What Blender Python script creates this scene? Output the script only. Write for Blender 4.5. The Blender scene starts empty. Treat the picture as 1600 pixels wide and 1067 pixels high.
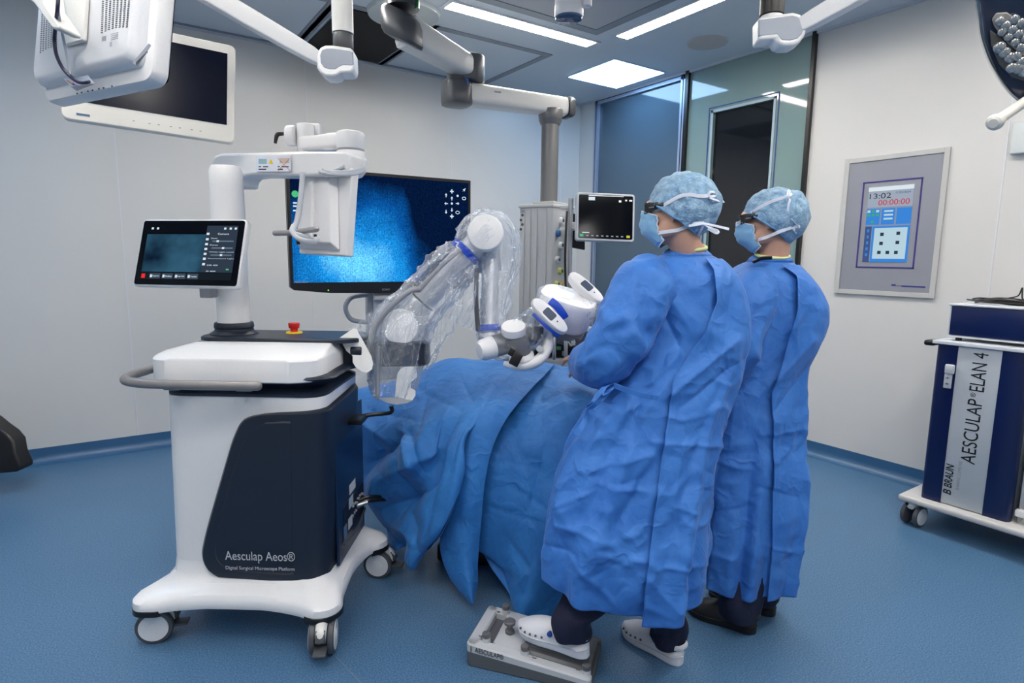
import bpy, bmesh, math, random
from math import sin, cos, pi, radians as R
from mathutils import Vector as V, Matrix, noise
random.seed(7)
S = bpy.context.scene
COL = S.collection

# ------------------------------------------------------------------ camera
FPX = 931.7; PITCH = R(8.07); YAW = R(34.25); ROLL = R(.69); CAMZ = 1.42
fw = V((sin(YAW)*cos(PITCH), cos(YAW)*cos(PITCH), -sin(PITCH)))
_r = V((cos(YAW), -sin(YAW), 0)); _u = _r.cross(fw)
rt = _r*cos(ROLL)+_u*sin(ROLL); up = _u*cos(ROLL)-_r*sin(ROLL)
fh = V((sin(YAW), cos(YAW), 0)); rh = V((cos(YAW), -sin(YAW), 0)); Z = V((0, 0, 1))
CP = V((0, 0, CAMZ))
cd = bpy.data.cameras.new('camera'); cam = bpy.data.objects.new('camera', cd); COL.objects.link(cam)
cd.sensor_width = 36; cd.lens = FPX/1600*36; cd.clip_start = .05
m = Matrix.Identity(4)
for i in range(3):
    m[i][0] = rt[i]; m[i][1] = up[i]; m[i][2] = -fw[i]; m[i][3] = CP[i]
cam.matrix_world = m; S.camera = cam

# ------------------------------------------------------------------ world, exposure
S.view_settings.view_transform = 'Standard'; S.view_settings.look = 'None'
S.view_settings.gamma = 1; S.view_settings.use_curve_mapping = False
S.view_settings.exposure = 0.32
w = bpy.data.worlds.new('world'); S.world = w; w.use_nodes = True
w.node_tree.nodes['Background'].inputs[0].default_value = (1, .98, .95, 1)
w.node_tree.nodes['Background'].inputs[1].default_value = .05
STRIP_E = 50.0; PANEL_E = 10.5; FLOW_E = 0.0

# ------------------------------------------------------------------ helpers
def ray(x, y): return fw + rt*((x-800)/FPX) + up*((533.5-y)/FPX)
def at(x, y, d): return CP + ray(x, y)*d
def onz(x, y, z=0): r = ray(x, y); return CP + r*((z-CAMZ)/r.z)
def onx(x, y, X): r = ray(x, y); return CP + r*(X/r.x)
class Fr:
    def __init__(s, o, deg):
        t = R(deg); s.deg = deg; s.o = V(o); s.a = V((cos(t), sin(t), 0)); s.b = V((-sin(t), cos(t), 0))
    def w(s, x, y, z): return s.o + s.a*x + s.b*y + Z*z
    def M(s): return Matrix.Translation(s.o) @ Matrix.Rotation(R(s.deg), 4, 'Z')
def frame(o, x, z):
    z = V(z).normalized(); x = V(x); x = (x - z*x.dot(z)).normalized(); y = z.cross(x)
    M = Matrix.Identity(4)
    for i in range(3): M[i][0] = x[i]; M[i][1] = y[i]; M[i][2] = z[i]; M[i][3] = o[i]
    return M

MATS = {}
def mat(name, col, rough=.5, metal=0, spec=.5, bump=0, bscale=200, var=0, vscale=3, emit=0, ecol=None, sheen=0, coat=0, detail=3):
    if name in MATS: return MATS[name]
    mt = bpy.data.materials.new(name); mt.use_nodes = True; nt = mt.node_tree; b = nt.nodes['Principled BSDF']
    c = tuple(col)+(1,)
    b.inputs['Base Color'].default_value = c; b.inputs['Roughness'].default_value = rough; b.inputs['Metallic'].default_value = metal
    b.inputs['Specular IOR Level'].default_value = spec
    if sheen: b.inputs['Sheen Weight'].default_value = sheen
    if coat: b.inputs['Coat Weight'].default_value = coat; b.inputs['Coat Roughness'].default_value = .05
    if emit: b.inputs['Emission Color'].default_value = (tuple(ecol or col)+(1,)); b.inputs['Emission Strength'].default_value = emit
    tc = nt.nodes.new('ShaderNodeTexCoord')
    n = nt.nodes.new('ShaderNodeTexNoise'); n.inputs['Scale'].default_value = vscale if var else bscale; n.inputs['Detail'].default_value = detail
    nt.links.new(tc.outputs['Object'], n.inputs['Vector'])
    v = var if var else .015
    mr = nt.nodes.new('ShaderNodeMapRange'); mr.inputs[1].default_value = .3; mr.inputs[2].default_value = .7
    mr.inputs[3].default_value = 1-v; mr.inputs[4].default_value = 1+v
    nt.links.new(n.outputs['Fac'], mr.inputs[0])
    mx = nt.nodes.new('ShaderNodeVectorMath'); mx.operation = 'SCALE'; mx.inputs[0].default_value = col
    nt.links.new(mr.outputs[0], mx.inputs['Scale']); nt.links.new(mx.outputs[0], b.inputs['Base Color'])
    if bump:
        n2 = nt.nodes.new('ShaderNodeTexNoise'); n2.inputs['Scale'].default_value = bscale; n2.inputs['Detail'].default_value = detail
        nt.links.new(tc.outputs['Object'], n2.inputs['Vector'])
        bp = nt.nodes.new('ShaderNodeBump'); bp.inputs['Strength'].default_value = bump; bp.inputs['Distance'].default_value = .01
        nt.links.new(n2.outputs['Fac'], bp.inputs['Height']); nt.links.new(bp.outputs[0], b.inputs['Normal'])
    MATS[name] = mt; return mt

class B:
    """collects shapes into one mesh; coordinates are world coordinates"""
    def __init__(s): s.bm = bmesh.new()
    def _mi(s, vs, mi):
        if mi:
            fs = set()
            for v in vs: fs.update(v.link_faces)
            for f in fs: f.material_index = mi
    def box(s, c, size, M=None, mi=0, bev=0):
        r = bmesh.ops.create_cube(s.bm, size=1); vs = r['verts']
        for v in vs: v.co = V((v.co.x*size[0], v.co.y*size[1], v.co.z*size[2]))+V(c)
        if bev:
            es = set()
            for v in vs: es.update(v.link_edges)
            rr = bmesh.ops.bevel(s.bm, geom=list(es), offset=bev, segments=3, affect='EDGES', profile=.5)
            vs = list({v for f in rr['faces'] for v in f.verts} | {v for v in vs if v.is_valid})
        if M:
            for v in vs: v.co = M @ v.co
        s._mi(vs, mi); return s
    def fbox(s, fr, x0, x1, y0, y1, z0, z1, mi=0, bev=0):
        return s.box(((x0+x1)/2, (y0+y1)/2, (z0+z1)/2), (abs(x1-x0), abs(y1-y0), abs(z1-z0)), fr.M() if fr else None, mi, bev)
    def loft(s, rings, cap=True, closed=True, mi=0):
        vr = [[s.bm.verts.new(p) for p in r] for r in rings]
        n = len(rings[0]); fs = []
        for i in range(len(vr)-1):
            for j in range(n if closed else n-1):
                k = (j+1) % n
                try: fs.append(s.bm.faces.new((vr[i][j], vr[i][k], vr[i+1][k], vr[i+1][j])))
                except ValueError: pass
        if cap:
            try: fs.append(s.bm.faces.new(vr[0][::-1])); fs.append(s.bm.faces.new(vr[-1]))
            except ValueError: pass
        for f in fs: f.material_index = mi
        return s
    def tube(s, pts, rad, seg=16, mi=0, sm=0, cap=True, flat=1, fdir=None):
        pts = [V(p) for p in pts]
        rs = list(rad) if isinstance(rad, (list, tuple)) else [rad]*len(pts)
        if sm:
            q = cr([list(p)+[r] for p, r in zip(pts, rs)], sm); pts = [V(a[:3]) for a in q]; rs = [a[3] for a in q]
        t0 = (pts[1]-pts[0]).normalized()
        nrm = V(fdir) if fdir else (V((0, 0, 1)) if abs(t0.z) < .9 else V((1, 0, 0)))
        rings = []
        for i, p in enumerate(pts):
            t = (pts[min(i+1, len(pts)-1)]-pts[max(i-1, 0)]).normalized()
            nrm = (nrm - t*nrm.dot(t)); nrm = nrm.normalized() if nrm.length > 1e-6 else t.orthogonal().normalized()
            bn = t.cross(nrm)
            rings.append([p + nrm*(cos(2*pi*k/seg)*rs[i]*flat) + bn*(sin(2*pi*k/seg)*rs[i]) for k in range(seg)])
        return s.loft(rings, cap, True, mi)
    def cyl(s, a, b, r, r2=None, seg=32, mi=0, bev=0):
        a = V(a); b = V(b); r2 = r if r2 is None else r2
        if bev:
            d = (b-a).normalized()
            return s.tube([a, a+d*bev*.3, a+d*bev, b-d*bev, b-d*bev*.3, b], [r-bev, r-bev*.3, r, r2, r2-bev*.3, r2-bev], seg, mi)
        return s.tube([a, b], [r, r2], seg, mi)
    def ell(s, c, r, M=None, mi=0, u=24, v=16):
        q = bmesh.ops.create_uvsphere(s.bm, u_segments=u, v_segments=v, radius=1)['verts']
        for x in q:
            x.co = V((x.co.x*r[0], x.co.y*r[1], x.co.z*r[2]))
            x.co = (M @ x.co) if M else x.co
            x.co += V(c)
        s._mi(q, mi); return s
    def prism(s, pts, vec, mi=0):
        pts = [V(p) for p in pts]; vec = V(vec)
        return s.loft([pts, [p+vec for p in pts]], True, True, mi)
    def grid(s, G, mi=0):
        return s.loft(G, cap=False, closed=False, mi=mi)

def cr(P, n, closed=False):
    """Catmull-Rom resampling of lists of numbers"""
    out = []; L = len(P); segs = L if closed else L-1
    for i in range(segs):
        g = (lambda k: P[k % L]) if closed else (lambda k: P[max(0, min(L-1, k))])
        a, b, c, d = g(i-1), g(i), g(i+1), g(i+2)
        for j in range(n):
            t = j/n
            out.append([.5*((2*q)+(-p+r_)*t+(2*p-5*q+4*r_-s_)*t*t+(-p+3*q-3*r_+s_)*t**3) for p, q, r_, s_ in zip(a, b, c, d)])
    if not closed: out.append(list(P[-1]))
    return out
def patch(G, nu, nv):
    """G rows of (px,py,depth) -> dense grid of world points"""
    rows = [cr([list(p) for p in r], nu) for r in G]
    cols = [cr([rows[i][j] for i in range(len(rows))], nv) for j in range(len(rows[0]))]
    return [[at(*cols[j][i]) for j in range(len(cols))] for i in range(len(cols[0]))]
def patchw(G, nu, nv):
    rows = [cr([list(p) for p in r], nu) for r in G]
    cols = [cr([rows[i][j] for i in range(len(rows))], nv) for j in range(len(rows[0]))]
    return [[V(cols[j][i]) for j in range(len(cols))] for i in range(len(cols[0]))]
def crease(p, s):
    d = noise.voronoi(V(p)*s)[0]; return min(1, (d[1]-d[0])*1.6)
def ridge(q): return 1-min(1, abs(noise.noise(q))*3.2)
def crump(p, amp, s=6, seed=0):
    """sharp pressed creases and soft buckles of a stiff non-woven sheet"""
    q = V(p)+V((seed*3.1, seed*1.7, seed))
    w_ = V((noise.noise(q*2), noise.noise(q*2+V((5, 0, 0))), noise.noise(q*2+V((0, 7, 0)))))*.10
    a = q+w_; b_ = V((a.x+a.z*.5, a.y-a.z*.3, a.z*.55)); c_ = V((a.x-a.z*.45, a.y+a.z*.45, a.z*.6))
    return amp*(.75*(ridge(b_*s*.55)-.4)+.6*(ridge(c_*s*.8+V((9, 1, 4)))-.4)*(.5+noise.noise(q*1.7))+.35*(ridge(a*s*1.9)-.4)*max(0, .35+noise.noise(q*2.3))*2+.9*noise.noise(q*s*.45))
def displace(G, fn):
    """move a point grid along its own normals"""
    n, m_ = len(G), len(G[0]); out = []
    for i in range(n):
        row = []
        for j in range(m_):
            du = G[i][min(j+1, m_-1)]-G[i][max(j-1, 0)]; dv = G[min(i+1, n-1)][j]-G[max(i-1, 0)][j]
            nn = du.cross(dv); nn = nn.normalized() if nn.length > 1e-9 else Z.copy()
            row.append(G[i][j]+nn*fn(G[i][j], i/(n-1), j/(m_-1)))
        out.append(row)
    return out

def proj(q):
    d = V(q)-CP; w_ = d.dot(fw); return 800+FPX*d.dot(rt)/w_, 533.5-FPX*d.dot(up)/w_
def creases(q, segs):
    """pressed fold lines: (x0,y0,x1,y1,height,half width) measured on the photographed side of the cloth"""
    x, y = proj(q); f = 0
    for x0, y0, x1, y1, am, wd in segs:
        dx, dy = x1-x0, y1-y0; L2 = dx*dx+dy*dy; t = max(0, min(1, ((x-x0)*dx+(y-y0)*dy)/L2)); d = math.hypot(x-x0-t*dx, y-y0-t*dy)
        if d < wd*4: f += am*math.exp(-d/wd)*(.45+.55*sin(pi*(.12+.76*t)))
    return f
WM = {}
def tag(o, label=None, cat=None, group=None, kind=None):
    if label: o['label'] = label
    if cat: o['category'] = cat
    if group: o['group'] = group
    if kind: o['kind'] = kind
    return o
def thing(name, label, cat, loc=(0, 0, 0), deg=0, group=None):
    o = bpy.data.objects.new(name, None); COL.objects.link(o); o.empty_display_size = .1
    o.location = loc; o.rotation_euler = (0, 0, R(deg))
    WM[o.name] = Matrix.Translation(V(loc)) @ Matrix.Rotation(R(deg), 4, 'Z')
    return tag(o, label, cat, group)
def finish(name, me, mats, parent, smooth, label, mods):
    o = bpy.data.objects.new(name, me); COL.objects.link(o)
    for m_ in (mats if isinstance(mats, (list, tuple)) else [mats]): me.materials.append(m_)
    if parent is not None:
        W = WM[parent.name]; me.transform(W.inverted()); o.parent = parent; WM[o.name] = W
    else:
        xs = [v.co for v in me.vertices]
        c = V(((min(p.x for p in xs)+max(p.x for p in xs))/2, (min(p.y for p in xs)+max(p.y for p in xs))/2, min(p.z for p in xs)))
        me.transform(Matrix.Translation(-c)); o.location = c; WM[o.name] = Matrix.Translation(c)
    if label: o['label'] = label
    for p in me.polygons: p.use_smooth = bool(smooth)
    if mods.get('solid'):
        q = o.modifiers.new('s', 'SOLIDIFY'); q.thickness = mods['solid']; q.offset = mods.get('soff', -1)
    if mods.get('bev'):
        q = o.modifiers.new('b', 'BEVEL'); q.width = mods['bev']; q.segments = 3; q.limit_method = 'ANGLE'; q.angle_limit = R(35)
    if mods.get('sub'):
        q = o.modifiers.new('u', 'SUBSURF'); q.levels = q.render_levels = mods['sub']
    return o
def obj(name, b, mats, parent=None, smooth=True, label=None, ang=35, **mods):
    bm = b.bm; bmesh.ops.recalc_face_normals(bm, faces=bm.faces)
    if smooth and not mods.get('nosharp'):
        for e in bm.edges:
            if len(e.link_faces) == 2 and e.calc_face_angle(0) > R(ang): e.smooth = False
    me = bpy.data.meshes.new(name); bm.to_mesh(me); bm.free()
    return finish(name, me, mats, parent, smooth, label, mods)
def remeshed(name, b, mats, parent, vox=.006, it=6, label=None, fn=None):
    bm = b.bm; bmesh.ops.recalc_face_normals(bm, faces=bm.faces)
    me = bpy.data.meshes.new('tmp'); bm.to_mesh(me); bm.free()
    o = bpy.data.objects.new('tmp', me); COL.objects.link(o)
    q = o.modifiers.new('r', 'REMESH'); q.mode = 'VOXEL'; q.voxel_size = vox
    q = o.modifiers.new('s', 'SMOOTH'); q.factor = .6; q.iterations = it
    dg = bpy.context.evaluated_depsgraph_get(); ev = o.evaluated_get(dg)
    m2 = bpy.data.meshes.new_from_object(ev); bpy.data.objects.remove(o); bpy.data.meshes.remove(me); m2.name = name
    if fn:
        ns = [v.normal.copy() for v in m2.vertices]
        for v, n_ in zip(m2.vertices, ns): v.co = v.co + n_*fn(v.co)
    return finish(name, m2, mats, parent, True, label, {})
def text(name, s, o, xd, yd, mt, parent, width=None, height=None, thick=.0006, shear=0, bold=0):
    cu = bpy.data.curves.new('t', 'FONT'); cu.body = s; cu.size = 1; cu.extrude = .01; cu.shear = shear; cu.offset = bold
    t = bpy.data.objects.new('t', cu); COL.objects.link(t)
    dg = bpy.context.evaluated_depsgraph_get(); me = bpy.data.meshes.new_from_object(t.evaluated_get(dg))
    bpy.data.objects.remove(t); bpy.data.curves.remove(cu); me.name = name
    xs = [v.co.x for v in me.vertices]; ys = [v.co.y for v in me.vertices]
    x0, x1, y0, y1 = min(xs), max(xs), min(ys), max(ys)
    sx = width/(x1-x0) if width else height/(y1-y0); sy = height/(y1-y0) if height else sx
    xd = V(xd).normalized(); yd = V(yd).normalized(); zd = xd.cross(yd)
    for v in me.vertices:
        v.co = V(o)+xd*((v.co.x-x0)*sx)+yd*((v.co.y-y0)*sy)+zd*(thick*(v.co.z/.01+1)*.5)
    return finish(name, me, mt, parent, False, None, {})
def struct(name, b, mats, smooth=False, **k):
    o = obj(name, b, mats, None, smooth, **k); o['kind'] = 'structure'; return o
def rrect(x0, x1, y0, y1, r, n=6):
    P = []
    for cx, cy, a in ((x1-r, y1-r, 0), (x0+r, y1-r, 90), (x0+r, y0+r, 180), (x1-r, y0+r, 270)):
        for k in range(n+1): t = R(a+90*k/n); P.append((cx+r*cos(t), cy+r*sin(t)))
    return P
def slab(b, o, ux, uy, x0, x1, y0, y1, r, th, mi=0, n=6):
    """rounded slab in the plane (ux,uy) at o, thick th along ux x uy"""
    ux = V(ux); uy = V(uy); nn = ux.cross(uy).normalized()
    b.prism([V(o)+ux*x+uy*y for x, y in rrect(x0, x1, y0, y1, r, n)], nn*th, mi)
def quadbox(b, pts, vec, mi=0): b.prism(pts, vec, mi); return b
def ribbon(pts, wd, width, th=.0012, sm=5):
    P = [V(q) for q in cr([list(p) for p in pts], sm)]; b = B(); wd = V(wd).normalized()
    G = []
    for i, p in enumerate(P):
        t = (P[min(i+1, len(P)-1)]-P[max(i-1, 0)]).normalized(); n_ = t.cross(wd).normalized(); w_ = n_.cross(t)
        G.append([p-w_*width/2-n_*th, p+w_*width/2-n_*th, p+w_*width/2+n_*th, p-w_*width/2+n_*th])
    b.loft(G, True, True); return b

# ------------------------------------------------------------------ materials
WHITE = mat('white_plastic', (.84, .84, .85), .34, coat=.15)
OFFW = mat('warm_white_enamel', (.78, .77, .74), .33)
GREYP = mat('pale_grey_plastic', (.52, .55, .60), .4)
MGREY = mat('mid_grey_plastic', (.30, .31, .34), .42)
DGREY = mat('dark_grey_plastic', (.075, .08, .09), .4)
NAVYP = mat('navy_plastic', (.010, .017, .034), .42)
NAVY2 = mat('navy_glossy', (.006, .022, .065), .3)
BLACK = mat('black_plastic', (.006, .006, .007), .35)
SCRN = mat('dark_glass', (.002, .003, .006), .10, spec=.16)
STEEL = mat('brushed_steel', (.55, .55, .56), .3, 1)
TAUPE = mat('taupe_handle', (.27, .255, .25), .38, .3)
ALU = mat('anodised_aluminium', (.42, .45, .50), .35, .6)
SILVER = mat('silver_paint', (.48, .50, .53), .38, .25)
RED = mat('red_plastic', (.65, .015, .01), .35)
YEL = mat('yellow_plastic', (.85, .6, .01), .4)
BLUEB = mat('blue_band', (.003, .06, .52), .45)
SKIN = mat('skin', (.60, .34, .24), .5, var=.06, vscale=20)
INKW = mat('white_ink', (.55, .58, .62), .5)
INKK = mat('black_ink', (.01, .01, .012), .5)
SHOE = mat('white_rubber', (.72, .73, .78), .45)
SHOEK = mat('black_rubber', (.008, .008, .01), .5)
TROU = mat('navy_scrubs', (.005, .009, .035), .85, bump=.3, bscale=40)
TAPE = mat('white_tie_fabric', (.72, .76, .86), .8, bump=.2, bscale=500)
YTAPE = mat('pale_yellow_binding', (.72, .78, .38), .8)

def cloth_mat(name, c, c2, fine=900, tr=.12):
    mt = bpy.data.materials.new(name); mt.use_nodes = True; nt = mt.node_tree; L = nt.links; b = nt.nodes['Principled BSDF']
    tc = nt.nodes.new('ShaderNodeTexCoord')
    n = nt.nodes.new('ShaderNodeTexNoise'); n.inputs['Scale'].default_value = 7; n.inputs['Detail'].default_value = 8; n.inputs['Roughness'].default_value = .7
    L.new(tc.outputs['Object'], n.inputs['Vector'])
    r = nt.nodes.new('ShaderNodeMapRange'); r.inputs[1].default_value = .3; r.inputs[2].default_value = .7; L.new(n.outputs['Fac'], r.inputs[0])
    mx = nt.nodes.new('ShaderNodeMix'); mx.data_type = 'RGBA'; mx.inputs['A'].default_value = (*c, 1); mx.inputs['B'].default_value = (*c2, 1)
    L.new(r.outputs[0], mx.inputs['Factor']); L.new(mx.outputs['Result'], b.inputs['Base Color'])
    b.inputs['Roughness'].default_value = .62; b.inputs['Specular IOR Level'].default_value = .35
    b.inputs['Sheen Weight'].default_value = .12; b.inputs['Sheen Roughness'].default_value = .4
    # small crumple creases
    nn = nt.nodes.new('ShaderNodeTexNoise'); nn.inputs['Scale'].default_value = 6; nn.inputs['Detail'].default_value = 2
    L.new(tc.outputs['Object'], nn.inputs['Vector'])
    ad = nt.nodes.new('ShaderNodeVectorMath'); ad.operation = 'MULTIPLY_ADD'; ad.inputs[1].default_value = (.25, .25, .25)
    L.new(nn.outputs['Color'], ad.inputs[0]); L.new(tc.outputs['Object'], ad.inputs[2])
    vo = nt.nodes.new('ShaderNodeTexNoise'); vo.inputs['Scale'].default_value = 7; vo.inputs['Detail'].default_value = 2.5; vo.inputs['Roughness'].default_value = .45
    L.new(ad.outputs[0], vo.inputs['Vector'])
    s1 = nt.nodes.new('ShaderNodeMath'); s1.operation = 'SUBTRACT'; s1.inputs[1].default_value = .5; L.new(vo.outputs['Fac'], s1.inputs[0])
    s2 = nt.nodes.new('ShaderNodeMath'); s2.operation = 'ABSOLUTE'; L.new(s1.outputs[0], s2.inputs[0])
    vr = nt.nodes.new('ShaderNodeMapRange'); vr.inputs[2].default_value = .12; vr.inputs[3].default_value = 1; vr.inputs[4].default_value = 0; L.new(s2.outputs[0], vr.inputs[0])
    fn = nt.nodes.new('ShaderNodeTexNoise'); fn.inputs['Scale'].default_value = fine; L.new(tc.outputs['Object'], fn.inputs['Vector'])
    b1 = nt.nodes.new('ShaderNodeBump'); b1.inputs['Strength'].default_value = .4; b1.inputs['Distance'].default_value = .008; L.new(vr.outputs[0], b1.inputs['Height'])
    b2 = nt.nodes.new('ShaderNodeBump'); b2.inputs['Strength'].default_value = .12; b2.inputs['Distance'].default_value = .002
    L.new(fn.outputs['Fac'], b2.inputs['Height']); L.new(b1.outputs[0], b2.inputs['Normal']); L.new(b2.outputs[0], b.inputs['Normal'])
    return mt
GOWN = cloth_mat('gown_nonwoven_blue', (.020, .128, .46), (.055, .215, .63))
DRAPE = cloth_mat('drape_nonwoven_blue', (.013, .125, .40), (.032, .20, .55))
MASKM = cloth_mat('mask_fabric', (.22, .45, .68), (.27, .50, .72), 1500)
def cap_mat():
    mt = cloth_mat('cap_nonwoven', (.10, .24, .41), (.42, .60, .76), 1200)
    nt = mt.node_tree
    for n in nt.nodes:
        if n.bl_idname == 'ShaderNodeTexNoise' and n.inputs['Scale'].default_value == 7: n.inputs['Scale'].default_value = 45; n.inputs['Detail'].default_value = 10
    return mt
CAPM = cap_mat()
def film_mat(name, base=.1, tint=(.86, .92, 1)):
    mt = bpy.data.materials.new(name); mt.use_nodes = True; nt = mt.node_tree; L = nt.links; nt.nodes.clear()
    out = nt.nodes.new('ShaderNodeOutputMaterial'); tr = nt.nodes.new('ShaderNodeBsdfTransparent'); tr.inputs[0].default_value = (.975, .985, 1, 1)
    gl = nt.nodes.new('ShaderNodeBsdfGlossy'); gl.inputs['Roughness'].default_value = .09; gl.inputs[0].default_value = (.95, .97, 1, 1)
    df = nt.nodes.new('ShaderNodeBsdfDiffuse'); df.inputs[0].default_value = (*tint, 1)
    tc = nt.nodes.new('ShaderNodeTexCoord')
    mp = nt.nodes.new('ShaderNodeMapping'); mp.inputs['Scale'].default_value = (1, 1, .45); L.new(tc.outputs['Object'], mp.inputs[0])
    nn = nt.nodes.new('ShaderNodeTexNoise'); nn.inputs['Scale'].default_value = 12; nn.inputs['Detail'].default_value = 5; nn.inputs['Distortion'].default_value = 1.5
    L.new(mp.outputs[0], nn.inputs['Vector'])
    bp = nt.nodes.new('ShaderNodeBump'); bp.inputs['Strength'].default_value = 1; bp.inputs['Distance'].default_value = .03; L.new(nn.outputs['Fac'], bp.inputs['Height'])
    L.new(bp.outputs[0], gl.inputs['Normal'])
    lw = nt.nodes.new('ShaderNodeLayerWeight'); lw.inputs['Blend'].default_value = .35; L.new(bp.outputs[0], lw.inputs['Normal'])
    ma = nt.nodes.new('ShaderNodeMapRange'); ma.inputs[3].default_value = base; ma.inputs[4].default_value = .75; L.new(lw.outputs['Facing'], ma.inputs[0])
    pw = nt.nodes.new('ShaderNodeMath'); pw.operation = 'POWER'; pw.inputs[1].default_value = 2.2; L.new(lw.outputs['Facing'], pw.inputs[0]); L.new(pw.outputs[0], ma.inputs[0])
    m1 = nt.nodes.new('ShaderNodeMixShader'); m1.inputs[0].default_value = .5; L.new(gl.outputs[0], m1.inputs[1]); L.new(df.outputs[0], m1.inputs[2])
    m2 = nt.nodes.new('ShaderNodeMixShader'); L.new(ma.outputs[0], m2.inputs[0]); L.new(tr.outputs[0], m2.inputs[1]); L.new(m1.outputs[0], m2.inputs[2])
    L.new(m2.outputs[0], out.inputs[0]); return mt
FILM = film_mat('clear_plastic_film', .17)
FILM2 = film_mat('clear_plastic_film_taut', .10)

def emis(name, col, st):
    mt = bpy.data.materials.new(name); mt.use_nodes = True; nt = mt.node_tree; nt.nodes.clear()
    o = nt.nodes.new('ShaderNodeOutputMaterial'); e = nt.nodes.new('ShaderNodeEmission'); e.inputs[0].default_value = (*col, 1); e.inputs[1].default_value = st
    nt.links.new(e.outputs[0], o.inputs[0]); return mt
STRIPM = emis('strip_lamp', (1, .95, .88), STRIP_E)
FILLW = emis('fill_panel_neutral', (1, .98, .96), 13.0)  # glow of the added fill panels out of view
PANELM = emis('led_panel', (.40, .66, 1.0), PANEL_E)
ICON = emis('icon_white', (.75, .85, .95), .75)
ICONG = emis('icon_green', (.1, .7, .3), .6)
ICONR = emis('icon_red', (.9, .03, .03), .8)
ICONY = emis('icon_yellow', (.8, .75, .1), .6)
def floor_mat():
    mt = mat('blue_vinyl', (.075, .165, .30), .36, spec=.4, bump=.05, bscale=300)
    nt = mt.node_tree; L = nt.links; b = nt.nodes['Principled BSDF']; tc = nt.nodes.new('ShaderNodeTexCoord')
    n = nt.nodes.new('ShaderNodeTexNoise'); n.inputs['Scale'].default_value = 170; n.inputs['Detail'].default_value = 2; L.new(tc.outputs['Object'], n.inputs['Vector'])
    n3 = nt.nodes.new('ShaderNodeTexNoise'); n3.inputs['Scale'].default_value = 1.3; n3.inputs['Detail'].default_value = 4; L.new(tc.outputs['Object'], n3.inputs['Vector'])
    r = nt.nodes.new('ShaderNodeValToRGB'); r.color_ramp.elements[0].position = .36; r.color_ramp.elements[1].position = .66
    r.color_ramp.elements[0].color = (.040, .118, .235, 1); r.color_ramp.elements[1].color = (.108, .212, .345, 1); L.new(n.outputs['Fac'], r.inputs[0])
    L.new(r.outputs[0], b.inputs['Base Color'])
    rr = nt.nodes.new('ShaderNodeMapRange'); rr.inputs[3].default_value = .28; rr.inputs[4].default_value = .46; L.new(n3.outputs['Fac'], rr.inputs[0]); L.new(rr.outputs[0], b.inputs['Roughness'])
    return mt
FLOOR = floor_mat()
COVE = mat('blue_vinyl_cove', (.035, .115, .24), .35, bump=.03, bscale=300)
WALLM = mat('wall_panel_laminate', (.66, .65, .635), .30, spec=.5, var=.02, vscale=.8)
SEAM = mat('seam_white', (.70, .71, .74), .4)
CEILM = mat('ceiling_metal_panel', (.60, .67, .74), .42, var=.015, vscale=1)
CTRIM = mat('ceiling_grey_trim', (.22, .255, .30), .5)
FLOWM = mat('flow_screen_fabric', (.40, .43, .48), .7, bump=.2, bscale=900)
GLASSL = mat('satin_blue_glass', (.065, .11, .155), .07, spec=.75)
GLASSR = mat('pale_green_glass', (.20, .29, .29), .05, spec=.75)
DARKW = mat('dark_window_glass', (.008, .010, .014), .04, spec=.6)

# ================================================================== THE ROOM
XR = 4.226; YB = 4.989; XL = -2.6; YF = -2.6; HC = 2.997
struct('floor', B().box(((XL+XR)/2, (YF+YB)/2, -.05), (XR-XL+.4, YB-YF+.4, .1)), FLOOR)
_fs = B().box((.62, 1.75, .0006), (.004, 1.35, .0012), Matrix.Translation(V((.62, 1.75, 0)))@Matrix.Rotation(R(9), 4, 'Z')@Matrix.Translation(V((-.62, -1.75, 0))))
struct('trim_1', _fs, mat('weld_seam', (.13, .20, .30), .5))
struct('ceiling', B().box(((XL+XR)/2, (YF+YB)/2, HC+.05), (XR-XL+.4, YB-YF+.4, .1)), CEILM)
struct('wall_back', B().box(((XL+XR)/2, YB+.1, HC/2), (XR-XL+.6, .2, HC)), WALLM)
GY0, GY1 = 2.462, 4.744
b = B(); b.box((XR+.1, (GY0+YF)/2, HC/2), (.2, GY0-YF, HC)); b.box((XR+.1, (GY1+YB)/2, HC/2), (.2, YB-GY1, HC)); struct('wall_right', b, WALLM)
struct('wall_left', B().box((XL-.1, (YF+YB)/2, HC/2), (.2, YB-YF+.4, HC)), WALLM)
struct('wall_front', B().box(((XL+XR)/2, YF-.1, HC/2), (XR-XL+.6, .2, HC)), WALLM)
# joints between the wall panels
n = 2
for x in (.12, 1.407, 2.699, 3.99):
    struct('trim_%d' % n, B().box((x, YB-.001, 1.55), (.007, .004, 2.89)), SEAM); n += 1
for y in (1.31,):
    struct('trim_%d' % n, B().box((XR-.001, y, 1.55), (.004, .007, 2.89)), SEAM); n += 1
# coved skirting: profile swept along each wall
def cove(p0, p1, inward):
    p0 = V(p0); p1 = V(p1); inn = V(inward)
    prof = [(0, .105), (.006, .105), (.006, .06)]+[(.006+.06*(1-cos(R(a))), .06-.06*sin(R(a))) for a in range(10, 91, 10)]+[(0, 0)]
    b = B(); b.loft([[q+inn*a+Z*(h+.0005) for a, h in prof] for q in (p0, p1)]); return b
for nm, p0, p1, inn in (('back', (XL, YB, 0), (XR, YB, 0), (0, -1, 0)), ('right', (XR, YB, 0), (XR, YF, 0), (-1, 0, 0)), ('left', (XL, YF, 0), (XL, YB, 0), (1, 0, 0))):
    struct('baseboard_'+nm, cove(p0, p1, inn), COVE, smooth=True)
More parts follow.
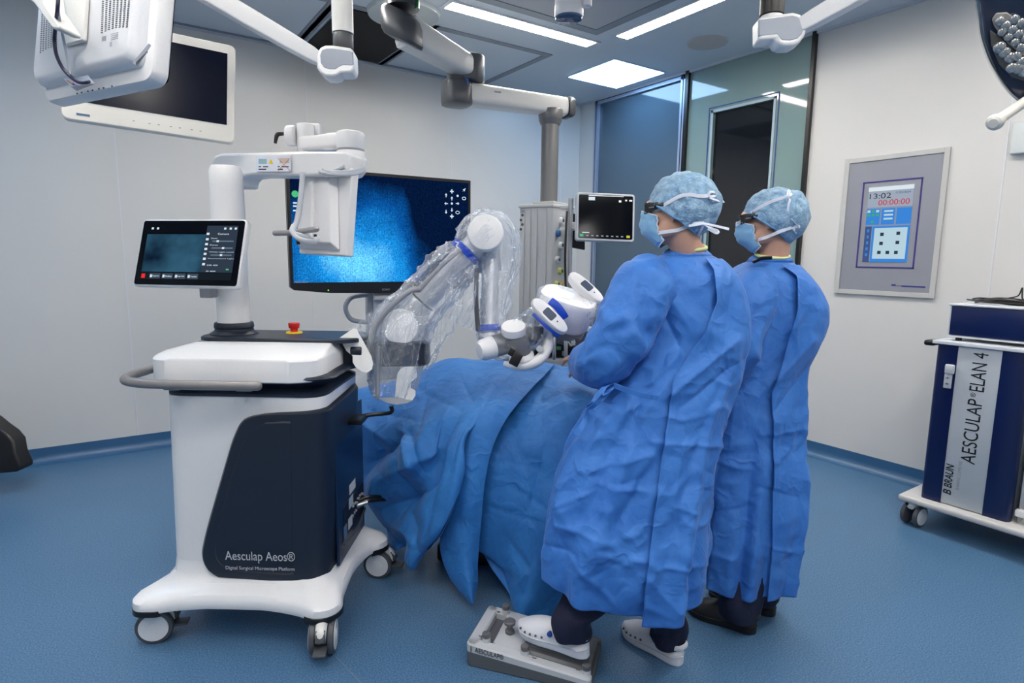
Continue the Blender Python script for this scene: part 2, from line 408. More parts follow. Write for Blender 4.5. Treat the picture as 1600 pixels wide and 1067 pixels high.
# ceiling edge profile
struct('trim_%d' % n, B().box(((XL+XR)/2, YB-.012, HC-.008), (XR-XL, .024, .016)).box((XR-.012, (YF+YB)/2, HC-.008), (.024, YB-YF, .016)), mat('ceiling_edge_profile', (.55, .60, .66), .4)); n += 1

# ceiling panel fields with recessed grey joints
def cframe(x0, x1, y0, y1, wd=.055, inner=None):
    b = B(); z0, z1 = HC-.006, HC+.01
    b.box(((x0+x1)/2, y0+wd/2, (z0+z1)/2), (x1-x0, wd, z1-z0)); b.box(((x0+x1)/2, y1-wd/2, (z0+z1)/2), (x1-x0, wd, z1-z0))
    b.box((x0+wd/2, (y0+y1)/2, (z0+z1)/2), (wd, y1-y0-2*wd, z1-z0)); b.box((x1-wd/2, (y0+y1)/2, (z0+z1)/2), (wd, y1-y0-2*wd, z1-z0))
    return b
struct('trim_%d' % n, cframe(2.0, 3.03, 3.93, YB), CTRIM); n += 1
struct('trim_%d' % n, cframe(1.30, 2.035, 3.93, YB), CTRIM); n += 1
struct('trim_%d' % n, cframe(.10, 1.335, 3.93, YB), CTRIM); n += 1
# open ceiling bay
_dk = B().box((1.68, 4.46, HC-.006), (.60, .93, .012))
struct('trim_%d' % n, _dk, mat('open_ceiling_void', (.010, .008, .008), .85, bump=.4, bscale=60)); n += 1
# laminar flow field
struct('trim_%d' % n, cframe(.0, 3.02, .4, 3.41, .07), CTRIM); n += 1
tag(obj('laminar_flow_screen', B().box((1.51, 1.905, HC-.0025), (2.86, 2.85, .004)), FLOWM, None, False), 'large grey fabric air outlet field in the ceiling between the strip lights', 'air outlet')
# strip lights around the field
def strip(cx, cy, along, label, grp=None, L=1.2):
    dg = 0 if along == 'x' else 90
    fr = Fr((cx, cy, 0), dg); t = thing('strip_light', label, 'ceiling light', (cx, cy, HC), dg, 'strip lights around the air outlet')
    b = B()
    for y0, y1 in ((-.075, -.055), (.055, .075)): b.fbox(fr, -L/2-.03, L/2+.03, y0, y1, HC-.008, HC-.0005)
    for x0, x1 in ((-L/2-.03, -L/2), (L/2, L/2+.03)): b.fbox(fr, x0, x1, -.055, .055, HC-.008, HC-.0005)
    obj('frame', b, mat('lamp_frame', (.6, .64, .7), .4), t, False)
    obj('diffuser', B().fbox(fr, -L/2, L/2, -.055, .055, HC-.004, HC-.001), STRIPM, t, False)
    b = B()
    for k in range(1, 30): b.fbox(fr, -L/2+k*L/30-.0015, -L/2+k*L/30+.0015, -.052, .052, HC-.012, HC-.0045)
    obj('louvre', b, mat('louvre_white', (.85, .85, .83), .3, emit=1.2, ecol=(1, .95, .86)), t, False)
strip(2.515, 3.572, 'x', 'strip light in the ceiling running left to right above the jointed pendant arm')
strip(3.195, 2.735, 'y', 'bright strip light in the ceiling, nearest the glass wall')
for x, y, a, lb in ((1.1, 3.572, 'x', 'strip light in the ceiling over the microscope cart'), (3.195, 1.2, 'y', 'strip light in the ceiling near the navy equipment cart'),
                (-.17, 2.735, 'y', 'strip light in the ceiling at the left, far end'), (-.17, 1.2, 'y', 'strip light in the ceiling at the left, near end'),
                (2.515, .2, 'x', 'strip light in the ceiling behind the surgeons'), (1.2, .2, 'x', 'strip light in the ceiling overhead')):
    strip(x, y, a, lb)
def panel(cx, cy, label, pm_=None):
    t = thing('ceiling_panel_light', label, 'ceiling light', (cx, cy, HC))
    obj('frame', B().box((cx, cy, HC-.003), (.60, .60, .005)), mat('panel_frame', (.5, .6, .75), .4), t, False)
    obj('diffuser', B().box((cx, cy, HC-.007), (.575, .575, .004)), pm_ or PANELM, t, False)
panel(3.783, 4.01, 'square white-blue LED panel glowing in the ceiling by the glass wall')
panel(-1.15, 3.6, 'square LED panel in the ceiling at the left wall end')
panel(-.55, -.75, 'added neutral fill panel in the ceiling behind the viewpoint, left', FILLW)  # this and the next two are added fill, brightening the cart front
panel(1.3, -1.25, 'added neutral fill panel in the ceiling behind the viewpoint, right', FILLW)
panel(-1.7, 1.2, 'added neutral fill panel in the ceiling by the left wall', FILLW)
b = B(); b.cyl((3.775, 3.045, HC-.001), (3.775, 3.045, HC-.012), .145, .14, 48)
tag(obj('ceiling_speaker', b, mat('speaker_grille', (.52, .50, .49), .6, bump=.3, bscale=700)), 'round beige speaker grille in the ceiling', 'speaker')

# ---- glass wall section in the right wall
b = B(); y0, y1 = 3.60, GY1
X0 = XR+.0
for a0, a1, c0, c1 in ((y0, y0+.05, .1, HC), (y1-.05, y1, .1, HC), (y0, y1, HC-.055, HC), (y0, y1, .1, .16)):
    b.box((X0+.02, (a0+a1)/2, (c0+c1)/2), (.08, a1-a0, c1-c0))
b2 = struct('window_1', b, mat('blue_grey_frame', (.36, .43, .56), .35, .4))
g = B()
for a0, a1, c0, c1 in ((y0+.02, y0+.026, .1, HC-.02), (y1-.026, y1-.02, .1, HC-.02), (y0+.02, y1-.02, HC-.026, HC-.02)):
    g.box((X0-.021, (a0+a1)/2, (c0+c1)/2), (.004, a1-a0, c1-c0))
WM[b2.name] = Matrix.Translation(b2.location)
obj('gasket', g, mat('navy_gasket', (.01, .02, .08), .5), b2, False)
g = B().box((X0+.02, (y0+y1)/2, (HC+.1)/2), (.02, y1-y0-.09, HC-.21)); obj('pane', g, GLASSL, b2, False)
g = B()  # reflections holder rails seen low in the pane
struct('trim_%d' % n, B().box((X0+.005, 3.578, (HC+.1)/2), (.07, .034, HC-.1)), BLACK); n += 1
struct('trim_%d' % n, B().box((X0-.012, GY0+.012, (HC+.1)/2), (.04, .026, HC-.1)), BLACK); n += 1
d = B(); ya, yb = GY0+.025, 3.561; wa, wb, wt = 2.765, 3.305, 2.61
for a0, a1, c0, c1 in ((ya, wa, .1, HC), (wb, yb, .1, HC), (wa, wb, wt, HC), (wa, wb, .1, .9)):
    d.box((X0+.012, (a0+a1)/2, (c0+c1)/2), (.03, a1-a0, c1-c0))
dr = struct('door_1', d, GLASSR); WM[dr.name] = Matrix.Translation(dr.location)
obj('vision_pane', B().box((X0+.03, (wa+wb)/2, (.9+wt)/2), (.01, wb-wa, wt-.9)), DARKW, dr, False)
g = B()
for a0, a1, c0, c1 in ((wa-.045, wa-.037, .86, wt+.045), (wb+.037, wb+.045, .86, wt+.045), (wa-.045, wb+.045, wt+.037, wt+.045)):
    g.box((X0-.0045, (a0+a1)/2, (c0+c1)/2), (.004, a1-a0, c1-c0))
obj('outline', g, mat('navy_line', (.02, .05, .22), .5), dr, False)
g = B()
for a0, a1, c0, c1 in ((wa-.02, wa, .9, wt+.02), (wb, wb+.02, .9, wt+.02), (wa-.02, wb+.02, wt, wt+.02)):
    g.box((X0-.005, (a0+a1)/2, (c0+c1)/2), (.006, a1-a0, c1-c0))
obj('glazing_bead', g, mat('bead_grey', (.35, .45, .5), .4), dr, False)
# back of the opening
struct('trim_%d' % n, B().box((X0+.15, (GY0+GY1)/2, HC/2), (.1, GY1-GY0+.1, HC)), BLACK); n += 1

# ---- wall control panel
t = thing('wall_control_panel', 'grey framed control panel with a lit touch screen on the right wall', 'control panel', (XR, 1.88, 1.197))
def wp(y, z, e=0): return V((XR-e, y, z))
b = B(); cy0, cy1, cz0, cz1 = 1.577, 2.19, 1.197, 2.10
for a0, a1, c0, c1 in ((cy0, cy0+.03, cz0, cz1), (cy1-.03, cy1, cz0, cz1), (cy0+.03, cy1-.03, cz1-.03, cz1), (cy0+.03, cy1-.03, cz0, cz0+.03)):
    b.box((XR-.009, (a0+a1)/2, (c0+c1)/2), (.018, a1-a0, c1-c0))
obj('frame', b, mat('panel_frame_grey', (.50, .50, .49), .4), t, False, bev=.002)
obj('fascia', B().box((XR-.006, (cy0+cy1)/2, (cz0+cz1)/2), (.01, cy1-cy0-.06, cz1-cz0-.06)), mat('panel_fascia', (.26, .27, .31), .45), t, False)
sy0, sy1, sz0, sz1 = 1.708, 2.062, 1.376, 1.938
b = B()
for a0, a1, c0, c1 in ((sy0, sy0+.009, sz0, sz1), (sy1-.009, sy1, sz0, sz1), (sy0, sy1, sz1-.009, sz1), (sy0, sy1, sz0, sz0+.009)):
    b.box((XR-.012, (a0+a1)/2, (c0+c1)/2), (.003, a1-a0, c1-c0))
obj('screen_outline', b, mat('indigo_line', (.04, .03, .2), .5), t, False)
uy0, uy1, uz0, uz1 = 1.752, 2.022, 1.415, 1.900
PW, PH = uy1-uy0, uz1-uz0
def ui(name, u0, u1, v0, v1, m_, e=.0125, parent=None):
    """u from left (towards +y) to right, v from top down"""
    return obj(name, B().box((XR-e, uy1-(u0+u1)/2*PW, uz1-(v0+v1)/2*PH), (.001, (u1-u0)*PW, (v1-v0)*PH)), m_, parent, False)
scr = ui('screen', 0, 1, 0, 1, emis('ui_blue_grey', (.25, .33, .48), .7), parent=t)
_c = {k: emis('ui_'+k, c, .75) for k, c in dict(blue=(.05, .25, .72), pale=(.50, .68, .78), lgrey=(.36, .42, .52), green=(.05, .42, .22), white=(.75, .85, .9), dark=(.03, .05, .08), navy=(.06, .10, .25)).items()}
ui('display_header', 0, 1, 0, .055, _c['white'], .0132, scr); ui('display_clock_field', 0, 1, .055, .27, _c['lgrey'], .0132, scr)
for u0, u1 in ((.0, .31), (.345, .64), (.68, 1)): ui('display_tile', u0, u1, .29, .50, _c['blue'], .0132, scr)
ui('display_tile', .0, .15, .52, 1, _c['navy'], .0132, scr); ui('display_tile', .17, 1, .52, 1, _c['blue'], .0132, scr); ui('keypad', .22, .95, .545, .955, _c['pale'], .0138, scr)
for u, v in ((.40, .63), (.76, .62), (.40, .75), (.76, .74), (.37, .87), (.56, .87), (.75, .87)): ui('key', u-.04, u+.04, v-.022, v+.022, _c['dark'], .0144, scr)
for u, v in ((.05, .32), (.15, .32), (.25, .32), (.05, .37), (.15, .37), (.25, .37), (.15, .46)): ui('status_light', u-.035, u+.035, v-.016, v+.016, _c['green'] if (u+v) % .2 < .14 else _c['pale'], .0138, scr)
for v in (.325, .375, .425): ui('slider', .40, .60, v-.012, v+.012, _c['pale'], .0138, scr)
for k in range(5): ui('menu_item', .05, .10, .56+k*.08, .60+k*.08, _c['blue'], .0138, scr)
text('clock_text', '13:02', wp(uy1-.04*PW, uz1-.155*PH, .0150), (0, -1, 0), (0, 0, 1), INKK, scr, width=.130, height=.034)
text('date_text', '11/05/2024', wp(uy1-.62*PW, uz1-.105*PH, .0140), (0, -1, 0), (0, 0, 1), _c['navy'], scr, width=.085, height=.013)
text('timer_text', '00:00:00', wp(uy1-.25*PW, uz1-.245*PH, .0140), (0, -1, 0), (0, 0, 1), emis('ui_red', (.55, .03, .05), .8), scr, width=.185, height=.034)
b = B(); b.box((XR-.012, 1.70, 1.265), (.002, .135, .008)); b.box((XR-.012, 1.815, 1.27), (.002, .025, .010))
obj('maker_mark', b, mat('indigo_ink', (.03, .03, .22), .5), t, False)
obj('maker_mark', B().box((XR-.012, 1.782, 1.268), (.002, .030, .004)), mat('faint_ink', (.16, .16, .24), .5), t, False)
# light switch box at the frame edge
tag(obj('wall_box', B().box((XR-.02, 1.245, 2.10), (.04, .08, .17), bev=.006), mat('wall_box_grey', (.62, .66, .66), .4)), 'pale rectangular box fixed to the right wall behind the lamp handle', 'wall box')

# ================================================================== DIGITAL MICROSCOPE CART
CF = Fr((.474, 2.36, 0), -35.5)
cart = thing('surgical_microscope_cart', 'white and navy wheeled surgical microscope platform with touch screen and jointed robot arm', 'medical cart', CF.o, CF.deg)
def cw(x, y, z): return CF.w(x, y, z)
# outlines with 16 control points each: base with lobes at the corners, body rounded rectangle
def base_ctrl(e=0):
    L = [(-.43-e, -.19), (-.40, -.245-e), (-.33, -.25-e), (-.24, -.232-e), (.05, -.228-e), (.18, -.242-e), (.25, -.265-e), (.305, -.25-e), (.33+e, -.20), (.315+e, -.12), (.308+e, .05),
         (.328+e, .20), (.37+e, .25), (.385+e, .30), (.35, .345+e), (.25, .34+e), (0, .31+e), (-.28, .33+e), (-.37, .355+e), (-.42, .33+e), (-.435-e, .27), (-.38-e, .18), (-.37-e, 0), (-.385-e, -.12)]
    return L
def body_ctrl(x0, x1, y0, y1, r):
    k = r*.3
    return [(x0, y0+r), (x0+k, y0+k), (x0+r, y0), (x0*.72+x1*.28, y0), (x0*.4+x1*.6, y0), (x0*.2+x1*.8, y0), (x1-r, y0), (x1-k, y0+k), (x1, y0+r), (x1, y0*.65+y1*.35), (x1, y0*.5+y1*.5),
            (x1, y0*.25+y1*.75), (x1, y1-r), (x1-k, y1-k), (x1-r, y1), (x1*.7+x0*.3, y1), (x0*.5+x1*.5, y1), (x0*.75+x1*.25, y1), (x0+r, y1), (x0+k, y1-k), (x0, y1-r), (x0, y0*.3+y1*.7), (x0, y0*.5+y1*.5), (x0, y0*.8+y1*.2)]
def ringp(ctrl, z, zfn=None, n=6): return [cw(x, y, z+(zfn(x, y) if zfn else 0)) for x, y in cr([list(p) for p in ctrl], n, True)]
def mixc(A, Bc, t): return [(a[0]*(1-t)+b_[0]*t, a[1]*(1-t)+b_[1]*t) for a, b_ in zip(A, Bc)]
def body_at(z):
    t = (z-.25)/.67
    return body_ctrl(-.325+.015*t, .245+.025*t, -.145+.0*t, .355-.03*t, .06)
bc = base_ctrl(); bb = body_at(.27)
def arch(x, y):   # the base rises between the casters
    d = min(math.hypot(x-a, y-c) for a, c in ((-.38, -.2), (.28, -.21), (.34, .3), (-.38, .3))); return .012*min(1, max(0, (d-.07)/.16))
b = B()
rings = [ringp(mixc(bc, bb, .10), .135, arch), ringp(bc, .138, arch), ringp(base_ctrl(.004), .150, arch), ringp(base_ctrl(0), .172, arch), ringp(mixc(bc, bb, .12), .186, arch), ringp(mixc(bc, bb, .45), .200, lambda x, y: .4*arch(x, y)), ringp(mixc(bc, bb, .75), .215), ringp(mixc(bc, bb, .95), .245), ringp(bb, .29)]
b.loft(rings); obj('base', b, WHITE, cart)
# dark bumper strips under the corner lobes
for cx, cy in ((-.38, -.2), (.28, -.21), (.34, .3), (-.38, .3)):
    pts = [q for q in cr([list(p) for p in base_ctrl(.006)], 6, True) if math.hypot(q[0]-cx, q[1]-cy) < .085]
    if len(pts) > 3:
        b = B(); G = []
        for x, y in pts: G.append([cw(x, y, .128), cw(x, y, .146), cw(x*.985, y*.985, .150), cw(x*.96, y*.96, .126)])
        # keep order continuous
        gap = max(range(len(pts)), key=lambda i: math.hypot(pts[i][0]-pts[i-1][0], pts[i][1]-pts[i-1][1]))
        G = G[gap:]+G[:gap]; b.loft(G, True, True); obj('bumper', b, BLACK, cart)
b = B(); b.loft([ringp(body_at(z), z) for z in (.25, .4, .6, .8, .905, .915)]); obj('body', b, WHITE, cart)
# navy side panel wrapping the front and right faces (Coons patch over the body surface)
def bsurf(u, z, e):
    """u: distance along front face from the left edge, turning the front-right corner to the right face"""
    t = (z-.25)/.67; x0 = -.325+.015*t; x1 = .245+.025*t; y0 = -.145; r = .06; W = x1-x0
    s = u
    if s < W-r: return cw(x0+s, y0-e, z)
    s -= W-r; q = r*pi/2
    if s < q: a = s/r; return cw(x1-r+(r+e)*sin(a), y0+r-(r+e)*cos(a), z)
    s -= q; return cw(x1+e, y0+r+s, z)
def coons(cb, ct, cl, cr_, n=40, m_=40):
    def ev(c, t):
        k = t*(len(c)-1); i = min(int(k), len(c)-2); f = k-i; return (c[i][0]*(1-f)+c[i+1][0]*f, c[i][1]*(1-f)+c[i+1][1]*f)
    G = []
    for j in range(m_+1):
        v = j/m_; row = []
        for i in range(n+1):
            u = i/n; B_, T, L_, R_ = ev(cb, u), ev(ct, u), ev(cl, v), ev(cr_, v)
            p = [ (1-v)*B_[k]+v*T[k]+(1-u)*L_[k]+u*R_[k]-((1-u)*(1-v)*cb[0][k]+u*(1-v)*cb[-1][k]+(1-u)*v*ct[0][k]+u*v*ct[-1][k]) for k in (0, 1)]
            row.append(tuple(p))
        G.append(row)
    return G
Wf = .575
UE = Wf-.12+.094+.40
cb = cr([[.19, .232], [.27, .226], [.40, .218], [Wf-.08, .210], [Wf-.02, .208], [Wf+.1, .205], [UE, .20]], 8)
ct = cr([[.37, .852], [.42, .858], [.48, .862], [Wf-.03, .868], [Wf+.03, .872], [Wf+.12, .876], [UE, .885]], 8)
cl = cr([[.19, .232], [.145, .262], [.128, .31], [.137, .37], [.175, .50], [.225, .66], [.262, .77], [.30, .832], [.37, .852]], 8)
crr = [[UE, .20+k*.685/20] for k in range(21)]
def pan(e0, inset=0):
    G = coons(cb, ct, cl, crr); n_ = len(G)
    H = []
    for j, row in enumerate(G):
        H.append([bsurf(min(u, UE), z, e0 if 0 < j < n_-1 and i > 0 else .0005) for i, (u, z) in enumerate(row)])
    return H
b = B(); b.grid(pan(.012)); obj('side_panel', b, NAVYP, cart, solid=.004)
# raised inner field of the front panel
cb2 = [[.235, .262], [.30, .256], [.44, .248], [.47, .25]]; ct2 = [[.345, .80], [.38, .828], [.45, .834], [.47, .834]]
cl2 = cr([[.235, .262], [.195, .29], [.180, .34], [.20, .45], [.25, .62], [.30, .755], [.345, .80]], 8)
b = B(); G = coons(cb2, ct2, cl2, [[.47, .25], [.47, .834]])
b.grid([[bsurf(u, z, .0145) for u, z in row] for row in G]); obj('panel_field', b, NAVYP, cart, solid=.002)
text('brand_text', 'Aesculap Aeos\u00ae', cw(-.101, -.170, .298), CF.a+Z*-.0, Z, INKW, cart, width=.258, height=.047)
text('tagline_text', 'Digital Surgical Microscope Platform', cw(-.101, -.170, .268), CF.a, Z, INKW, cart, width=.255, height=.017)
# right face: connector bay, stickers, hook
def rf(y, z, e=.0): return cw(.272+e, y, z)
def rface(name, y0, y1, z0, z1, th, m_, e=.003, **k):
    bb_ = B(); P = [rf(y0, z0, e), rf(y1, z0, e), rf(y1, z1, e), rf(y0, z1, e)]; bb_.prism(P, CF.a*th); return obj(name, bb_, m_, cart, False, **k)
rface('service_cover', -.04, .325, .22, .80, .012, NAVY2, -.006, bev=.004)
rface('connector_bay', .02, .31, .30, .43, .004, mat('bay_black', (.008, .010, .016), .4), .004)
rface('sticker', .105, .19, .452, .492, .001, INKW, .0075); rface('sticker', .09, .15, .395, .44, .001, mat('sticker_pale_blue', (.40, .50, .62), .5), .0085)
rface('sticker', .015, .055, .30, .355, .001, mat('sticker_mid_blue', (.10, .20, .36), .5), .0085); rface('sticker', .075, .13, .315, .36, .001, INKW, .0085)
random.seed(3)
b = B()
for k in range(12):
    y = .13+.16*(k % 6)/6+random.random()*.01; z = .345+.04*(k//6)+random.random()*.008
    b.cyl(rf(y, z, .006), rf(y, z, .012+random.random()*.006), .006, seg=12)
obj('connector_sockets', b, MGREY, cart)
b = B()
b.tube([rf(.0, .29, .012), rf(.1, .285, .02), rf(.2, .29, .02), rf(.3, .31, .014)], .006, sm=4); obj('guard_rail', b, DGREY, cart)
# black cable from the connectors down behind the rear caster
for k, (dy, dz) in enumerate(((0, 0), (.018, .012))):
    b = B(); b.tube([rf(.20+dy, .37+dz, .01), rf(.23+dy, .375+dz, .06), cw(.40, .32+dy, .34), cw(.47+dy, .40, .26), cw(.49+dy, .46, .14), cw(.50, .52+dy, .02), cw(.42, .68, .012)], .008, 10, sm=6); obj('power_cable', b, BLACK, cart)
b = B(); b.cyl(rf(.19, .37, .01), rf(.215, .375, .05), .009, seg=12); obj('cable_plug', b, STEEL, cart)
b = B(); b.box((0, 0, 0), (.07, .10, .022), Matrix.Translation(cw(.30, .16, .755))@Matrix.Rotation(R(CF.deg), 4, 'Z'), bev=.005)
b.tube([cw(.30, .18, .758), cw(.36, .20, .765), cw(.43, .21, .772), cw(.432, .21, .80)], .009, 10, sm=4); obj('cable_hook', b, BLACK, cart)
# neck between body and housing
hc = lambda x0, x1, y0, y1, r=.07: body_ctrl(x0, x1, y0, y1, r)
b = B(); b.loft([ringp(hc(-.30, .262, -.14, .32), .912), ringp(hc(-.312, .272, -.15, .33), .918), ringp(hc(-.312, .272, -.15, .33), .926), ringp(hc(-.295, .255, -.13, .31), .938), ringp(hc(-.285, .245, -.12, .30), .945), ringp(hc(-.30, .27, -.135, .32), .965), ringp(hc(-.34, .31, -.165, .345), .985), ringp(hc(-.33, .30, -.16, .34), .992)])
obj('neck', b, NAVYP, cart)
# housing with chamfered top
b = B()
HX0, HX1, HY0, HY1 = -.355, .262, -.178, .375
b.loft([ringp(hc(HX0+.01, HX1-.01, HY0+.01, HY1-.01, .09), .970), ringp(hc(HX0, HX1, HY0, HY1, .09), .976), ringp(hc(HX0, HX1, HY0, HY1, .09), 1.048), ringp(hc(HX0+.004, HX1-.004, HY0+.005, HY1-.004, .09), 1.056),
        ringp(hc(HX0+.02, HX1-.01, HY0+.03, HY1-.015, .09), 1.066), ringp(hc(HX0+.075, HX1-.02, HY0+.13, HY1-.06, .09), 1.084), ringp(hc(HX0+.085, HX1-.03, HY0+.145, HY1-.07, .08), 1.085)])
obj('housing', b, WHITE, cart)
b = B(); b.loft([[cw(x, y, z) for x, y in rrect(-.30, .34, .05, .32, .09, 8)] for z in (1.082, 1.094)]+[[cw(x, y, 1.098) for x, y in rrect(-.295, .335, .055, .315, .085, 8)]]); obj('top_plate', b, NAVYP, cart)
# dark end shoulder with round boss
b = B(); b.loft([[cw(x, y, z) for x, y in rrect(.20, x1, .13, .36, .05, 8)] for z, x1 in ((.965, .30), (.985, .325), (1.06, .335), (1.08, .32))])
obj('end_shoulder', b, NAVYP, cart, bev=.004)
b = B(); b.cyl(cw(.30, .12, 1.045), cw(.345, .12, 1.045), .026, bev=.004); obj('pivot_boss', b, NAVYP, cart)
# push handle
b = B()
hp = [(.075, -.232, .975), (-.02, -.234, .975), (-.20, -.236, .976), (-.33, -.225, .977), (-.405, -.19, .978), (-.435, -.12, .979), (-.44, -.02, .98), (-.44, .12, .98), (-.435, .22, .98), (-.39, .29, .98), (-.345, .32, .98)]
b.tube([cw(*p) for p in hp], .0165, 20, sm=6)
b.ell(cw(.077, -.232, .975), (.0165,)*3); hd = obj('push_handle', b, TAUPE, cart)
for x in (.03, -.22):
    b = B(); b.box((0, 0, 0), (.055, .07, .014), Matrix.Translation(cw(x, -.20, .962))@Matrix.Rotation(R(CF.deg), 4, 'Z'), bev=.004); obj('bracket', b, TAUPE, hd)
# emergency stop
ex = (.03, .23)
b = B(); b.cyl(cw(*ex, 1.096), cw(*ex, 1.104), .034, .031, 40); es = obj('emergency_stop', b, YEL, cart)
b = B(); b.cyl(cw(*ex, 1.104), cw(*ex, 1.122), .015); b.cyl(cw(*ex, 1.118), cw(*ex, 1.140), .021, .023, bev=.003); obj('mushroom_button', b, RED, es)
# -- casters
def caster(cx, cy, ang, par, r=.064, fr=CF, mats=(DGREY, WHITE, DGREY), pedal=True):
    """twin wheel caster; ang = rolling direction in the local frame"""
    c0 = fr.w(cx, cy, 0); dg = R(fr.deg+ang); dx = V((cos(dg), sin(dg), 0)); ax = V((-sin(dg), cos(dg), 0)); ctr = c0+Z*r
    b = B(); b.cyl(c0+Z*(2*r-.005)+dx*.02, c0+Z*(2*r+.025)+dx*.02, .02)
    b.tube([ctr-dx*r*1.0+Z*.012, ctr-dx*r*.75+Z*r*.72, ctr+Z*r*1.02, ctr+dx*r*.7+Z*r*.78], [.017, .02, .02, .016], 16, sm=5, flat=.7, fdir=Z)
    cst = obj('caster', b, OFFW, par)
    for sgn in (-1, 1):
        b = B(); p = ctr+ax*sgn*.021; q = ctr+ax*sgn*.043
        b.cyl(p, q, r, seg=40, bev=.006); wh = obj('wheel', b, mats[0], cst)
        b2 = B(); b2.cyl(q-ax*sgn*.002, q+ax*sgn*.0025, r*.80, r*.78, seg=40); b2.cyl(q, q+ax*sgn*.005, r*.33, r*.30, seg=32)
        obj('hub_cap', b2, mat('hub_light_grey', (.74, .75, .77), .35), cst)
    if pedal:
        b = B(); e = ctr-dx*(r+.012)+Z*-.012
        b.box((0, 0, 0), (.045, .06, .010), frame(e, ax, Z), bev=.003)
        b.box((0, 0, 0), (.034, .045, .035), frame(ctr-dx*r*.82+Z*.028, ax, (Z*.7-dx)), bev=.005); obj('brake_pedal', b, DGREY, cst)
    return cst
caster(-.365, -.180, 195, cart)
caster(.275, -.235, 100, cart)
caster(.350, .300, 175, cart)
caster(-.36, .28, 20, cart)

# -- column, arms, overhead
cb_ = cw(-.20, .19, 0)                      # column foot
DCOL = (cb_-CP).dot(fw)
colx = lambda z: cw(-.20, .19, z)
b = B(); b.loft([[cw(-.20+.088*cos(a)*k, .19+.078*sin(a)*k, z) for a in [2*pi*i/40 for i in range(40)]] for z, k in ((1.09, 1.08), (1.10, 1.08), (1.112, .86), (1.12, .84), (1.126, .88), (1.14, .86), (1.145, .82))])
obj('column_collar', b, NAVYP, cart)
ARMD = 2.44
el = at(352, 262, DCOL)
def ringat(c, ax, ay, rx, ry, n=36, pw=2.6):
    out = []
    for i in range(n):
        a = 2*pi*i/n; ca, sa = cos(a), sin(a)
        out.append(V(c)+V(ax)*rx*math.copysign(abs(ca)**(2/pw), ca)+V(ay)*ry*math.copysign(abs(sa)**(2/pw), sa))
    return out
zc = el.z
b = B(); b.loft([ringat(colx(z), rh, fh, r, r, pw=2.2) for z, r in ((1.14, .060), (1.30, .060), (1.50, .0615), (zc-.10, .0600), (zc-.05, .0600), (zc-.03, .052))])
obj('column', b, WHITE, cart)
# upper beam: from elbow to the right, cross-section rounded
e1 = at(548, 262, ARMD-.06); bd = (e1-el); bl = bd.length; bd.normalize(); bd2 = V((bd.x, bd.y, 0)).normalized(); bs = Z.cross(bd2)
sB_ = bs if bs.dot(fw) > 0 else -bs
def eb(px, py):   # pixel to the beam's front plane
    p0 = el-sB_*.066; r_ = ray(px, py); return CP+r_*((p0-CP).dot(sB_)/r_.dot(sB_))
oL_ = [(330, 292), (328, 270), (329, 254), (334, 243), (345, 239), (400, 238), (470, 236.5), (540, 236), (548, 240), (548, 262), (540, 273), (512, 277), (500, 275), (470, 275), (430, 274), (392, 274), (380, 276), (374, 282), (373, 292)]
b = B(); b.prism([eb(x, y) for x, y in oL_], sB_*.118); obj('upper_beam', b, WHITE, cart, ang=40, bev=.011)
# warning label on the beam
o_ = at(399, 268, ARMD-.078)
fd = (bs if bs.dot(CP-el) > 0 else -bs)
def onbeam(px, py, e=.001):   # pixel to the beam's front face
    p0 = el+fd*(.071+e); r_ = ray(px, py); t_ = ((p0-CP).dot(fd))/r_.dot(fd); return CP+r_*t_
def lblq(name, x0, y0, x1, y1, m_, par, th=.0008, e=.0015):
    b = B(); b.prism([onbeam(x0, y1, e), onbeam(x1, y1, e), onbeam(x1, y0, e), onbeam(x0, y0, e)], fd*th); return obj(name, b, m_, par, False)
wl = lblq('warning_label', 400, 243, 455, 268, mat('label_white', (.72, .76, .85), .5), cart)
lblq('label_picture', 404, 248, 417, 256, mat('pict_blue', (.28, .45, .50), .5), wl, .0004, .0025); lblq('label_picture', 437, 247, 452, 255, mat('pict_tan', (.60, .50, .42), .5), wl, .0004, .0025)
b = B(); b.prism([onbeam(420, 256, .0025), onbeam(427, 256, .0025), onbeam(423.5, 248, .0025)], fd*.0004); obj('warning_triangle', b, YEL, wl, False)
b = B(); b.tube([onbeam(434, 247, .003), onbeam(453, 267, .003)], .0008, 6); b.tube([onbeam(453, 247, .003), onbeam(434, 267, .003)], .0008, 6); obj('label_cross', b, mat('cross_red', (.7, .12, .06), .5), wl)
for x, y, w_ in ((404, 262, 4), (411, 262, 8), (404, 266, 12), (434, 262, 3), (440, 262, 11), (434, 266, 8)):
    lblq('label_line', x, y-2.4, x+w_, y-.6, INKK, wl, .0003, .0022)
# end joint: vertical cylinder
J1 = at(548, 240, ARMD-.05)
b = B(); rr = .056; jt = at(548, 207, ARMD-.05).z; jm = at(548, 236, ARMD-.05).z; jl = at(548, 252, ARMD-.05).z
b.cyl(V((J1.x, J1.y, jm+.002)), V((J1.x, J1.y, jt)), rr, bev=.012); b.cyl(V((J1.x, J1.y, jl-.03)), V((J1.x, J1.y, jm-.002)), rr, bev=.004)
obj('end_joint', b, WHITE, cart)
b = B(); b.cyl(V((J1.x, J1.y, jm-.006)), V((J1.x, J1.y, jm+.006)), rr-.003); obj('joint_ring', b, MGREY, cart)
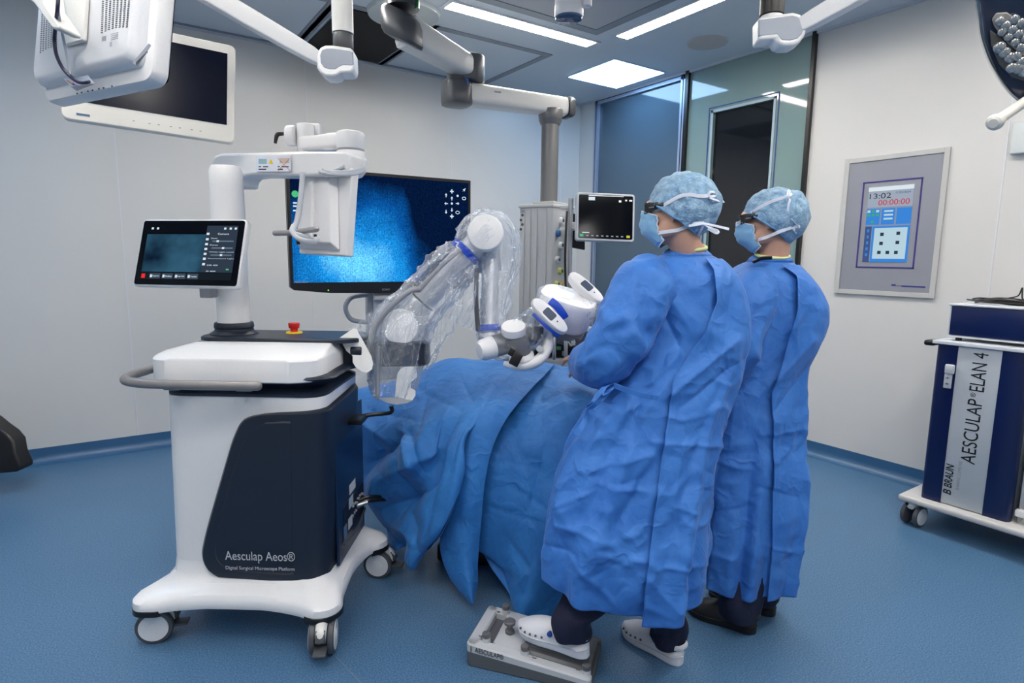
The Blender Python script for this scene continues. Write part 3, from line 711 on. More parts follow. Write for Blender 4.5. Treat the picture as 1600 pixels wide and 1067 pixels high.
# second beam going back to the left
J2 = at(478, 222, ARMD+.10)
b = B(); rg = []; q0 = V((J1.x, J1.y, jm+.036)); q1 = V((J2.x, J2.y, at(478, 226, ARMD+.1).z)); dd = (q1-q0); ln = dd.length; dd.normalize(); ds = Z.cross(dd).normalized()
for s, a_, c_ in ((0, .050, .034), (.3, .050, .035), (.6, .045, .031), (1, .042, .033), (1.08, .03, .02)): rg.append(ringat(q0+dd*ln*s, ds, Z, a_, c_, pw=3.5))
b.loft(rg); obj('second_beam', b, WHITE, cart)
b = B(); b.cyl(V((J2.x, J2.y, at(478, 236, ARMD+.1).z-.02)), V((J2.x, J2.y, at(478, 195, ARMD+.1).z)), .038, bev=.006)
c = at(455, 212, ARMD+.08); b.cyl(c-rh*.018, c+rh*.02, .042, bev=.008); b.box((0, 0, 0), (.05, .04, .05), frame(at(492, 203, ARMD+.12), rh, Z), bev=.008)
obj('tilt_joint', b, WHITE, cart)
b = B(); b.tube([at(450, 208, ARMD+.06), at(440, 209, ARMD+.06), at(433, 211, ARMD+.05), at(430, 224, ARMD+.05)], [.008, .008, .009, .006], 12, sm=5); obj('clamp_lever', b, BLACK, cart)
b = B()
b.tube([onbeam(538, 260, .0), at(520, 268, ARMD-.12), at(510, 271, ARMD-.12), at(500, 268, ARMD-.09)], .008, 10, sm=6)
for k in range(3):
    b.tube([at(502, 262+k*3, ARMD-.06), at(515, 268+k*2, ARMD-.13), at(545, 268+k*2.5, ARMD-.14), at(566, 262+k*3, ARMD-.09), at(566, 256+k*3, ARMD-.02)], .007, 10, sm=6)
obj('arm_cable', b, GREYP, cart)
# suspended 3D monitor seen from behind
b = B()
D1, D2 = 2.30, 2.52
P = [at(541, 400, D1), at(467, 396, D2), at(478, 262, D2), at(550, 262, D1)]
nn = (P[1]-P[0]).cross(P[3]-P[0]).normalized(); nn = nn if nn.dot(fw) > 0 else -nn
b.prism(P, nn*.034); mon = obj('suspended_monitor', b, mat('monitor_back_white', (.74, .74, .76), .4), cart, bev=.006)
P2 = [P[0]*.88+P[1]*.12, P[0]*.02+P[1]*.98, P[3]*.02+P[2]*.98, P[3]*.72+P[2]*.28]
P2 = [p+Z*(.02 if i < 2 else 0) for i, p in enumerate(P2)]
b = B(); b.loft([P2, [p-nn*.03+(sum(P2, V())/4-p)*.16 for p in P2]]); obj('rear_cover', b, mat('monitor_back_white', (1, 1, 1)), mon, bev=.004)
qq = [at(477, 270, D2-.09), at(488, 270, D2-.12), at(484, 380, D2-.13), at(468, 378, D2-.10)]
b = B(); b.prism(qq, nn*.04); obj('mount_arm', b, WHITE, cart, bev=.004)
b = B(); b.tube([at(430, 364, 2.40), at(458, 363, 2.33), at(494, 358, 2.22)], .0115, 14, sm=4); b.ell(at(494, 358, 2.22), (.0115,)*3); b.ell(at(430, 364, 2.40), (.0115,)*3); obj('guide_handle', b, mat('handle_grey', (.34, .34, .35), .35, .2), mon)
b = B(); b.tube([at(473, 270, 2.38), at(470, 310, 2.37), at(464, 345, 2.36), at(458, 362, 2.30), at(470, 374, 2.26), at(490, 378, 2.28), at(494, 372, 2.36)], .011, 12, sm=6)
b.tube([at(458, 352, 2.36), at(456, 362, 2.32), at(472, 368, 2.26), at(490, 375, 2.3)], .008, 10, sm=6); obj('monitor_cable', b, GREYP, mon)
b = B(); b.box((0, 0, 0), (.012, .012, .035), frame(at(466, 375, 2.33), rh, Z), bev=.002); b.box((0, 0, 0), (.010, .012, .035), frame(at(493, 373, 2.34), rh, Z), bev=.002); obj('connector', b, BLACK, mon)
# touch screen on the column
TD = 2.26
tl, tr_, br_, bl_ = at(221, 342, TD+.06), at(383, 342, TD-.02), at(373, 449, TD-.06), at(207, 446, TD+.01)
ux = ((tr_-tl)+(br_-bl_)).normalized(); uy = ((tl-bl_)+(tr_-br_)); uy = (uy-ux*uy.dot(ux)).normalized(); un = ux.cross(uy)
ctr = (tl+tr_+br_+bl_)/4; wd = ((tr_-tl).length+(br_-bl_).length)/2; ht = ((tl-bl_).length+(tr_-br_).length)/2
TS = frame(ctr, ux, un)
def tsl(x, y, z): return TS @ V((x, y, z))
b = B(); b.prism([tsl(x, y, -.035) for x, y in rrect(-wd/2, wd/2, -ht/2, ht/2, .014)], un*.03); ts = obj('touch_screen_housing', b, WHITE, cart, bev=.006)
def tsp(name, x0, x1, y0, y1, z, th, m_, r=.0, par=ts):
    b = B(); b.prism([tsl(x, y, z) for x, y in (rrect(x0, x1, y0, y1, r) if r else ((x0, y0), (x1, y0), (x1, y1), (x0, y1)))], un*th); return obj(name, b, m_, par, False)
tsp('glass', -wd/2+.007, wd/2-.007, -ht/2+.006, ht/2-.006, -.0048, .002, SCRN, .009)
sw, sh = wd*.86, ht*.80; sx0, sy1 = -sw/2, sh/2
def tcam():
    mt = emis('camera_view', (.05, .12, .2), .5); nt = mt.node_tree; e = [n_ for n_ in nt.nodes if n_.type == 'EMISSION'][0]
    tc = nt.nodes.new('ShaderNodeTexCoord'); n_ = nt.nodes.new('ShaderNodeTexNoise'); n_.inputs['Scale'].default_value = 7; n_.inputs['Detail'].default_value = 3
    r_ = nt.nodes.new('ShaderNodeValToRGB'); r_.color_ramp.elements[0].position = .35; r_.color_ramp.elements[1].position = .7
    r_.color_ramp.elements[0].color = (.006, .02, .05, 1); r_.color_ramp.elements[1].color = (.05, .17, .28, 1)
    nt.links.new(tc.outputs['Object'], n_.inputs[0]); nt.links.new(n_.outputs['Fac'], r_.inputs[0]); nt.links.new(r_.outputs[0], e.inputs[0]); return mt
def tui(name, u0, u1, v0, v1, m_, e=.0006, r=0): return tsp(name, sx0+u0*sw, sx0+u1*sw, sy1-v1*sh, sy1-v0*sh, -.0030+e, .0003, m_, r)
tui('camera_view', .0, .66, .16, .86, tcam()); tui('menu_field', .66, 1, .0, .86, emis('ui_slate', (.03, .045, .07), .8))
tui('menu_bar', .0, 1, .87, 1, emis('ui_black', (.01, .014, .02), .8)); tui('record_button', .01, .05, .90, .98, ICONR, .0012)
for k, u in enumerate((.10, .24, .38, .52)): tui('menu_button', u, u+.12, .89, .985, emis('ui_slate2', (.05, .075, .11), .8), .0010); tui('button_icon', u+.008, u+.03, .915, .965, ICON, .0014)
for k, lb in enumerate(('Snapshot', 'Workflows', 'Image Mode', 'Transfer')): text('menu_text', lb, tsl(sx0+(.105+.14*k+.03)*sw, sy1-.955*sh, -.0012), ux, uy, ICON, ts, width=.075*sw, height=.028*sh, thick=.0002)
for u, v in ((.05, .05), (.11, .05), (.86, .05), (.92, .05), (.975, .05)): tui('toolbar_icon', u-.012, u+.012, v-.015, v+.02, ICON, .0010)
for v in (.15, .25, .34, .43, .52, .61, .71): tui('tool_icon', .665, .695, v-.018, v+.022, ICON, .0010)
text('menu_title', 'Camera', tsl(sx0+.79*sw, sy1-.17*sh, -.0016), ux, uy, ICON, ts, width=.12*sw, height=.035*sh, thick=.0002)
for lb, v, p_ in (('Zoom', .245, .2), ('Focus', .37, .5), ('White Light Level', .50, .45), ('Fluorescence Light', .62, .1), ('DIR 400', .74, .1), ('IR 800', .85, .1)):
    text('menu_text', lb, tsl(sx0+.72*sw, sy1-v*sh, -.0016), ux, uy, ICON, ts, width=(.015*len(lb)+.01)*sw, height=.022*sh, thick=.0002)
    if v < .6: tui('slider_track', .74, .97, v+.03, v+.055, emis('ui_track', (.12, .17, .24), .8), .0010); tui('slider_knob', .74+.23*p_, .765+.23*p_, v+.025, v+.06, ICON, .0014)
tui('status_light', .93, .96, .79, .815, ICONG, .0010)
b = B(); c = at(340, 452, TD+.1); b.tube([colx(c.z+.10), at(335, 425, TD+.06)], [.03, .03], 16); b.box((0, 0, 0), (.05, .05, .05), frame(at(326, 455, TD+.06), rh, Z), bev=.006); obj('screen_mount', b, MGREY, cart)

# -- robot arm
D0 = 2.44
def grey_tube(b, p, q, r, mi=0): b.cyl(p, q, r, bev=.004, mi=mi)
# pedestal: dark box on the end of the cart
b = B(); pc = at(640, 548, 2.50)
fr2 = Fr((pc.x, pc.y, 0), -28)
zt, zb = at(640, 528, 2.5).z, at(640, 571, 2.44).z
b.loft([[fr2.w(x, y, z) for x, y in rrect(-.14-s, .085+s, -.10-s, .12+s, .045, 8)] for z, s in ((zb, -.01), (zb+.01, 0), (zt-.012, -.002), (zt, -.016))])
obj('arm_pedestal', b, NAVYP, cart)
b = B(); P = cw(.30, .22, 1.05); b.loft([[P*(1-t)+pc*t+fh*y+Z*(z_-(pc.z-P.z)*t*0) for y, z_ in ((-.07, -.045), (.08, -.045), (.08, .035), (-.07, .035))] for t in (0, 1)]); obj('pedestal_bracket', b, NAVYP, cart, bev=.01)
b = B(); base_c = at(648, 520, 2.47); b.cyl(V((base_c.x, base_c.y, zt-.01)), V((base_c.x, base_c.y, at(648, 492, 2.47).z)), .060, bev=.004); obj('arm_base', b, SILVER, cart)
vw = (CP-at(626, 511, D0)).normalized(); ja = V((vw.x, vw.y, 0)).normalized()*.97+Z*.12+rh*-.16; ja.normalize()
def cap(px, py, dep, r, ax, th=.05, name='joint_cap'):
    c = at(px, py, dep); ax = V(ax).normalized(); b = B(); b.tube([c-ax*th, c, c+ax*.010, c+ax*.018, c+ax*.020], [r, r, r*.985, r*.93, r*.86], 48); return obj(name, b, WHITE, cart)
cap(626.5, 511, D0-.02, .0745, ja, .03)
b = B(); c0 = at(626.5, 511, D0); b.cyl(c0-ja*.14, c0-ja*.03, .062, bev=.004); obj('shoulder', b, SILVER, cart)
l0 = at(640, 492, D0+.04); l1 = at(746, 378, D0+.03)
ld_ = (l1-l0).normalized()
b = B(); b.cyl(l0-ld_*.02, l1, .053, .050, 40); b.cyl(l0, l0+ld_*.075, .057, bev=.005); b.cyl(l0+ld_*.24, l0+ld_*.25, .0545); obj('lower_link', b, mat('robot_silver', (.62, .63, .66), .3, .35), cart)
b = B(); b.cyl(l0+ld_*.075, l0+ld_*.081, .0575); b.box((0, 0, 0), (.045, .05, .04), frame(l0+ld_*.10-rh*.05+Z*.035, ld_, -fw), bev=.006); obj('cable_clip', b, DGREY, cart)
b = B(); b.tube([at(572, 560, 2.40), at(586, 512, 2.38), at(612, 478, 2.36), at(640, 455, 2.36), at(656, 452, 2.38)], .012, 12, sm=6); b.tube([at(656, 452, 2.38), at(690, 415, 2.38), at(720, 390, 2.40)], .009, 10, sm=5); obj('arm_hose', b, MGREY, cart)
b = B(); c1 = at(757, 366, D0); b.cyl(c1-ja*.15, c1-ja*.03, .066, bev=.004); b.cyl(c1-ja*.11, c1-ja*.11+V((.02, 0, -.14)), .055, bev=.004); obj('elbow', b, SILVER, cart)
cap(758.5, 364, D0-.02, .0745, ja, .035)
# forearm link descends from behind the elbow to the wrist
f0 = at(766, 392, D0+.12); f1 = at(764, 530, D0+.06)
b = B(); b.cyl(f0, f1, .036, .034, 32); b.cyl(f0+(f1-f0)*.93, f1, .043, bev=.004); obj('forearm_link', b, mat('robot_silver', (1, 1, 1)), cart)
b = B(); b.tube([at(745, 420, D0+.03), at(744, 470, D0+.02), at(747, 516, D0+.02)], .010, 10, sm=4); obj('forearm_strip', b, DGREY, cart)
w0 = at(757, 546, D0); w1 = at(828, 524, D0+.10)
wdv = (w1-w0).normalized()
b = B(); b.tube([w0-wdv*.028, w0-wdv*.025, w0-wdv*.010, w0+wdv*.035, w0+wdv*.038], [.025, .034, .044, .0475, .0475], 40); obj('wrist_cap', b, WHITE, cart)
b = B(); b.cyl(w0+wdv*.03, w1, .0465, bev=.002); wt_ = obj('wrist_tube', b, mat('robot_grey', (.20, .205, .22), .35, .3), cart)
b = B(); b.cyl(w0+wdv*.115, w0+wdv*.120, .0478); obj('wrist_ring', b, STEEL, wt_)
wa_ = (Z*.88-fh*.42-rh*.05).normalized(); wc = at(806, 524, D0+.0)
b = B(); b.cyl(at(815, 552, D0+.02)-wa_*.02, wc-wa_*.005, .046, bev=.003); obj('wrist_joint', b, mat('robot_grey', (1, 1, 1)), cart)
b = B(); t_ = at(802, 508, D0-.02); b.tube([t_-wa_*.035, t_-wa_*.012, t_-wa_*.003, t_], [.05, .0515, .049, .042], 44); obj('joint_cap', b, WHITE, cart)
# curved bracket that carries the camera head
pts = [at(788, 568, D0-.0), at(812, 572, D0-.02), at(838, 565, D0-.01), at(853, 548, D0+.01), at(856, 528, D0+.04), at(846, 508, D0+.07)]
b = B(); b.tube(pts, [.012, .024, .028, .027, .024, .02], 20, sm=6, flat=.8); b.cyl(at(815, 557, D0)-wa_*.028, at(815, 557, D0)+wa_*.01, .052, bev=.006); obj('head_bracket', b, WHITE, cart)
b = B(); c = at(843.5, 545, D0-.025); b.cyl(c, c-fw*.01-rh*.002, .014, .013, 24); obj('bracket_screw', b, GREYP, cart)
b = B(); b.box((0, 0, 0), (.04, .055, .018), frame(at(806, 561, D0-.06), rh+Z*-.5, -fw), bev=.005); b.box((0, 0, 0), (.02, .03, .02), frame(at(799, 550, D0-.06), rh+Z*-.5, -fw), bev=.004); obj('cable_connector', b, BLACK, cart)
b = B(); b.box((0, 0, 0), (.03, .03, .06), frame(at(838, 521, D0+.0), rh, Z+rh*.2), bev=.004); b.box((0, 0, 0), (.015, .05, .03), frame(at(846, 516, D0+.02), rh, Z), bev=.004); obj('head_adapter', b, DGREY, cart)
# camera head
HD = D0+.08
hx = (rh*.93-fh*.30+Z*.05).normalized(); hz = (Z*.93-fw*.30+rh*.22).normalized()
Mh = frame(at(884, 482, HD), hx, hz); Rh = Mh.to_3x3().to_4x4()
b = B()
prof = [(-.085, .55), (-.075, .80), (-.055, .94), (0, 1.0), (.03, 1.0), (.048, .985), (.058, .955), (.0605, .90)]
def hring(z, k):
    out = []
    for i in range(64):
        a = 2*pi*i/64; ca, sa = cos(a), sin(a); p = 3.2
        out.append(Mh @ V((.122*k*math.copysign(abs(ca)**(2/p), ca)+(.0 if z > 0 else -.0), .105*k*math.copysign(abs(sa)**(2/p), sa), z)))
    return out
b.loft([hring(z, k) for z, k in prof]); hdm = obj('camera_head', b, WHITE, cart)
b = B(); b.cyl(Mh @ V((.02, 0, -.12)), Mh @ V((.02, 0, -.075)), .055, .07, 40); obj('lens_ring', b, DGREY, hdm)
b = B(); b.box((0, 0, 0), (.17, .13, .012), Mh @ Matrix.Translation(V((.02, 0, -.088))), bev=.004); obj('head_rim', b, DGREY, hdm)
text('head_text', 'AESCULAP', at(921, 500, HD-.125), (rh*.8-fh*.5+Z*.35), Z*.9+rh*-.2-fw*.2, INKK, hdm, width=.045)
def pill(name, p0, p1, r, th, ndir, dep_, scrp, m_=WHITE):
    p0 = V(p0); p1 = V(p1); d = (p1-p0); L_ = d.length; d.normalize(); n_ = V(ndir); n_ = (n_-d*n_.dot(d)).normalized(); s_ = n_.cross(d)
    O = (p0+p1)/2; out = [(L_/2*math.copysign(abs(cos(t))**.72, cos(t)), r*math.copysign(abs(sin(t))**.86, sin(t))) for t in [2*pi*i/48 for i in range(48)]]
    b = B(); b.loft([[O+d*x*k+s_*y*k+n_*z for x, y in out] for z, k in ((-th*.6, .82), (-th*.5, .93), (-th*.2, 1.0), (th*.25, 1.0), (th*.42, .95), (th*.5, .84))]); o1 = obj(name, b, m_, cart)
    b = B(); b.prism([O+d*(x+scrp*L_)+s_*y+n_*(th*.50) for x, y in rrect(-L_*.15, L_*.13, -r*.62, r*.62, .008)], n_*.0015); obj('display', b, mat('display_blue_grey', (.010, .035, .09), .45), o1, False)
    b = B(); c = O+d*(L_*.22+scrp*L_)+n_*th*.5; b.cyl(c, c+n_*.002, .003, seg=12); obj('button', b, BLACK, o1); return o1
hn = (-fw*.93+Z*.30+rh*.10)
pill('hand_grip', at(832, 469, HD-.135), at(884, 520, HD-.155), .029, .04, hn+Z*.15, HD, -.01)
pill('hand_grip', at(890, 429, HD+.02), at(940, 474, HD-.02), .030, .04, -fw*.8+Z*.5+rh*.35, HD, .0)

# ================================================================== SURGEONS
def interp(tab, y):
    if y <= tab[0][0]: return tab[0][1:]
    for a, b_ in zip(tab, tab[1:]):
        if y <= b_[0]:
            t = (y-a[0])/(b_[0]-a[0]); t = t
            return [p+(q-p)*t for p, q in zip(a[1:], b_[1:])]
    return tab[-1][1:]
def smooth_tab(T, n=6): return cr([list(t) for t in T], n)

def gown_shell(tab, dep, fdir, thick, seed, segs=(), edge=None, rows=230, seg=200, folds=1.0, th0=0, th1=2*pi, off=0, y0=None, y1=None, hem=None, amp=.0135):
    """tab rows: (py, left px, right px, thickness factor, depth shift). rings are horizontal ellipses"""
    T = smooth_tab(tab, 8); ya = T[0][0] if y0 is None else y0; yb = T[-1][0] if y1 is None else y1
    rings = []; full = (th1-th0) > 6.2
    N = seg if full else seg+1
    for i in range(rows+1):
        v = i/rows; y = ya+(yb-ya)*v; xl, xr, tk, ds = interp(T, y)
        c = at((xl+xr)/2, y, dep+ds); w_ = (xr-xl)/2*(dep+ds)/FPX; t_ = w_*tk; c.z = at((xl+xr)/2, y, dep+ds-t_*.9).z
        g = (y-T[0][0])/(T[-1][0]-T[0][0]); ring = []
        tA = th0
        if edge:
            xe = interp(edge, y)[0]; cc = max(-.98, min(.98, (xe-(xl+xr)/2)/((xr-xl)/2))); tA = 2*pi-math.acos(math.copysign(abs(cc)**(2.25/2), cc))
        for k in range(N):
            a = tA+(th1-tA)*k/seg
            ca, sa = cos(a), sin(a); pw = 2.25
            p = rh*w_*math.copysign(abs(ca)**(2/pw), ca)+fh*t_*math.copysign(abs(sa)**(2/pw), sa)
            q = c+p; nrm = (rh*ca/w_+fh*sa/t_).normalized()
            wob = noise.noise(V((cos(a)*1.3+seed, sin(a)*1.3, g*1.2)))
            f = sin(a*7+wob*5+seed+g*1.5)*.020*folds*max(0, g-.22)+sin(a*13+wob*7+g*3)*.006*folds*max(0, g-.15)
            f += crump(q, amp*(.5+.8*min(1, g*1.5)), 5.5, seed)
            f += off
            if edge: f += .016*math.exp(-k/seg*9)*(.4+.6*max(0, 1-g*1.5))
            if segs and math.pi < a % (2*pi): f += creases(q, segs)
            if hem and i > rows*.9:
                hh = hem(a)*(i-rows*.9)/(rows*.1)
                q = q-Z*hh
            ring.append(q+nrm*f)
        rings.append(ring)
    return rings

def clog(b, heel, d, up_, L=.275, fl=0, mi=0):
    """shoe lofted from heel to toe"""
    d = V(d).normalized(); s = up_.cross(d).normalized(); rings = []
    for t in [0, .015, .05, .12, .2, .3, .4, .5, .6, .7, .8, .88, .94, .98, 1.0]:
        w_ = .036*min(1, (t/.08)**.5 if t < .08 else 1)+.016*math.exp(-((t-.70)/.24)**2); w_ *= (1 if t < .82 else max(.12, 1-((t-.82)/.18)**2.2*.85))
        sole = .024+.010*(t < .3)*(1-t/.3)
        h = (.055+.0*t) if t < .42 else .055
        top = {0: .045}.get(t, None)
        hh = .058 if t < .25 else (.058+.030*sin(min(1, (t-.25)/.25)*pi/2) if t < .5 else .088-.050*((t-.5)/.5)**1.5)
        if t < .02: hh = .046
        r_ = []
        for k in range(28):
            a = 2*pi*k/28; x = cos(a)*w_; z = sin(a)
            if z < 0: z_ = 0 if z < -.25 else .004
            else: z_ = sole+(hh-sole)*z**.75
            if z < 0: x *= 1.0 if z > -.8 else .9
            if 0 <= z < .3: x *= 1.03
            r_.append(V(heel)+d*(t*L)+s*x+up_*z_)
        rings.append(r_)
    b.loft(rings, True, True, mi)
    return b
def shoe(name, heel, d, up_, m_, par, L=.275, holes=True, pip=None, side=1):
    d = V(d).normalized(); up_ = V(up_); b = clog(B(), heel, d, up_, L); o = obj(name, b, m_, par, True, ang=60, sub=1)
    s = up_.cross(d).normalized()*side
    b = B(); P = []
    for k in range(30):
        t = k/29; P.append(t)
    # welt line of the sole
    ring = []
    for t in [i/40 for i in range(41)]:
        w_ = .036*min(1, (t/.08)**.5 if t < .08 else 1)+.016*math.exp(-((t-.70)/.24)**2); w_ *= (1 if t < .82 else max(.12, 1-((t-.82)/.18)**2.2*.85))
        ring.append(V(heel)+d*(t*L)+s*w_*1.035+up_*(.027+.008*max(0, 1-t/.3)))
    b.tube(ring, .0025, 6); obj('sole_welt', b, mat(m_.name+'_welt', tuple(c*.8 for c in m_.node_tree.nodes['Principled BSDF'].inputs['Base Color'].default_value[:3]), .5), o)
    b = B(); b.tube([V(heel)+d*(.44*L)+s*.040+up_*.062, V(heel)+d*(.2*L)+s*.040+up_*.066, V(heel)+d*(.02*L)+s*.026+up_*.074, V(heel)-d*.005+up_*.077, V(heel)+d*(.02*L)-s*.026+up_*.074, V(heel)+d*(.2*L)-s*.040+up_*.066, V(heel)+d*(.44*L)-s*.040+up_*.062], .009, 10, sm=5, flat=.45, fdir=s)
    st = obj('heel_strap', b, m_, o)
    if pip:
        b = B(); c = V(heel)+d*(.44*L)+s*.042+up_*.062; b.cyl(c-s*.004, c+s*.009, .0095, seg=20, bev=.002); obj('strap_button', b, mat('button_blue', (.01, .06, .30), .4), st)
    if holes:
        for t, z in ((.56, .040), (.64, .039), (.72, .037), (.80, .036), (.88, .038)):
            w_ = .036+.016*math.exp(-((t-.70)/.24)**2); w_ *= (1 if t < .82 else 1-((t-.82)/.18)**2.2*.85)
            c = V(heel)+d*(t*L)+s*w_*.985+up_*z
            b = B(); b.ell(c, (.0045, .0045, .0045), u=10, v=8); obj('vent_hole', b, DGREY, o)
    return o

def hand(b, wrist, d, palm_n, curl=.5, side=1):
    """palm with five bent fingers; d = pointing direction, palm_n = out of the palm"""
    d = V(d).normalized(); n_ = V(palm_n); n_ = (n_-d*n_.dot(d)).normalized(); s = d.cross(n_)*side
    M = frame(V(wrist)+d*.048, d, n_); b.ell((0, 0, 0), (.052, .041, .016), M)
    b.tube([V(wrist)-d*.03, V(wrist)+d*.02], [.026, .030], 16, flat=.7, fdir=n_)
    for k, (o_, L_) in enumerate(((-.030, .075), (-.010, .084), (.011, .078), (.030, .062))):
        p = V(wrist)+d*.088+s*o_; pts = [p-d*.02, p]; a = 0; q = p.copy()
        for f_ in (.45, .32, .23):
            a += curl*(.55+.1*k); q = q+(d*cos(a)+n_*sin(a)+s*o_*.8)*L_*f_; pts.append(q.copy())
        b.tube(pts, [.0095, .0092, .0085, .0078, .006], 12, sm=4); b.ell(pts[-1], (.006,)*3, u=10, v=8)
    p = V(wrist)+d*.025-s*.030
    b.tube([p, p-s*.020+d*.022+n_*.012, p-s*.022+d*.050+n_*.025, p-s*.014+d*.068+n_*.034], [.013, .012, .0105, .008], 12, sm=4); b.ell(p-s*.014+d*.068+n_*.034, (.008,)*3, u=10, v=8)

def bvh_of(o):
    from mathutils.bvhtree import BVHTree
    W = WM[o.name]; return BVHTree.FromPolygons([W @ v.co for v in o.data.vertices], [tuple(q.vertices) for q in o.data.polygons])
def surgeon(label, segs, edge, ssegs, hc, f, uph, sc, dep, neck_base, sh_l, sh_r, tabg, flap, sleeves, hands, feet, hemfn, seed, shoem, hempx, tiedata):
    t = thing('person', label, 'person', (onz(hempx[0], hempx[1]).x, onz(hempx[0], hempx[1]).y, 0))
    f = V(f).normalized(); uh = V(uph); uh = (uh-f*uh.dot(f)).normalized(); l = uh.cross(f)   # l: person's left
    MH = frame(hc, f, uh)            # local x forward, y left, z up
    def h(x, y, z): return MH @ V((x*sc, y*sc, z*sc))
    rot = MH.to_3x3().to_4x4()
    rings = gown_shell(tabg, dep, f, .7, seed, segs, hem=hemfn)
    def gax(z):
        r_ = min(rings, key=lambda q: abs(sum(p.z for p in q)/len(q)-z)); c_ = sum(r_, V())/len(r_); return V((c_.x, c_.y, z))
    # ---- body (skin): head with face, neck, torso, arms, hands, legs in one surface
    b = B()
    def he(x, y, z, a, bb_, c, tilt=0):
        Mx = rot @ Matrix.Rotation(R(tilt), 4, 'Y'); b.ell(h(x, y, z), (a*sc, bb_*sc, c*sc), Mx)
    he(-.010, 0, .028, .092, .073, .084); he(.020, 0, -.020, .072, .064, .085); he(.040, 0, -.062, .050, .048, .045)
    he(.064, 0, -.085, .024, .026, .020); he(.083, 0, .034, .018, .052, .016)      # chin, brow
    for s_ in (1, -1):
        he(.052, .040*s_, -.012, .030, .022, .026)       # cheekbone
        he(.020, .058*s_, -.055, .040, .012, .030, 20)   # jaw corner
        he(.078, .031*s_, .012, .010, .014, .010)        # eyeball bulge
        he(-.004, .076*s_, .000, .017, .008, .031, -12); he(.000, .080*s_, -.026, .010, .006, .010); he(-.012, .082*s_, .010, .012, .005, .022, -12)  # ear
    b.tube([h(.086, 0, .020), h(.104, 0, -.005), h(.112, 0, -.020), h(.098, 0, -.030)], [.009*sc, .012*sc, .014*sc, .010*sc], 12, sm=3)
    he(.092, 0, -.050, .012, .022, .006); he(.088, 0, -.060, .012, .019, .006)   # lips
    nb = V(neck_base)
    b.tube([h(-.018, 0, -.02), h(-.024, 0, -.075), nb*.4+h(-.03, 0, -.10)*.6, nb, nb-Z*.05], [.058*sc, .056*sc, .054, .062, .075], 20, sm=4)
    sl, sr = V(sh_l), V(sh_r); chest = gax(1.20); pel = gax(.90)
    b.tube([nb-Z*.02, gax(1.33), chest, chest*.45+pel*.55, pel], [.06, .085, .095, .090, .095], 24, sm=4)
    sl = sl*.7+gax(sl.z)*.3; sr = sr*.4+gax(sr.z)*.6
    b.tube([sl, sl*.5+nb*.5-Z*.03, sr*.5+nb*.5-Z*.03, sr], [.042, .045, .045, .042], 16, sm=3)
    for (e_, wst, hd, pn, cl, sd), so in zip(hands, (sl, sr)):
        b.tube([so, so*.5+V(e_)*.5, e_, V(e_)*.5+V(wst)*.5, wst], [.050, .044, .038, .034, .026], 16, sm=4)
        hand(b, wst, hd, pn, cl, sd)
    for fp, fd_, zb in feet:
        fp = V(fp); fd_ = V(fd_).normalized(); an = fp+fd_*.055+Z*.085; kn = an*.4+gax(.5)*.6; kn.z = .50
        hp_ = pel+(an-pel).dot(rh)*rh*.2
        b.tube([hp_-Z*.0, hp_*.5+kn*.5, kn, kn*.45+an*.55, an, an-Z*.03], [.070, .066, .052, .048, .036, .034], 16, sm=4)
        b.tube([an-Z*.02-fd_*.01, fp+fd_*.12+Z*.05, fp+fd_*.20+Z*.035], [.034, .030, .026], 12, sm=3, flat=.7, fdir=Z)
    body = remeshed('body', b, SKIN, t, .0055, 5)
    # ---- gown
    b = B(); b.loft(rings, cap=False)
    # shoulder top closes to the neckline
    nk = [nb*1+rh*.062*cos(a)+fh*.058*sin(a)+Z*(.012+.012*sin(a)*(1 if fh.dot(f) > 0 else -1)) for a in [2*pi*k/200 for k in range(200)]]
    top = rings[0]; mids = []
    for q in (0, .33, .66): mids.append([p*(q)+nk[k]*(1-q)+Z*.006*sin(q*pi)+Z*crump(p*q+nk[k]*(1-q), .006, 7, seed) for k, p in enumerate(top)])
    b.loft(mids+[top], cap=False); gown = obj('gown', b, GOWN, t, solid=.0025, soff=1, nosharp=True)
    b = B(); b.tube([V(p)+Z*.012 for p in nk[::8]]+[V(nk[0])+Z*.012], .0062, 8, sm=3); obj('neck_binding', b, YTAPE, t)
    if flap:
        a0, a1, ya, yb, hf = flap
        G = gown_shell(tabg, dep, f, .7, seed, segs, edge, hem=hf, th0=a0, th1=a1, off=.013, y0=ya, y1=yb, seg=90, rows=260)
        b = B(); b.loft(G, cap=False, closed=False); obj('gown_back_panel', b, GOWN, t, solid=.002, soff=1, nosharp=True)
    # ---- sleeves
    for k, (pts, rad, amp) in enumerate(sleeves):
        Q = cr([list(p)+[r_] for p, r_ in zip([at(*p) for p in pts], rad)], 12); rg = []
        nr = Z.copy()
        for i, q in enumerate(Q):
            p = V(q[:3]); tn = (V(Q[min(i+1, len(Q)-1)][:3])-V(Q[max(i-1, 0)][:3])).normalized(); nr = (nr-tn*nr.dot(tn)).normalized() if abs(nr.dot(tn)) < .999 else tn.orthogonal(); bn = tn.cross(nr); rr_ = []
            for j in range(72):
                a = 2*pi*j/72; dv = nr*cos(a)+bn*sin(a); pp = p+dv*q[3]
                fo = crump(pp, amp, 7, seed+3)+creases(pp, ssegs)+sin(i*.55+noise.noise(pp*9)*4)*.004*sin(a*2+seed)
                rr_.append(p+dv*(q[3]+fo))
            rg.append(rr_)
        b = B(); b.loft(rg, cap=True); obj('sleeve', b, GOWN, t, nosharp=True)
    # ---- cap
    t_gax = gax; return t, MH, h, rot, l, uh, f, gown, gax, bvh_of(body)

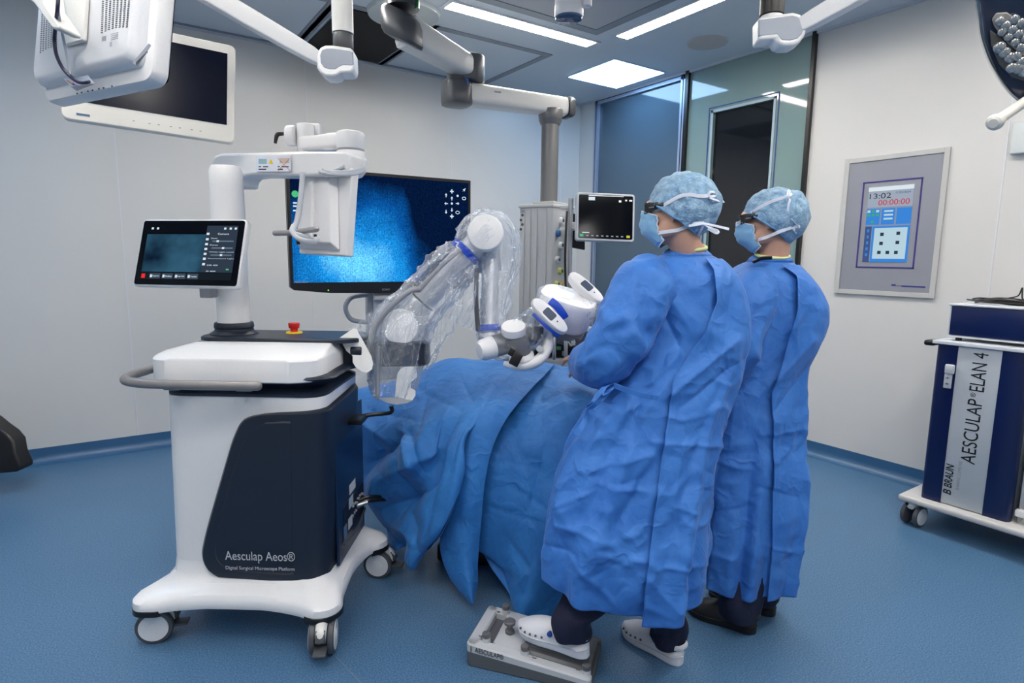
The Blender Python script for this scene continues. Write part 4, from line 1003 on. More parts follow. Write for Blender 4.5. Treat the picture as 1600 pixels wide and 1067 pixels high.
def capmesh(t, MH, sc, shape, seed, par):
    """bouffant cap: directions -> radius, cut by a slanted plane in front of the ears"""
    n1, n2 = 90, 56; G = []
    for i in range(n2+1):
        row = []
        for j in range(n1):
            ph = 2*pi*j/n1; th = pi*(i/n2)*shape['cut'](ph); d = V((sin(th)*cos(ph), sin(th)*sin(ph), cos(th)))
            d = Matrix.Rotation(R(shape['tilt']), 3, 'Y') @ d
            rx = shape['back'] if d.x < 0 else shape['front']; r_ = 1/math.sqrt((d.x/rx)**2+(d.y/shape['side'])**2+(d.z/(shape['top'] if d.z > 0 else shape['low']))**2)
            edge = i/n2
            pk = .0035*sin(ph*26+noise.noise(d*3)*5)*max(0, edge-.65)*2.5
            r_ += pk+.006*noise.noise(d*4+V((seed, 0, 0)))+.004*(crease(d*.5+V((seed, 0, 0)), 4)-.5)
            row.append(MH @ (d*r_*sc+V((shape['cx'], 0, shape['cz']))*sc))
        G.append(row)
    b = B(); b.loft(G, cap=False); c = obj('surgical_cap', b, CAPM, t, solid=.001, soff=1, nosharp=True)
    b = B(); b.tube([p for p in G[-1][::2]]+[G[-1][0]], .0035, 8); obj('cap_elastic', b, mat('cap_elastic_blue', (.16, .36, .62), .7), c)
    for off in (-.35, .35):
        row = []
        for i in range(4, n2, 3):
            j = int((.25+.0)*n1) if False else int(((math.pi/2+off) % (2*pi))/(2*pi)*n1); row.append(G[i][j]+(G[i][j]-MH@V((0, 0, 0))).normalized()*.001)
        b = B(); b.tube(row, .0016, 6); obj('cap_seam', b, mat('cap_seam_blue', (.20, .42, .70), .7), c)
    return G

def snap(bvhs, px, py, d, off=.004):
    r_ = ray(px, py); n_ = r_.normalized(); ds = [(q[0]-CP).dot(fw) for q in (b_.ray_cast(CP, n_) for b_ in bvhs) if q[0] is not None]
    return CP+r_*min(ds)-n_*off if ds else at(px, py, d)
def cap_bvh(G):
    from mathutils.bvhtree import BVHTree
    n_ = len(G[0]); vs = [p for r_ in G for p in r_]; fs = [(i*n_+j, i*n_+(j+1) % n_, (i+1)*n_+(j+1) % n_, (i+1)*n_+j) for i in range(len(G)-1) for j in range(n_)]
    return BVHTree.FromPolygons(vs, fs)
def face_kit(t, h, MH, sc, l, uh, f, tied):
    # mask: curved, pleated sheet from nose bridge under the chin and round to the cheeks
    G = []
    for i in range(15):
        v = i/14; row = []
        for j in range(25):
            u = j/24*2-1; a = u*R(78)
            z_ = .012-.125*v; prot = .128-.014*abs(v-.4)*2-(.05*(max(0, v-.55)/.45)**1.6)
            wy = .068-.006*v
            x_ = .028+(prot-.028)*cos(a)**.8*(1 if True else 0); y_ = wy*sin(a)
            x_ += .002*sin(v*22)
            z2 = z_-.020*abs(u)**2*(1-2*v)*1.2-(.004 if v > .9 else 0)
            row.append(h(x_-.006*v, y_, z2))
        G.append(row)
    b = B(); b.grid(G); mk = obj('face_mask', b, MASKM, t, solid=.0012, soff=0, nosharp=True)
    for r_ in (G[0], G[-1]):
        b = B(); b.tube(r_, .0022, 8); obj('mask_binding', b, TAPE, mk)
    for s_ in (0, -1):
        b = B(); b.tube([row[s_] for row in G], .0025, 8); obj('mask_binding', b, TAPE, mk)
    # glasses
    b = B()
    for s_ in (1, -1):
        b.loft([[h(x, y*s_, z) for x, y, z in P] for P in (((.098, .010, .036), (.101, .012, .000), (.102, .045, -.004), (.098, .048, .036)), ((.084, .060, .036), (.086, .060, .002), (.078, .066, .004), (.076, .066, .034)), ((.050, .078, .032), (.050, .078, .012), (.044, .080, .014), (.044, .080, .030)))])
        b.tube([h(.060, .074*s_, .024), h(.02, .084*s_, .022), h(-.02, .086*s_, .014)], [.007*sc, .006*sc, .004*sc], 10, sm=3, flat=1.5, fdir=uh)
    b.tube([h(.099, .02, .033), h(.103, 0, .030), h(.099, -.02, .033)], .006, 8, sm=3)
    gl = obj('glasses', b, BLACK, t, bev=.002)
    text('glasses_text', 'AESCULAP', h(.082, .0675, .016), -f*.82+l*.5, uh, mat('glasses_ink', (.5, .5, .5), .5), gl, width=.022*sc)
    # ties
    for pts, tails in tied:
        b = ribbon(pts, uh, .012, .0012, 6); o = obj('mask_tie', b, TAPE, mk)
        for tl_ in tails:
            b = ribbon(tl_, uh*.6+f*.4, .008, .0012, 6); obj('tie_tail', b, TAPE, o)
    return mk
NF = -rh*.93+fh*.37
# ---------- near surgeon
ND = 2.07
def near():
    hc = at(1056, 333, ND+.0); uph = Z+rh*.02
    tabg = [(400, 1032, 1112, .80, .04), (406, 1015, 1122, .78, .04), (418, 998, 1134, .74, .04), (436, 985, 1147, .70, .03), (462, 980, 1157, .66, .03), (500, 984, 1164, .62, .02), (550, 988, 1162, .60, .01), (590, 975, 1151, .60, 0), (620, 950, 1141, .60, 0), (650, 925, 1131, .62, 0),
            (690, 904, 1119, .64, 0), (750, 876, 1110, .66, 0), (810, 857, 1102, .68, 0), (860, 848, 1096, .70, 0), (900, 844, 1090, .70, 0), (948, 848, 1084, .70, 0)]
    def hem(a):     # a=0 right of image, 270deg faces the camera
        d = math.degrees(a) % 360; base = .0
        return -.01 + .030*math.exp(-((d-282)/40)**2) -.02*math.exp(-((d-195)/25)**2)
    hf = lambda a: .045*math.exp(-((math.degrees(a)-285)/22)**2)+.005
    el_ = at(925, 582, ND+.06); wr = at(923, 562, ND+.30)
    el2 = at(985, 600, ND+.36); wr2 = at(945, 575, ND+.52)
    fz = .085
    heel1 = onz(921, 1027, .10); toe1 = onz(812, 983, .10); heel2 = onz(1066, 1040, .0); toe2 = onz(985, 990, .0)
    nd = (-rh*.8+fh*.6)
    hands = [(el_, wr, NF*.9+Z*.05+fh*.6, -Z+rh*.3, .5, 1), (el2, wr2, NF-Z*.05, -Z-rh*.3, .5, -1)]
    sleeves = [([(1020, 424, ND-.0), (1004, 450, ND-.05), (984, 500, ND-.09), (958, 545, ND-.10), (940, 565, ND-.04), (924, 566, ND+.08), (914, 560, ND+.26)], [.070, .105, .104, .098, .086, .072, .045], .014),
               ([(1060, 440, ND+.20), (1020, 520, ND+.30), (990, 585, ND+.34), (965, 580, ND+.45), (950, 575, ND+.50)], [.08, .08, .075, .06, .045], .008)]
    r = surgeon('gowned person nearest the foot pedal, white clogs, blue cap, arm reaching over the patient',
                [(1023, 464, 1065, 549, -.016, 8), (1040, 455, 1080, 520, .010, 8), (1065, 549, 1015, 600, .014, 8), (1146, 531, 1037, 623, .020, 9), (1158, 560, 1060, 640, -.014, 9), (1120, 430, 1100, 540, .010, 8), (1140, 450, 1125, 560, -.008, 8),
                 (1040, 600, 1000, 650, .010, 7), (985, 625, 960, 690, .010, 6), (1000, 625, 990, 700, -.010, 7), (960, 640, 905, 730, .014, 8), (975, 660, 930, 745, -.012, 8), (928, 735, 1020, 711, .012, 7), (910, 770, 1000, 750, -.010, 7), (875, 790, 945, 760, .012, 7),
                 (935, 760, 1010, 770, .012, 7), (1010, 740, 960, 830, -.014, 9), (870, 820, 960, 850, .010, 7), (886, 866, 963, 943, .014, 8), (850, 850, 900, 870, -.010, 7), (935, 862, 990, 886, .010, 7), (925, 900, 985, 870, -.010, 7),
                 (1016, 690, 1125, 697, .010, 5), (1065, 700, 1050, 800, .006, 6), (1080, 720, 1110, 740, -.006, 6), (1050, 790, 1085, 800, .008, 6), (1020, 886, 1090, 880, .009, 5), (1010, 900, 1050, 935, .009, 6), (1050, 935, 1085, 905, .008, 6), (1050, 800, 1055, 860, .005, 6)],
                [(400, 1082), (420, 1092), (470, 1094), (520, 1078), (560, 1055), (590, 1036), (620, 1030), (700, 1015), (800, 1000), (900, 985), (980, 982)],
                [(952, 470, 1010, 540, .012, 7), (1000, 440, 1012, 520, -.014, 8), (930, 520, 985, 500, .010, 6), (915, 560, 960, 530, -.010, 7), (930, 590, 985, 560, .012, 7), (905, 575, 940, 545, .010, 6), (960, 480, 925, 540, .008, 7), (975, 560, 1010, 575, -.010, 6)], hc, NF-Z*.04, uph, 1.0, ND, at(1074, 396, ND+.03), at(1005, 438, ND+.02), at(1090, 445, ND+.22), tabg,
                (R(258), R(372), 404, 948, hf), sleeves, hands, [(heel1, toe1-heel1, .1), (heel2, toe2-heel2, 0)], hem, 1.3, SHOE, (985, 985), None)
    t, MH, h, rot, l, uh, f, gown, gax, bbv = r
    shoe('clog', heel1, toe1-heel1, (Z+(toe1-heel1).normalized()*.10).normalized(), SHOE, t, .275, True, True, 1)
    shoe('clog', heel2, toe2-heel2, Z, SHOE, t, .265, True, None, 1)
    # trousers
    for i, (hl, to, k) in enumerate(((heel1, toe1, 0), (heel2, toe2, 0))):
        d_ = (to-hl).normalized(); an = hl+d_*.066
        kn = an*.3+gax(.48)*.7; kn.z = .48; b = B(); Q = cr([list(gax(.62))+[.06], list(kn)+[.085], list(an*.5+kn*.5)+[.085], list(an+Z*.13)+[.066], list(an+Z*.075)+[.064], list(an+Z*(.058))+[.060]], 8); rg = []
        for q in Q:
            rg.append([V(q[:3])+(rh*cos(a)+fh*sin(a))*(q[3]+.006*sin(a*3+q[2]*18)+.005*noise.noise(V((cos(a)*2, sin(a)*2, q[2]*14)))) for a in [2*pi*j/40 for j in range(40)]])
        b.loft(rg, cap=False); obj('trouser_leg', b, TROU, t, solid=.002, nosharp=True)
    shp = dict(tilt=-38, cut=lambda ph: .635+.01*cos(ph), back=.130, front=.112, side=.100, top=.116, low=.112, cx=-.020, cz=.022)
    bv = cap_bvh(capmesh(t, MH, 1.0, shp, 2.2, t)); sn = lambda x, y, o_=.004: snap((bv, bbv), x, y, ND-.02, o_)
    D = ND-.11
    tied = [([sn(*q) for q in ((1013, 337), (1022, 331), (1030, 326), (1040, 319), (1052, 312), (1064, 306), (1078, 304), (1090, 306), (1102, 306), (1108, 305))],
             [[sn(1106, 306, .006), sn(1110, 300, .014), sn(1116, 301, .014), sn(1117, 306, .014), sn(1108, 308, .014), sn(1119, 313, .016), at(1131, 315, D+.09)]]),
            ([sn(*q) for q in ((1022, 366), (1034, 363), (1048, 361), (1060, 359), (1074, 354), (1084, 350), (1094, 349), (1100, 349))],
             [[sn(1099, 349, .008), at(1118, 353, D+.02), at(1139, 358, D+.02)], [sn(1098, 349, .008), at(1110, 356, D+.02), at(1122, 361, D+.01), at(1119, 364, D+.01), at(1106, 357, D+.02)], [sn(1100, 350, .006), sn(1096, 358, .008), sn(1091, 368, .008)], [sn(1076, 353, .007), sn(1088, 351, .009), sn(1100, 349, .008)]])]
    face_kit(t, h, MH, 1.0, l, uh, f, tied)
    # waist tie
    b = ribbon([at(1028, 622, ND-.19), at(1005, 618, ND-.21), at(975, 608, ND-.20), at(960, 602, ND-.16)], Z, .016, .002, 6); obj('waist_tie', b, GOWN, gown)
    for pts in ([(958, 603, 1.95), (945, 617, 1.92), (932, 630, 1.92), (921, 640, 1.93), (915, 655, 1.94), (908, 668, 1.93), (898, 678, 1.93)], [(958, 603, 1.95), (948, 610, 1.93), (936, 615, 1.93), (928, 628, 1.92), (920, 634, 1.93), (926, 645, 1.93)], [(960, 603, 1.95), (950, 612, 1.92), (938, 618, 1.91), (944, 606, 1.92), (955, 600, 1.95)]):
        b = ribbon([at(*p) for p in pts], rh*.8+Z*.3, .018, .0015, 6); obj('tie_tail', b, GOWN, gown)
near()
# ---------- far surgeon
FD = 2.36
def far():
    hc = at(1200, 347, FD); ff = (-rh*.93+fh*.35-Z*.10)
    tabg = [(410, 1168, 1236, .80, .03), (418, 1152, 1244, .78, .03), (432, 1135, 1256, .74, .02), (450, 1125, 1268, .70, .02), (480, 1118, 1280, .66, .02), (510, 1118, 1279, .62, .01), (550, 1122, 1267, .60, 0), (595, 1118, 1256, .60, 0), (640, 1112, 1254, .62, 0), (700, 1105, 1250, .62, 0),
            (760, 1098, 1247, .64, 0), (820, 1094, 1242, .66, 0), (870, 1091, 1234, .66, 0), (915, 1088, 1228, .66, 0)]
    hem = lambda a: .02+.025*math.exp(-((math.degrees(a) % 360-260)/50)**2)
    hf = lambda a: .05
    el_ = at(1125, 575, FD-.02); wr = at(1060, 560, FD+.12); el2 = at(1150, 580, FD+.34); wr2 = at(1080, 570, FD+.45)
    hl1 = onz(1182, 990, 0); to1 = onz(1092, 958, 0); hl2 = onz(1212, 962, 0); to2 = onz(1150, 930, 0)
    hands = [(el_, wr, ff+Z*.05, -Z, .5, 1), (el2, wr2, ff, -Z, .5, -1)]
    sleeves = [([(1185, 445, FD-.02), (1172, 475, FD-.09), (1152, 530, FD-.12), (1132, 570, FD-.08), (1105, 575, FD+.02), (1065, 565, FD+.12)], [.085, .102, .088, .08, .066, .045], .012),
               ([(1210, 450, FD+.20), (1180, 530, FD+.30), (1150, 580, FD+.34), (1085, 570, FD+.44)], [.08, .08, .07, .045], .008)]
    r = surgeon('gowned person in black clogs standing nearer the wall panel, blue cap and mask',
                [(1200, 440, 1165, 500, .012, 8), (1160, 470, 1190, 560, -.014, 8), (1265, 530, 1185, 620, .018, 9), (1275, 560, 1200, 650, -.012, 9), (1230, 440, 1240, 540, .010, 8), (1150, 600, 1140, 700, .012, 7), (1125, 640, 1120, 740, -.012, 8),
                 (1110, 720, 1175, 735, .010, 6), (1105, 800, 1175, 790, -.008, 7), (1110, 860, 1180, 880, .010, 6), (1190, 680, 1250, 670, .008, 5), (1185, 760, 1240, 775, -.008, 6), (1190, 850, 1235, 860, .008, 5), (1215, 640, 1210, 760, .006, 6)],
                [(410, 1198), (430, 1216), (480, 1213), (560, 1200), (610, 1184), (700, 1184), (920, 1178)],
                [(1150, 480, 1180, 560, .012, 7), (1180, 470, 1170, 540, -.012, 7), (1135, 560, 1170, 530, .010, 6)], hc, ff, Z+rh*.05, 1.0, FD, at(1206, 408, FD+.02), at(1175, 455, FD-.0), at(1225, 458, FD+.22), tabg,
                (R(272), R(372), 414, 915, hf), sleeves, hands, [(hl1, to1-hl1, 0), (hl2, to2-hl2, 0)], hem, 4.1, SHOEK, (1165, 950), None)
    t, MH, h, rot, l, uh, f, gown, gax, bbv = r
    shoe('clog', hl1, to1-hl1, Z, SHOEK, t, .27, False); shoe('clog', hl2, to1-hl1, Z, SHOEK, t, .27, False)
    for hl, to in ((hl1, to1), (hl2, to1-hl1+hl2)):
        d_ = (to-hl).normalized(); an = hl+d_*.07; kn = an*.3+gax(.48)*.7; kn.z = .48; b = B(); rg = []
        for q in cr([list(gax(.62))+[.06], list(kn)+[.065], list(an*.5+kn*.5)+[.088], list(an+Z*.12)+[.080], list(an+Z*.055)+[.078]], 8):
            rg.append([V(q[:3])+(rh*cos(a)+fh*sin(a))*(q[3]+.006*sin(a*3+q[2]*18)) for a in [2*pi*j/40 for j in range(40)]])
        b.loft(rg, cap=False); obj('trouser_leg', b, TROU, t, solid=.002, nosharp=True)
    shp = dict(tilt=-42, cut=lambda ph: .635+.01*cos(ph), back=.134, front=.110, side=.099, top=.114, low=.118, cx=-.020, cz=.018)
    bv = cap_bvh(capmesh(t, MH, 1.0, shp, 5.2, t)); sn = lambda x, y, o_=.004: snap((bv, bbv), x, y, FD-.02, o_)
    D = FD-.11
    tied = [([sn(*q) for q in ((1150, 351), (1160, 344), (1170, 336), (1182, 327), (1196, 319), (1210, 313), (1222, 309), (1230, 307))],
             [[sn(1230, 308, .006), sn(1231, 299, .008), sn(1234, 298, .008), sn(1233, 305, .008)], [sn(1230, 307, .006), sn(1234, 312, .008), sn(1232, 320, .008), sn(1231, 330, .006)], [sn(1231, 307, .006), sn(1236, 304, .008), at(1240, 299, D+.07)]]),
            ([sn(*q) for q in ((1164, 378), (1176, 376), (1190, 373), (1204, 368), (1218, 362), (1232, 357), (1244, 354), (1250, 354))],
             [[sn(1240, 357, .006), sn(1242, 363, .008), at(1249, 362, D+.06), at(1254, 357, D+.06), at(1256, 353, D+.06)], [sn(1247, 354, .006), sn(1241, 347, .006), sn(1237, 342, .006)]])]
    face_kit(t, h, MH, 1.0, l, uh, f, tied)
    b = B(); b.tube([at(1178, 409, FD-.045), at(1190, 404, FD-.07), at(1205, 403, FD-.075)], .012, 12, sm=5, flat=.6); obj('shirt_collar', b, BLACK, t)
    b = ribbon([at(1185, 622, FD-.17), at(1170, 618, FD-.18), at(1155, 612, FD-.17)], Z, .016, .002, 6); obj('waist_tie', b, GOWN, gown)
far()

# ================================================================== OPERATING TABLE, DRAPES
tc_ = V((1.59, 2.29, 0)); TF = Fr(tc_, -42.6)
ot = thing('operating_table', 'dark operating table base hidden under the blue surgical drapes', 'operating table', tc_, -42.6)
b = B(); b.fbox(TF, -.34, .40, -.22, .20, 0, .09, bev=.02); obj('table_base', b, BLACK, ot)
b = B(); b.fbox(TF, -.14, .14, -.12, .12, .09, .52, bev=.01); obj('table_column', b, BLACK, ot)
b = B(); b.fbox(TF, -.52, .52, -.17, .20, .52, .58, bev=.02); obj('table_top', b, BLACK, ot)
b = B(); b.fbox(TF, -.50, .50, -.16, .19, .58, .66, bev=.02); obj('mattress', b, BLACK, ot)
def sheet(name, G, nu, nv, label, seed, amp, thick=.0025, extra=None, par=None, grp=None):
    W = patch(G, nu, nv)
    W = displace(W, lambda p, u, v: crump(p, amp, 4.2, seed)+(extra(p, u, v) if extra else 0))
    for row in W:
        for p in row: p.z = max(p.z, .006)
    b = B(); b.grid(W); o = obj(name, b, DRAPE, par, solid=thick, soff=0, nosharp=True)
    if label: tag(o, label, 'surgical drape', grp)
    return o
SA = [(625, 672, 648, 728, -.050, 9), (575, 724, 625, 674, .055, 12), (634, 676, 660, 735, .045, 10), (595, 742, 609, 815, -.045, 11), (636, 805, 660, 858, .040, 9), (618, 738, 692, 700, -.030, 12), (665, 620, 640, 690, .016, 9), (700, 640, 665, 720, -.022, 10), (690, 720, 668, 830, .028, 10), (575, 640, 640, 650, .014, 9), (600, 792, 652, 772, .038, 10), (562, 658, 602, 690, -.035, 10), (585, 690, 575, 740, .04, 8), (720, 590, 745, 640, .008, 5), (640, 600, 720, 640, .008, 5), (615, 700, 640, 790, .03, 9), (612, 822, 650, 845, -.03, 8)]
SC = [(770, 720, 860, 735, .006, 4), (840, 640, 800, 700, .008, 6), (870, 600, 905, 690, -.008, 8), (800, 760, 860, 800, .008, 5), (760, 790, 850, 820, .008, 4), (850, 700, 825, 800, .014, 8), (880, 720, 850, 830, -.014, 8), (790, 840, 830, 900, .012, 7), (840, 830, 815, 930, .014, 7), (830, 570, 800, 625, .006, 4), (860, 580, 880, 600, -.006, 4)]
# right-hand sheet over the patient
GC = [
 [(742, 640, 3.15), (780, 590, 3.15), (830, 572, 3.1), (880, 572, 3.0), (930, 585, 2.95), (985, 600, 2.9)],
 [(730, 660, 2.9), (778, 590, 2.95), (832, 569, 2.95), (885, 577, 2.85), (930, 592, 2.8), (985, 610, 2.75)],
 [(725, 680, 2.6), (770, 655, 2.60), (830, 630, 2.60), (880, 625, 2.55), (925, 635, 2.5), (985, 650, 2.5)],
 [(720, 715, 2.50), (760, 700, 2.48), (820, 690, 2.45), (875, 688, 2.42), (915, 700, 2.42), (980, 720, 2.44)],
 [(715, 765, 2.50), (755, 760, 2.46), (810, 757, 2.42), (860, 760, 2.38), (905, 770, 2.40), (980, 790, 2.44)],
 [(712, 810, 2.52), (750, 812, 2.46), (800, 822, 2.42), (845, 830, 2.36), (895, 835, 2.40), (980, 850, 2.46)],
 [(712, 850, 2.56), (745, 858, 2.48), (785, 880, 2.46), (830, 895, 2.34), (885, 900, 2.40), (980, 905, 2.48)],
 [(714, 862, 2.58), (745, 862, 2.50), (787, 888, 2.50), (820, 935, 2.34), (875, 935, 2.40), (980, 930, 2.50)],
 [(715, 864, 2.60), (747, 864, 2.52), (797, 930, 2.44), (812, 962, 2.34), (860, 962, 2.38), (980, 950, 2.50)]]
tag(sheet('surgical_drape', GC, 22, 16, 'blue drape sheet in front of the near surgeon, covering the right end of the patient', 2.0, .010,
      extra=lambda p, u, v: creases(p, SC)+.012*sin(v*14+sin(u*5)*1.2)*max(0, u-.4)), group=None)
# narrow overlapping strip
GB = [
 [(752, 585, 3.10), (790, 566, 3.08), (835, 569, 2.95), (868, 570, 2.88)],
 [(742, 612, 2.80), (775, 600, 2.78), (812, 590, 2.74), (848, 590, 2.72)],
 [(722, 665, 2.52), (748, 650, 2.50), (775, 640, 2.49), (798, 645, 2.49)],
 [(712, 710, 2.46), (732, 700, 2.44), (752, 697, 2.43), (770, 698, 2.43)],
 [(700, 762, 2.46), (722, 757, 2.42), (742, 756, 2.41), (757, 756, 2.42)],
 [(690, 820, 2.49), (710, 822, 2.44), (732, 822, 2.41), (751, 826, 2.42)],
 [(690, 865, 2.50), (708, 875, 2.45), (730, 880, 2.41), (747, 880, 2.43)],
 [(705, 905, 2.46), (718, 915, 2.42), (735, 920, 2.38), (746, 915, 2.42)],
 [(729, 936, 2.42), (734, 941, 2.39), (740, 944, 2.37), (743, 930, 2.42)]]
sheet('surgical_drape', GB, 18, 16, 'narrow blue drape strip down the middle, its tip hanging nearest the floor', 6.0, .006)
# large left sheet with heavy folds
GA = [
 [(545, 640, 3.35), (590, 612, 3.3), (640, 590, 3.25), (695, 563, 3.2), (750, 561, 3.15), (800, 565, 3.10), (818, 573, 3.05)],
 [(548, 612, 3.05), (592, 604, 3.05), (645, 592, 3.02), (700, 566, 3.05), (750, 565, 3.0), (795, 568, 2.95), (812, 575, 2.90)],
 [(552, 625, 2.95), (600, 630, 2.85), (650, 625, 2.76), (700, 612, 2.74), (738, 605, 2.72), (768, 605, 2.70), (782, 608, 2.70)],
 [(556, 660, 2.85), (606, 668, 2.70), (652, 660, 2.56), (695, 655, 2.56), (722, 652, 2.52), (743, 653, 2.50), (750, 655, 2.50)],
 [(562, 700, 2.82), (605, 712, 2.60), (648, 705, 2.46), (682, 712, 2.50), (706, 698, 2.44), (720, 695, 2.43), (728, 690, 2.43)],
 [(566, 735, 2.85), (603, 745, 2.64), (640, 750, 2.50), (672, 755, 2.44), (695, 748, 2.42), (713, 745, 2.40), (721, 740, 2.41)],
 [(572, 770, 2.88), (605, 780, 2.66), (632, 790, 2.52), (655, 790, 2.46), (680, 793, 2.42), (700, 790, 2.40), (711, 788, 2.40)],
 [(588, 806, 2.84), (608, 815, 2.68), (625, 825, 2.54), (645, 828, 2.48), (665, 832, 2.44), (682, 832, 2.42), (694, 826, 2.42)],
 [(604, 835, 2.80), (614, 848, 2.68), (626, 855, 2.60), (638, 862, 2.54), (652, 862, 2.50), (662, 862, 2.48), (672, 856, 2.46)],
 [(614, 848, 2.74), (624, 858, 2.66), (634, 868, 2.60), (643, 880, 2.54), (648, 886, 2.52), (653, 882, 2.51), (658, 872, 2.50)]]
def exA(p, u, v):
    q_ = creases(p, SA)
    a = max(0, u-.22); r_ = abs(noise.noise(V((v*3.2+u*1.2, u*1.6, 3.3))))
    return q_+.055*(.5-min(1, r_*2.6))*min(1, a*3) + .02*noise.noise(V((v*5, u*6, 1)))
sheet('surgical_drape', GA, 22, 18, 'large blue drape sheet with deep folds beside the microscope cart', 9.0, .009, extra=exA)
# patient form under the sheets keeps them up
# ---- clear film drape on the robot arm
def sheath(pts, rad, amp, seed, mt, par, name, seg=110, nn=18, sq=1.0, label=None, fr_=3.0):
    Q = cr([[*at(*p), r_] for p, r_ in zip(pts, rad)], nn); nr = Z.copy(); rg = []
    for i, q in enumerate(Q):
        p = V(q[:3]); tn = (V(Q[min(i+1, len(Q)-1)][:3])-V(Q[max(i-1, 0)][:3])).normalized(); nr = (nr-tn*nr.dot(tn)).normalized(); bn = tn.cross(nr); rr_ = []
        for j in range(seg):
            a = 2*pi*j/seg; dv = nr*cos(a)+bn*sin(a)
            w_ = V((cos(a)*fr_, sin(a)*fr_, i*.03+seed))
            f = q[3]*(1+.20*noise.noise(w_*.6))+amp*((ridge(w_*.8)-.5)+.6*(ridge(w_*1.7+V((3, 1, 0)))-.5)+.45*(ridge(w_*3.4)-.5)+.2*(ridge(w_*6.5)-.5))
            rr_.append(p+dv*f)
        rg.append(rr_)
    b = B(); b.loft(rg, cap=False); return obj(name, b, mt, par, label=label, nosharp=True)
D0 = 2.44
fd_ = thing('plastic_drape', 'crumpled clear plastic sleeve wrapped over the robot arm with blue bands', 'plastic drape', at(626, 620, D0))
sheath([(612, 618, D0+.02), (615, 590, D0+.02), (622, 548, D0+.02), (630, 510, D0+.02), (658, 470, D0+.03), (690, 435, D0+.03), (716, 408, D0+.03), (728, 393, D0+.03)], [.085, .100, .120, .115, .098, .095, .085, .060], .020, 1, FILM, fd_, 'lower_sleeve')
sheath([(728, 393, D0+.03), (738, 382, D0+.03), (755, 365, D0+.05), (772, 372, D0+.07), (780, 400, D0+.09), (776, 440, D0+.09), (772, 480, D0+.08), (766, 505, D0+.06)], [.060, .085, .098, .100, .085, .068, .058, .048], .016, 8, FILM, fd_, 'elbow_sleeve')
sheath([(764, 508, D0+.05), (768, 525, D0+.04), (782, 535, D0+.04), (806, 530, D0+.05), (830, 515, D0+.06), (852, 500, D0+.06)], [.046, .060, .074, .080, .085, .075], .014, 15, FILM2, fd_, 'wrist_sleeve')
# hanging loose web of film under the link
GW = [[(706, 415, D0-.02), (728, 420, D0-.03), (752, 425, D0), (775, 405, D0+.02)],
      [(700, 455, D0-.02), (720, 470, D0-.05), (735, 475, D0-.02), (752, 470, D0+.02)],
      [(685, 490, D0), (705, 500, D0-.04), (722, 510, D0-.0), (740, 515, D0+.04)]]
def web(name, G, amp, seed, par, m_=FILM, nu=16, nv=16):
    W = displace(patch(G, nu, nv), lambda p, u, v: amp*((ridge(V((v*4+seed, u*1.2, seed)))-.5)+.5*(ridge(V((v*9, u*3, seed+3)))-.5)))
    b = B(); b.grid(W); return obj(name, b, m_, par, nosharp=True)
web('hanging_film', GW, .03, 2, fd_)
web('hanging_film', [[(660, 470, D0-.03), (675, 478, D0-.02), (700, 455, D0), (715, 440, D0+.03)], [(650, 530, D0-.02), (668, 540, D0-.02), (690, 520, D0), (712, 490, D0+.04)], [(645, 585, D0-.03), (660, 575, D0-.02), (680, 555, D0), (700, 520, D0+.04)], [(640, 618, D0-.0), (650, 605, D0-.0), (668, 582, D0), (690, 540, D0+.04)]], .03, 5, fd_)
web('hanging_film', [[(540, 520, D0-.06), (560, 500, D0-.06), (585, 482, D0-.06), (600, 480, D0-.04)], [(560, 545, D0-.06), (575, 530, D0-.07), (590, 520, D0-.06), (604, 515, D0-.05)], [(575, 580, D0-.06), (585, 570, D0-.06), (598, 570, D0-.06), (610, 570, D0-.05)]], .03, 9, fd_)
# paper tabs
def tabp(name, pts, d, label=None):
    b = B(); P = [at(x, y, d) for x, y in pts]; b.prism(P, fw*.0012); return obj(name, b, mat('paper_tab', (.86, .86, .85), .7), fd_, False, label=label)
tabp('paper_tab', [(530, 528), (552, 513), (557, 514), (567, 532), (580, 556), (583, 568), (581, 577), (574, 582), (566, 581), (556, 574), (551, 566), (551, 556), (541, 548)], D0-.10)
tabp('paper_tab', [(617, 622), (619, 598), (621, 584), (626, 576), (634, 573), (645, 573), (651, 578), (651, 589), (646, 594), (641, 598), (642, 606), (649, 610), (649, 618), (644, 626), (630, 624)], D0-.03)
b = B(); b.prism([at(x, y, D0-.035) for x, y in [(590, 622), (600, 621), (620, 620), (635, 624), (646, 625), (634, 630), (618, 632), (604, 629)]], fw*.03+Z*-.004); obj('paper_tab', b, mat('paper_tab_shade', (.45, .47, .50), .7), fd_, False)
b = B(); b.tube([at(590, 540, D0-.06), at(590, 580, D0-.06), at(590, 618, D0-.06)], .0085, 12); b.box((0, 0, 0), (.018, .014, .014), frame(at(589, 620, D0-.06), rh, Z)); obj('drape_weight', b, mat('smoky_strip', (.25, .27, .31), .3), fd_)
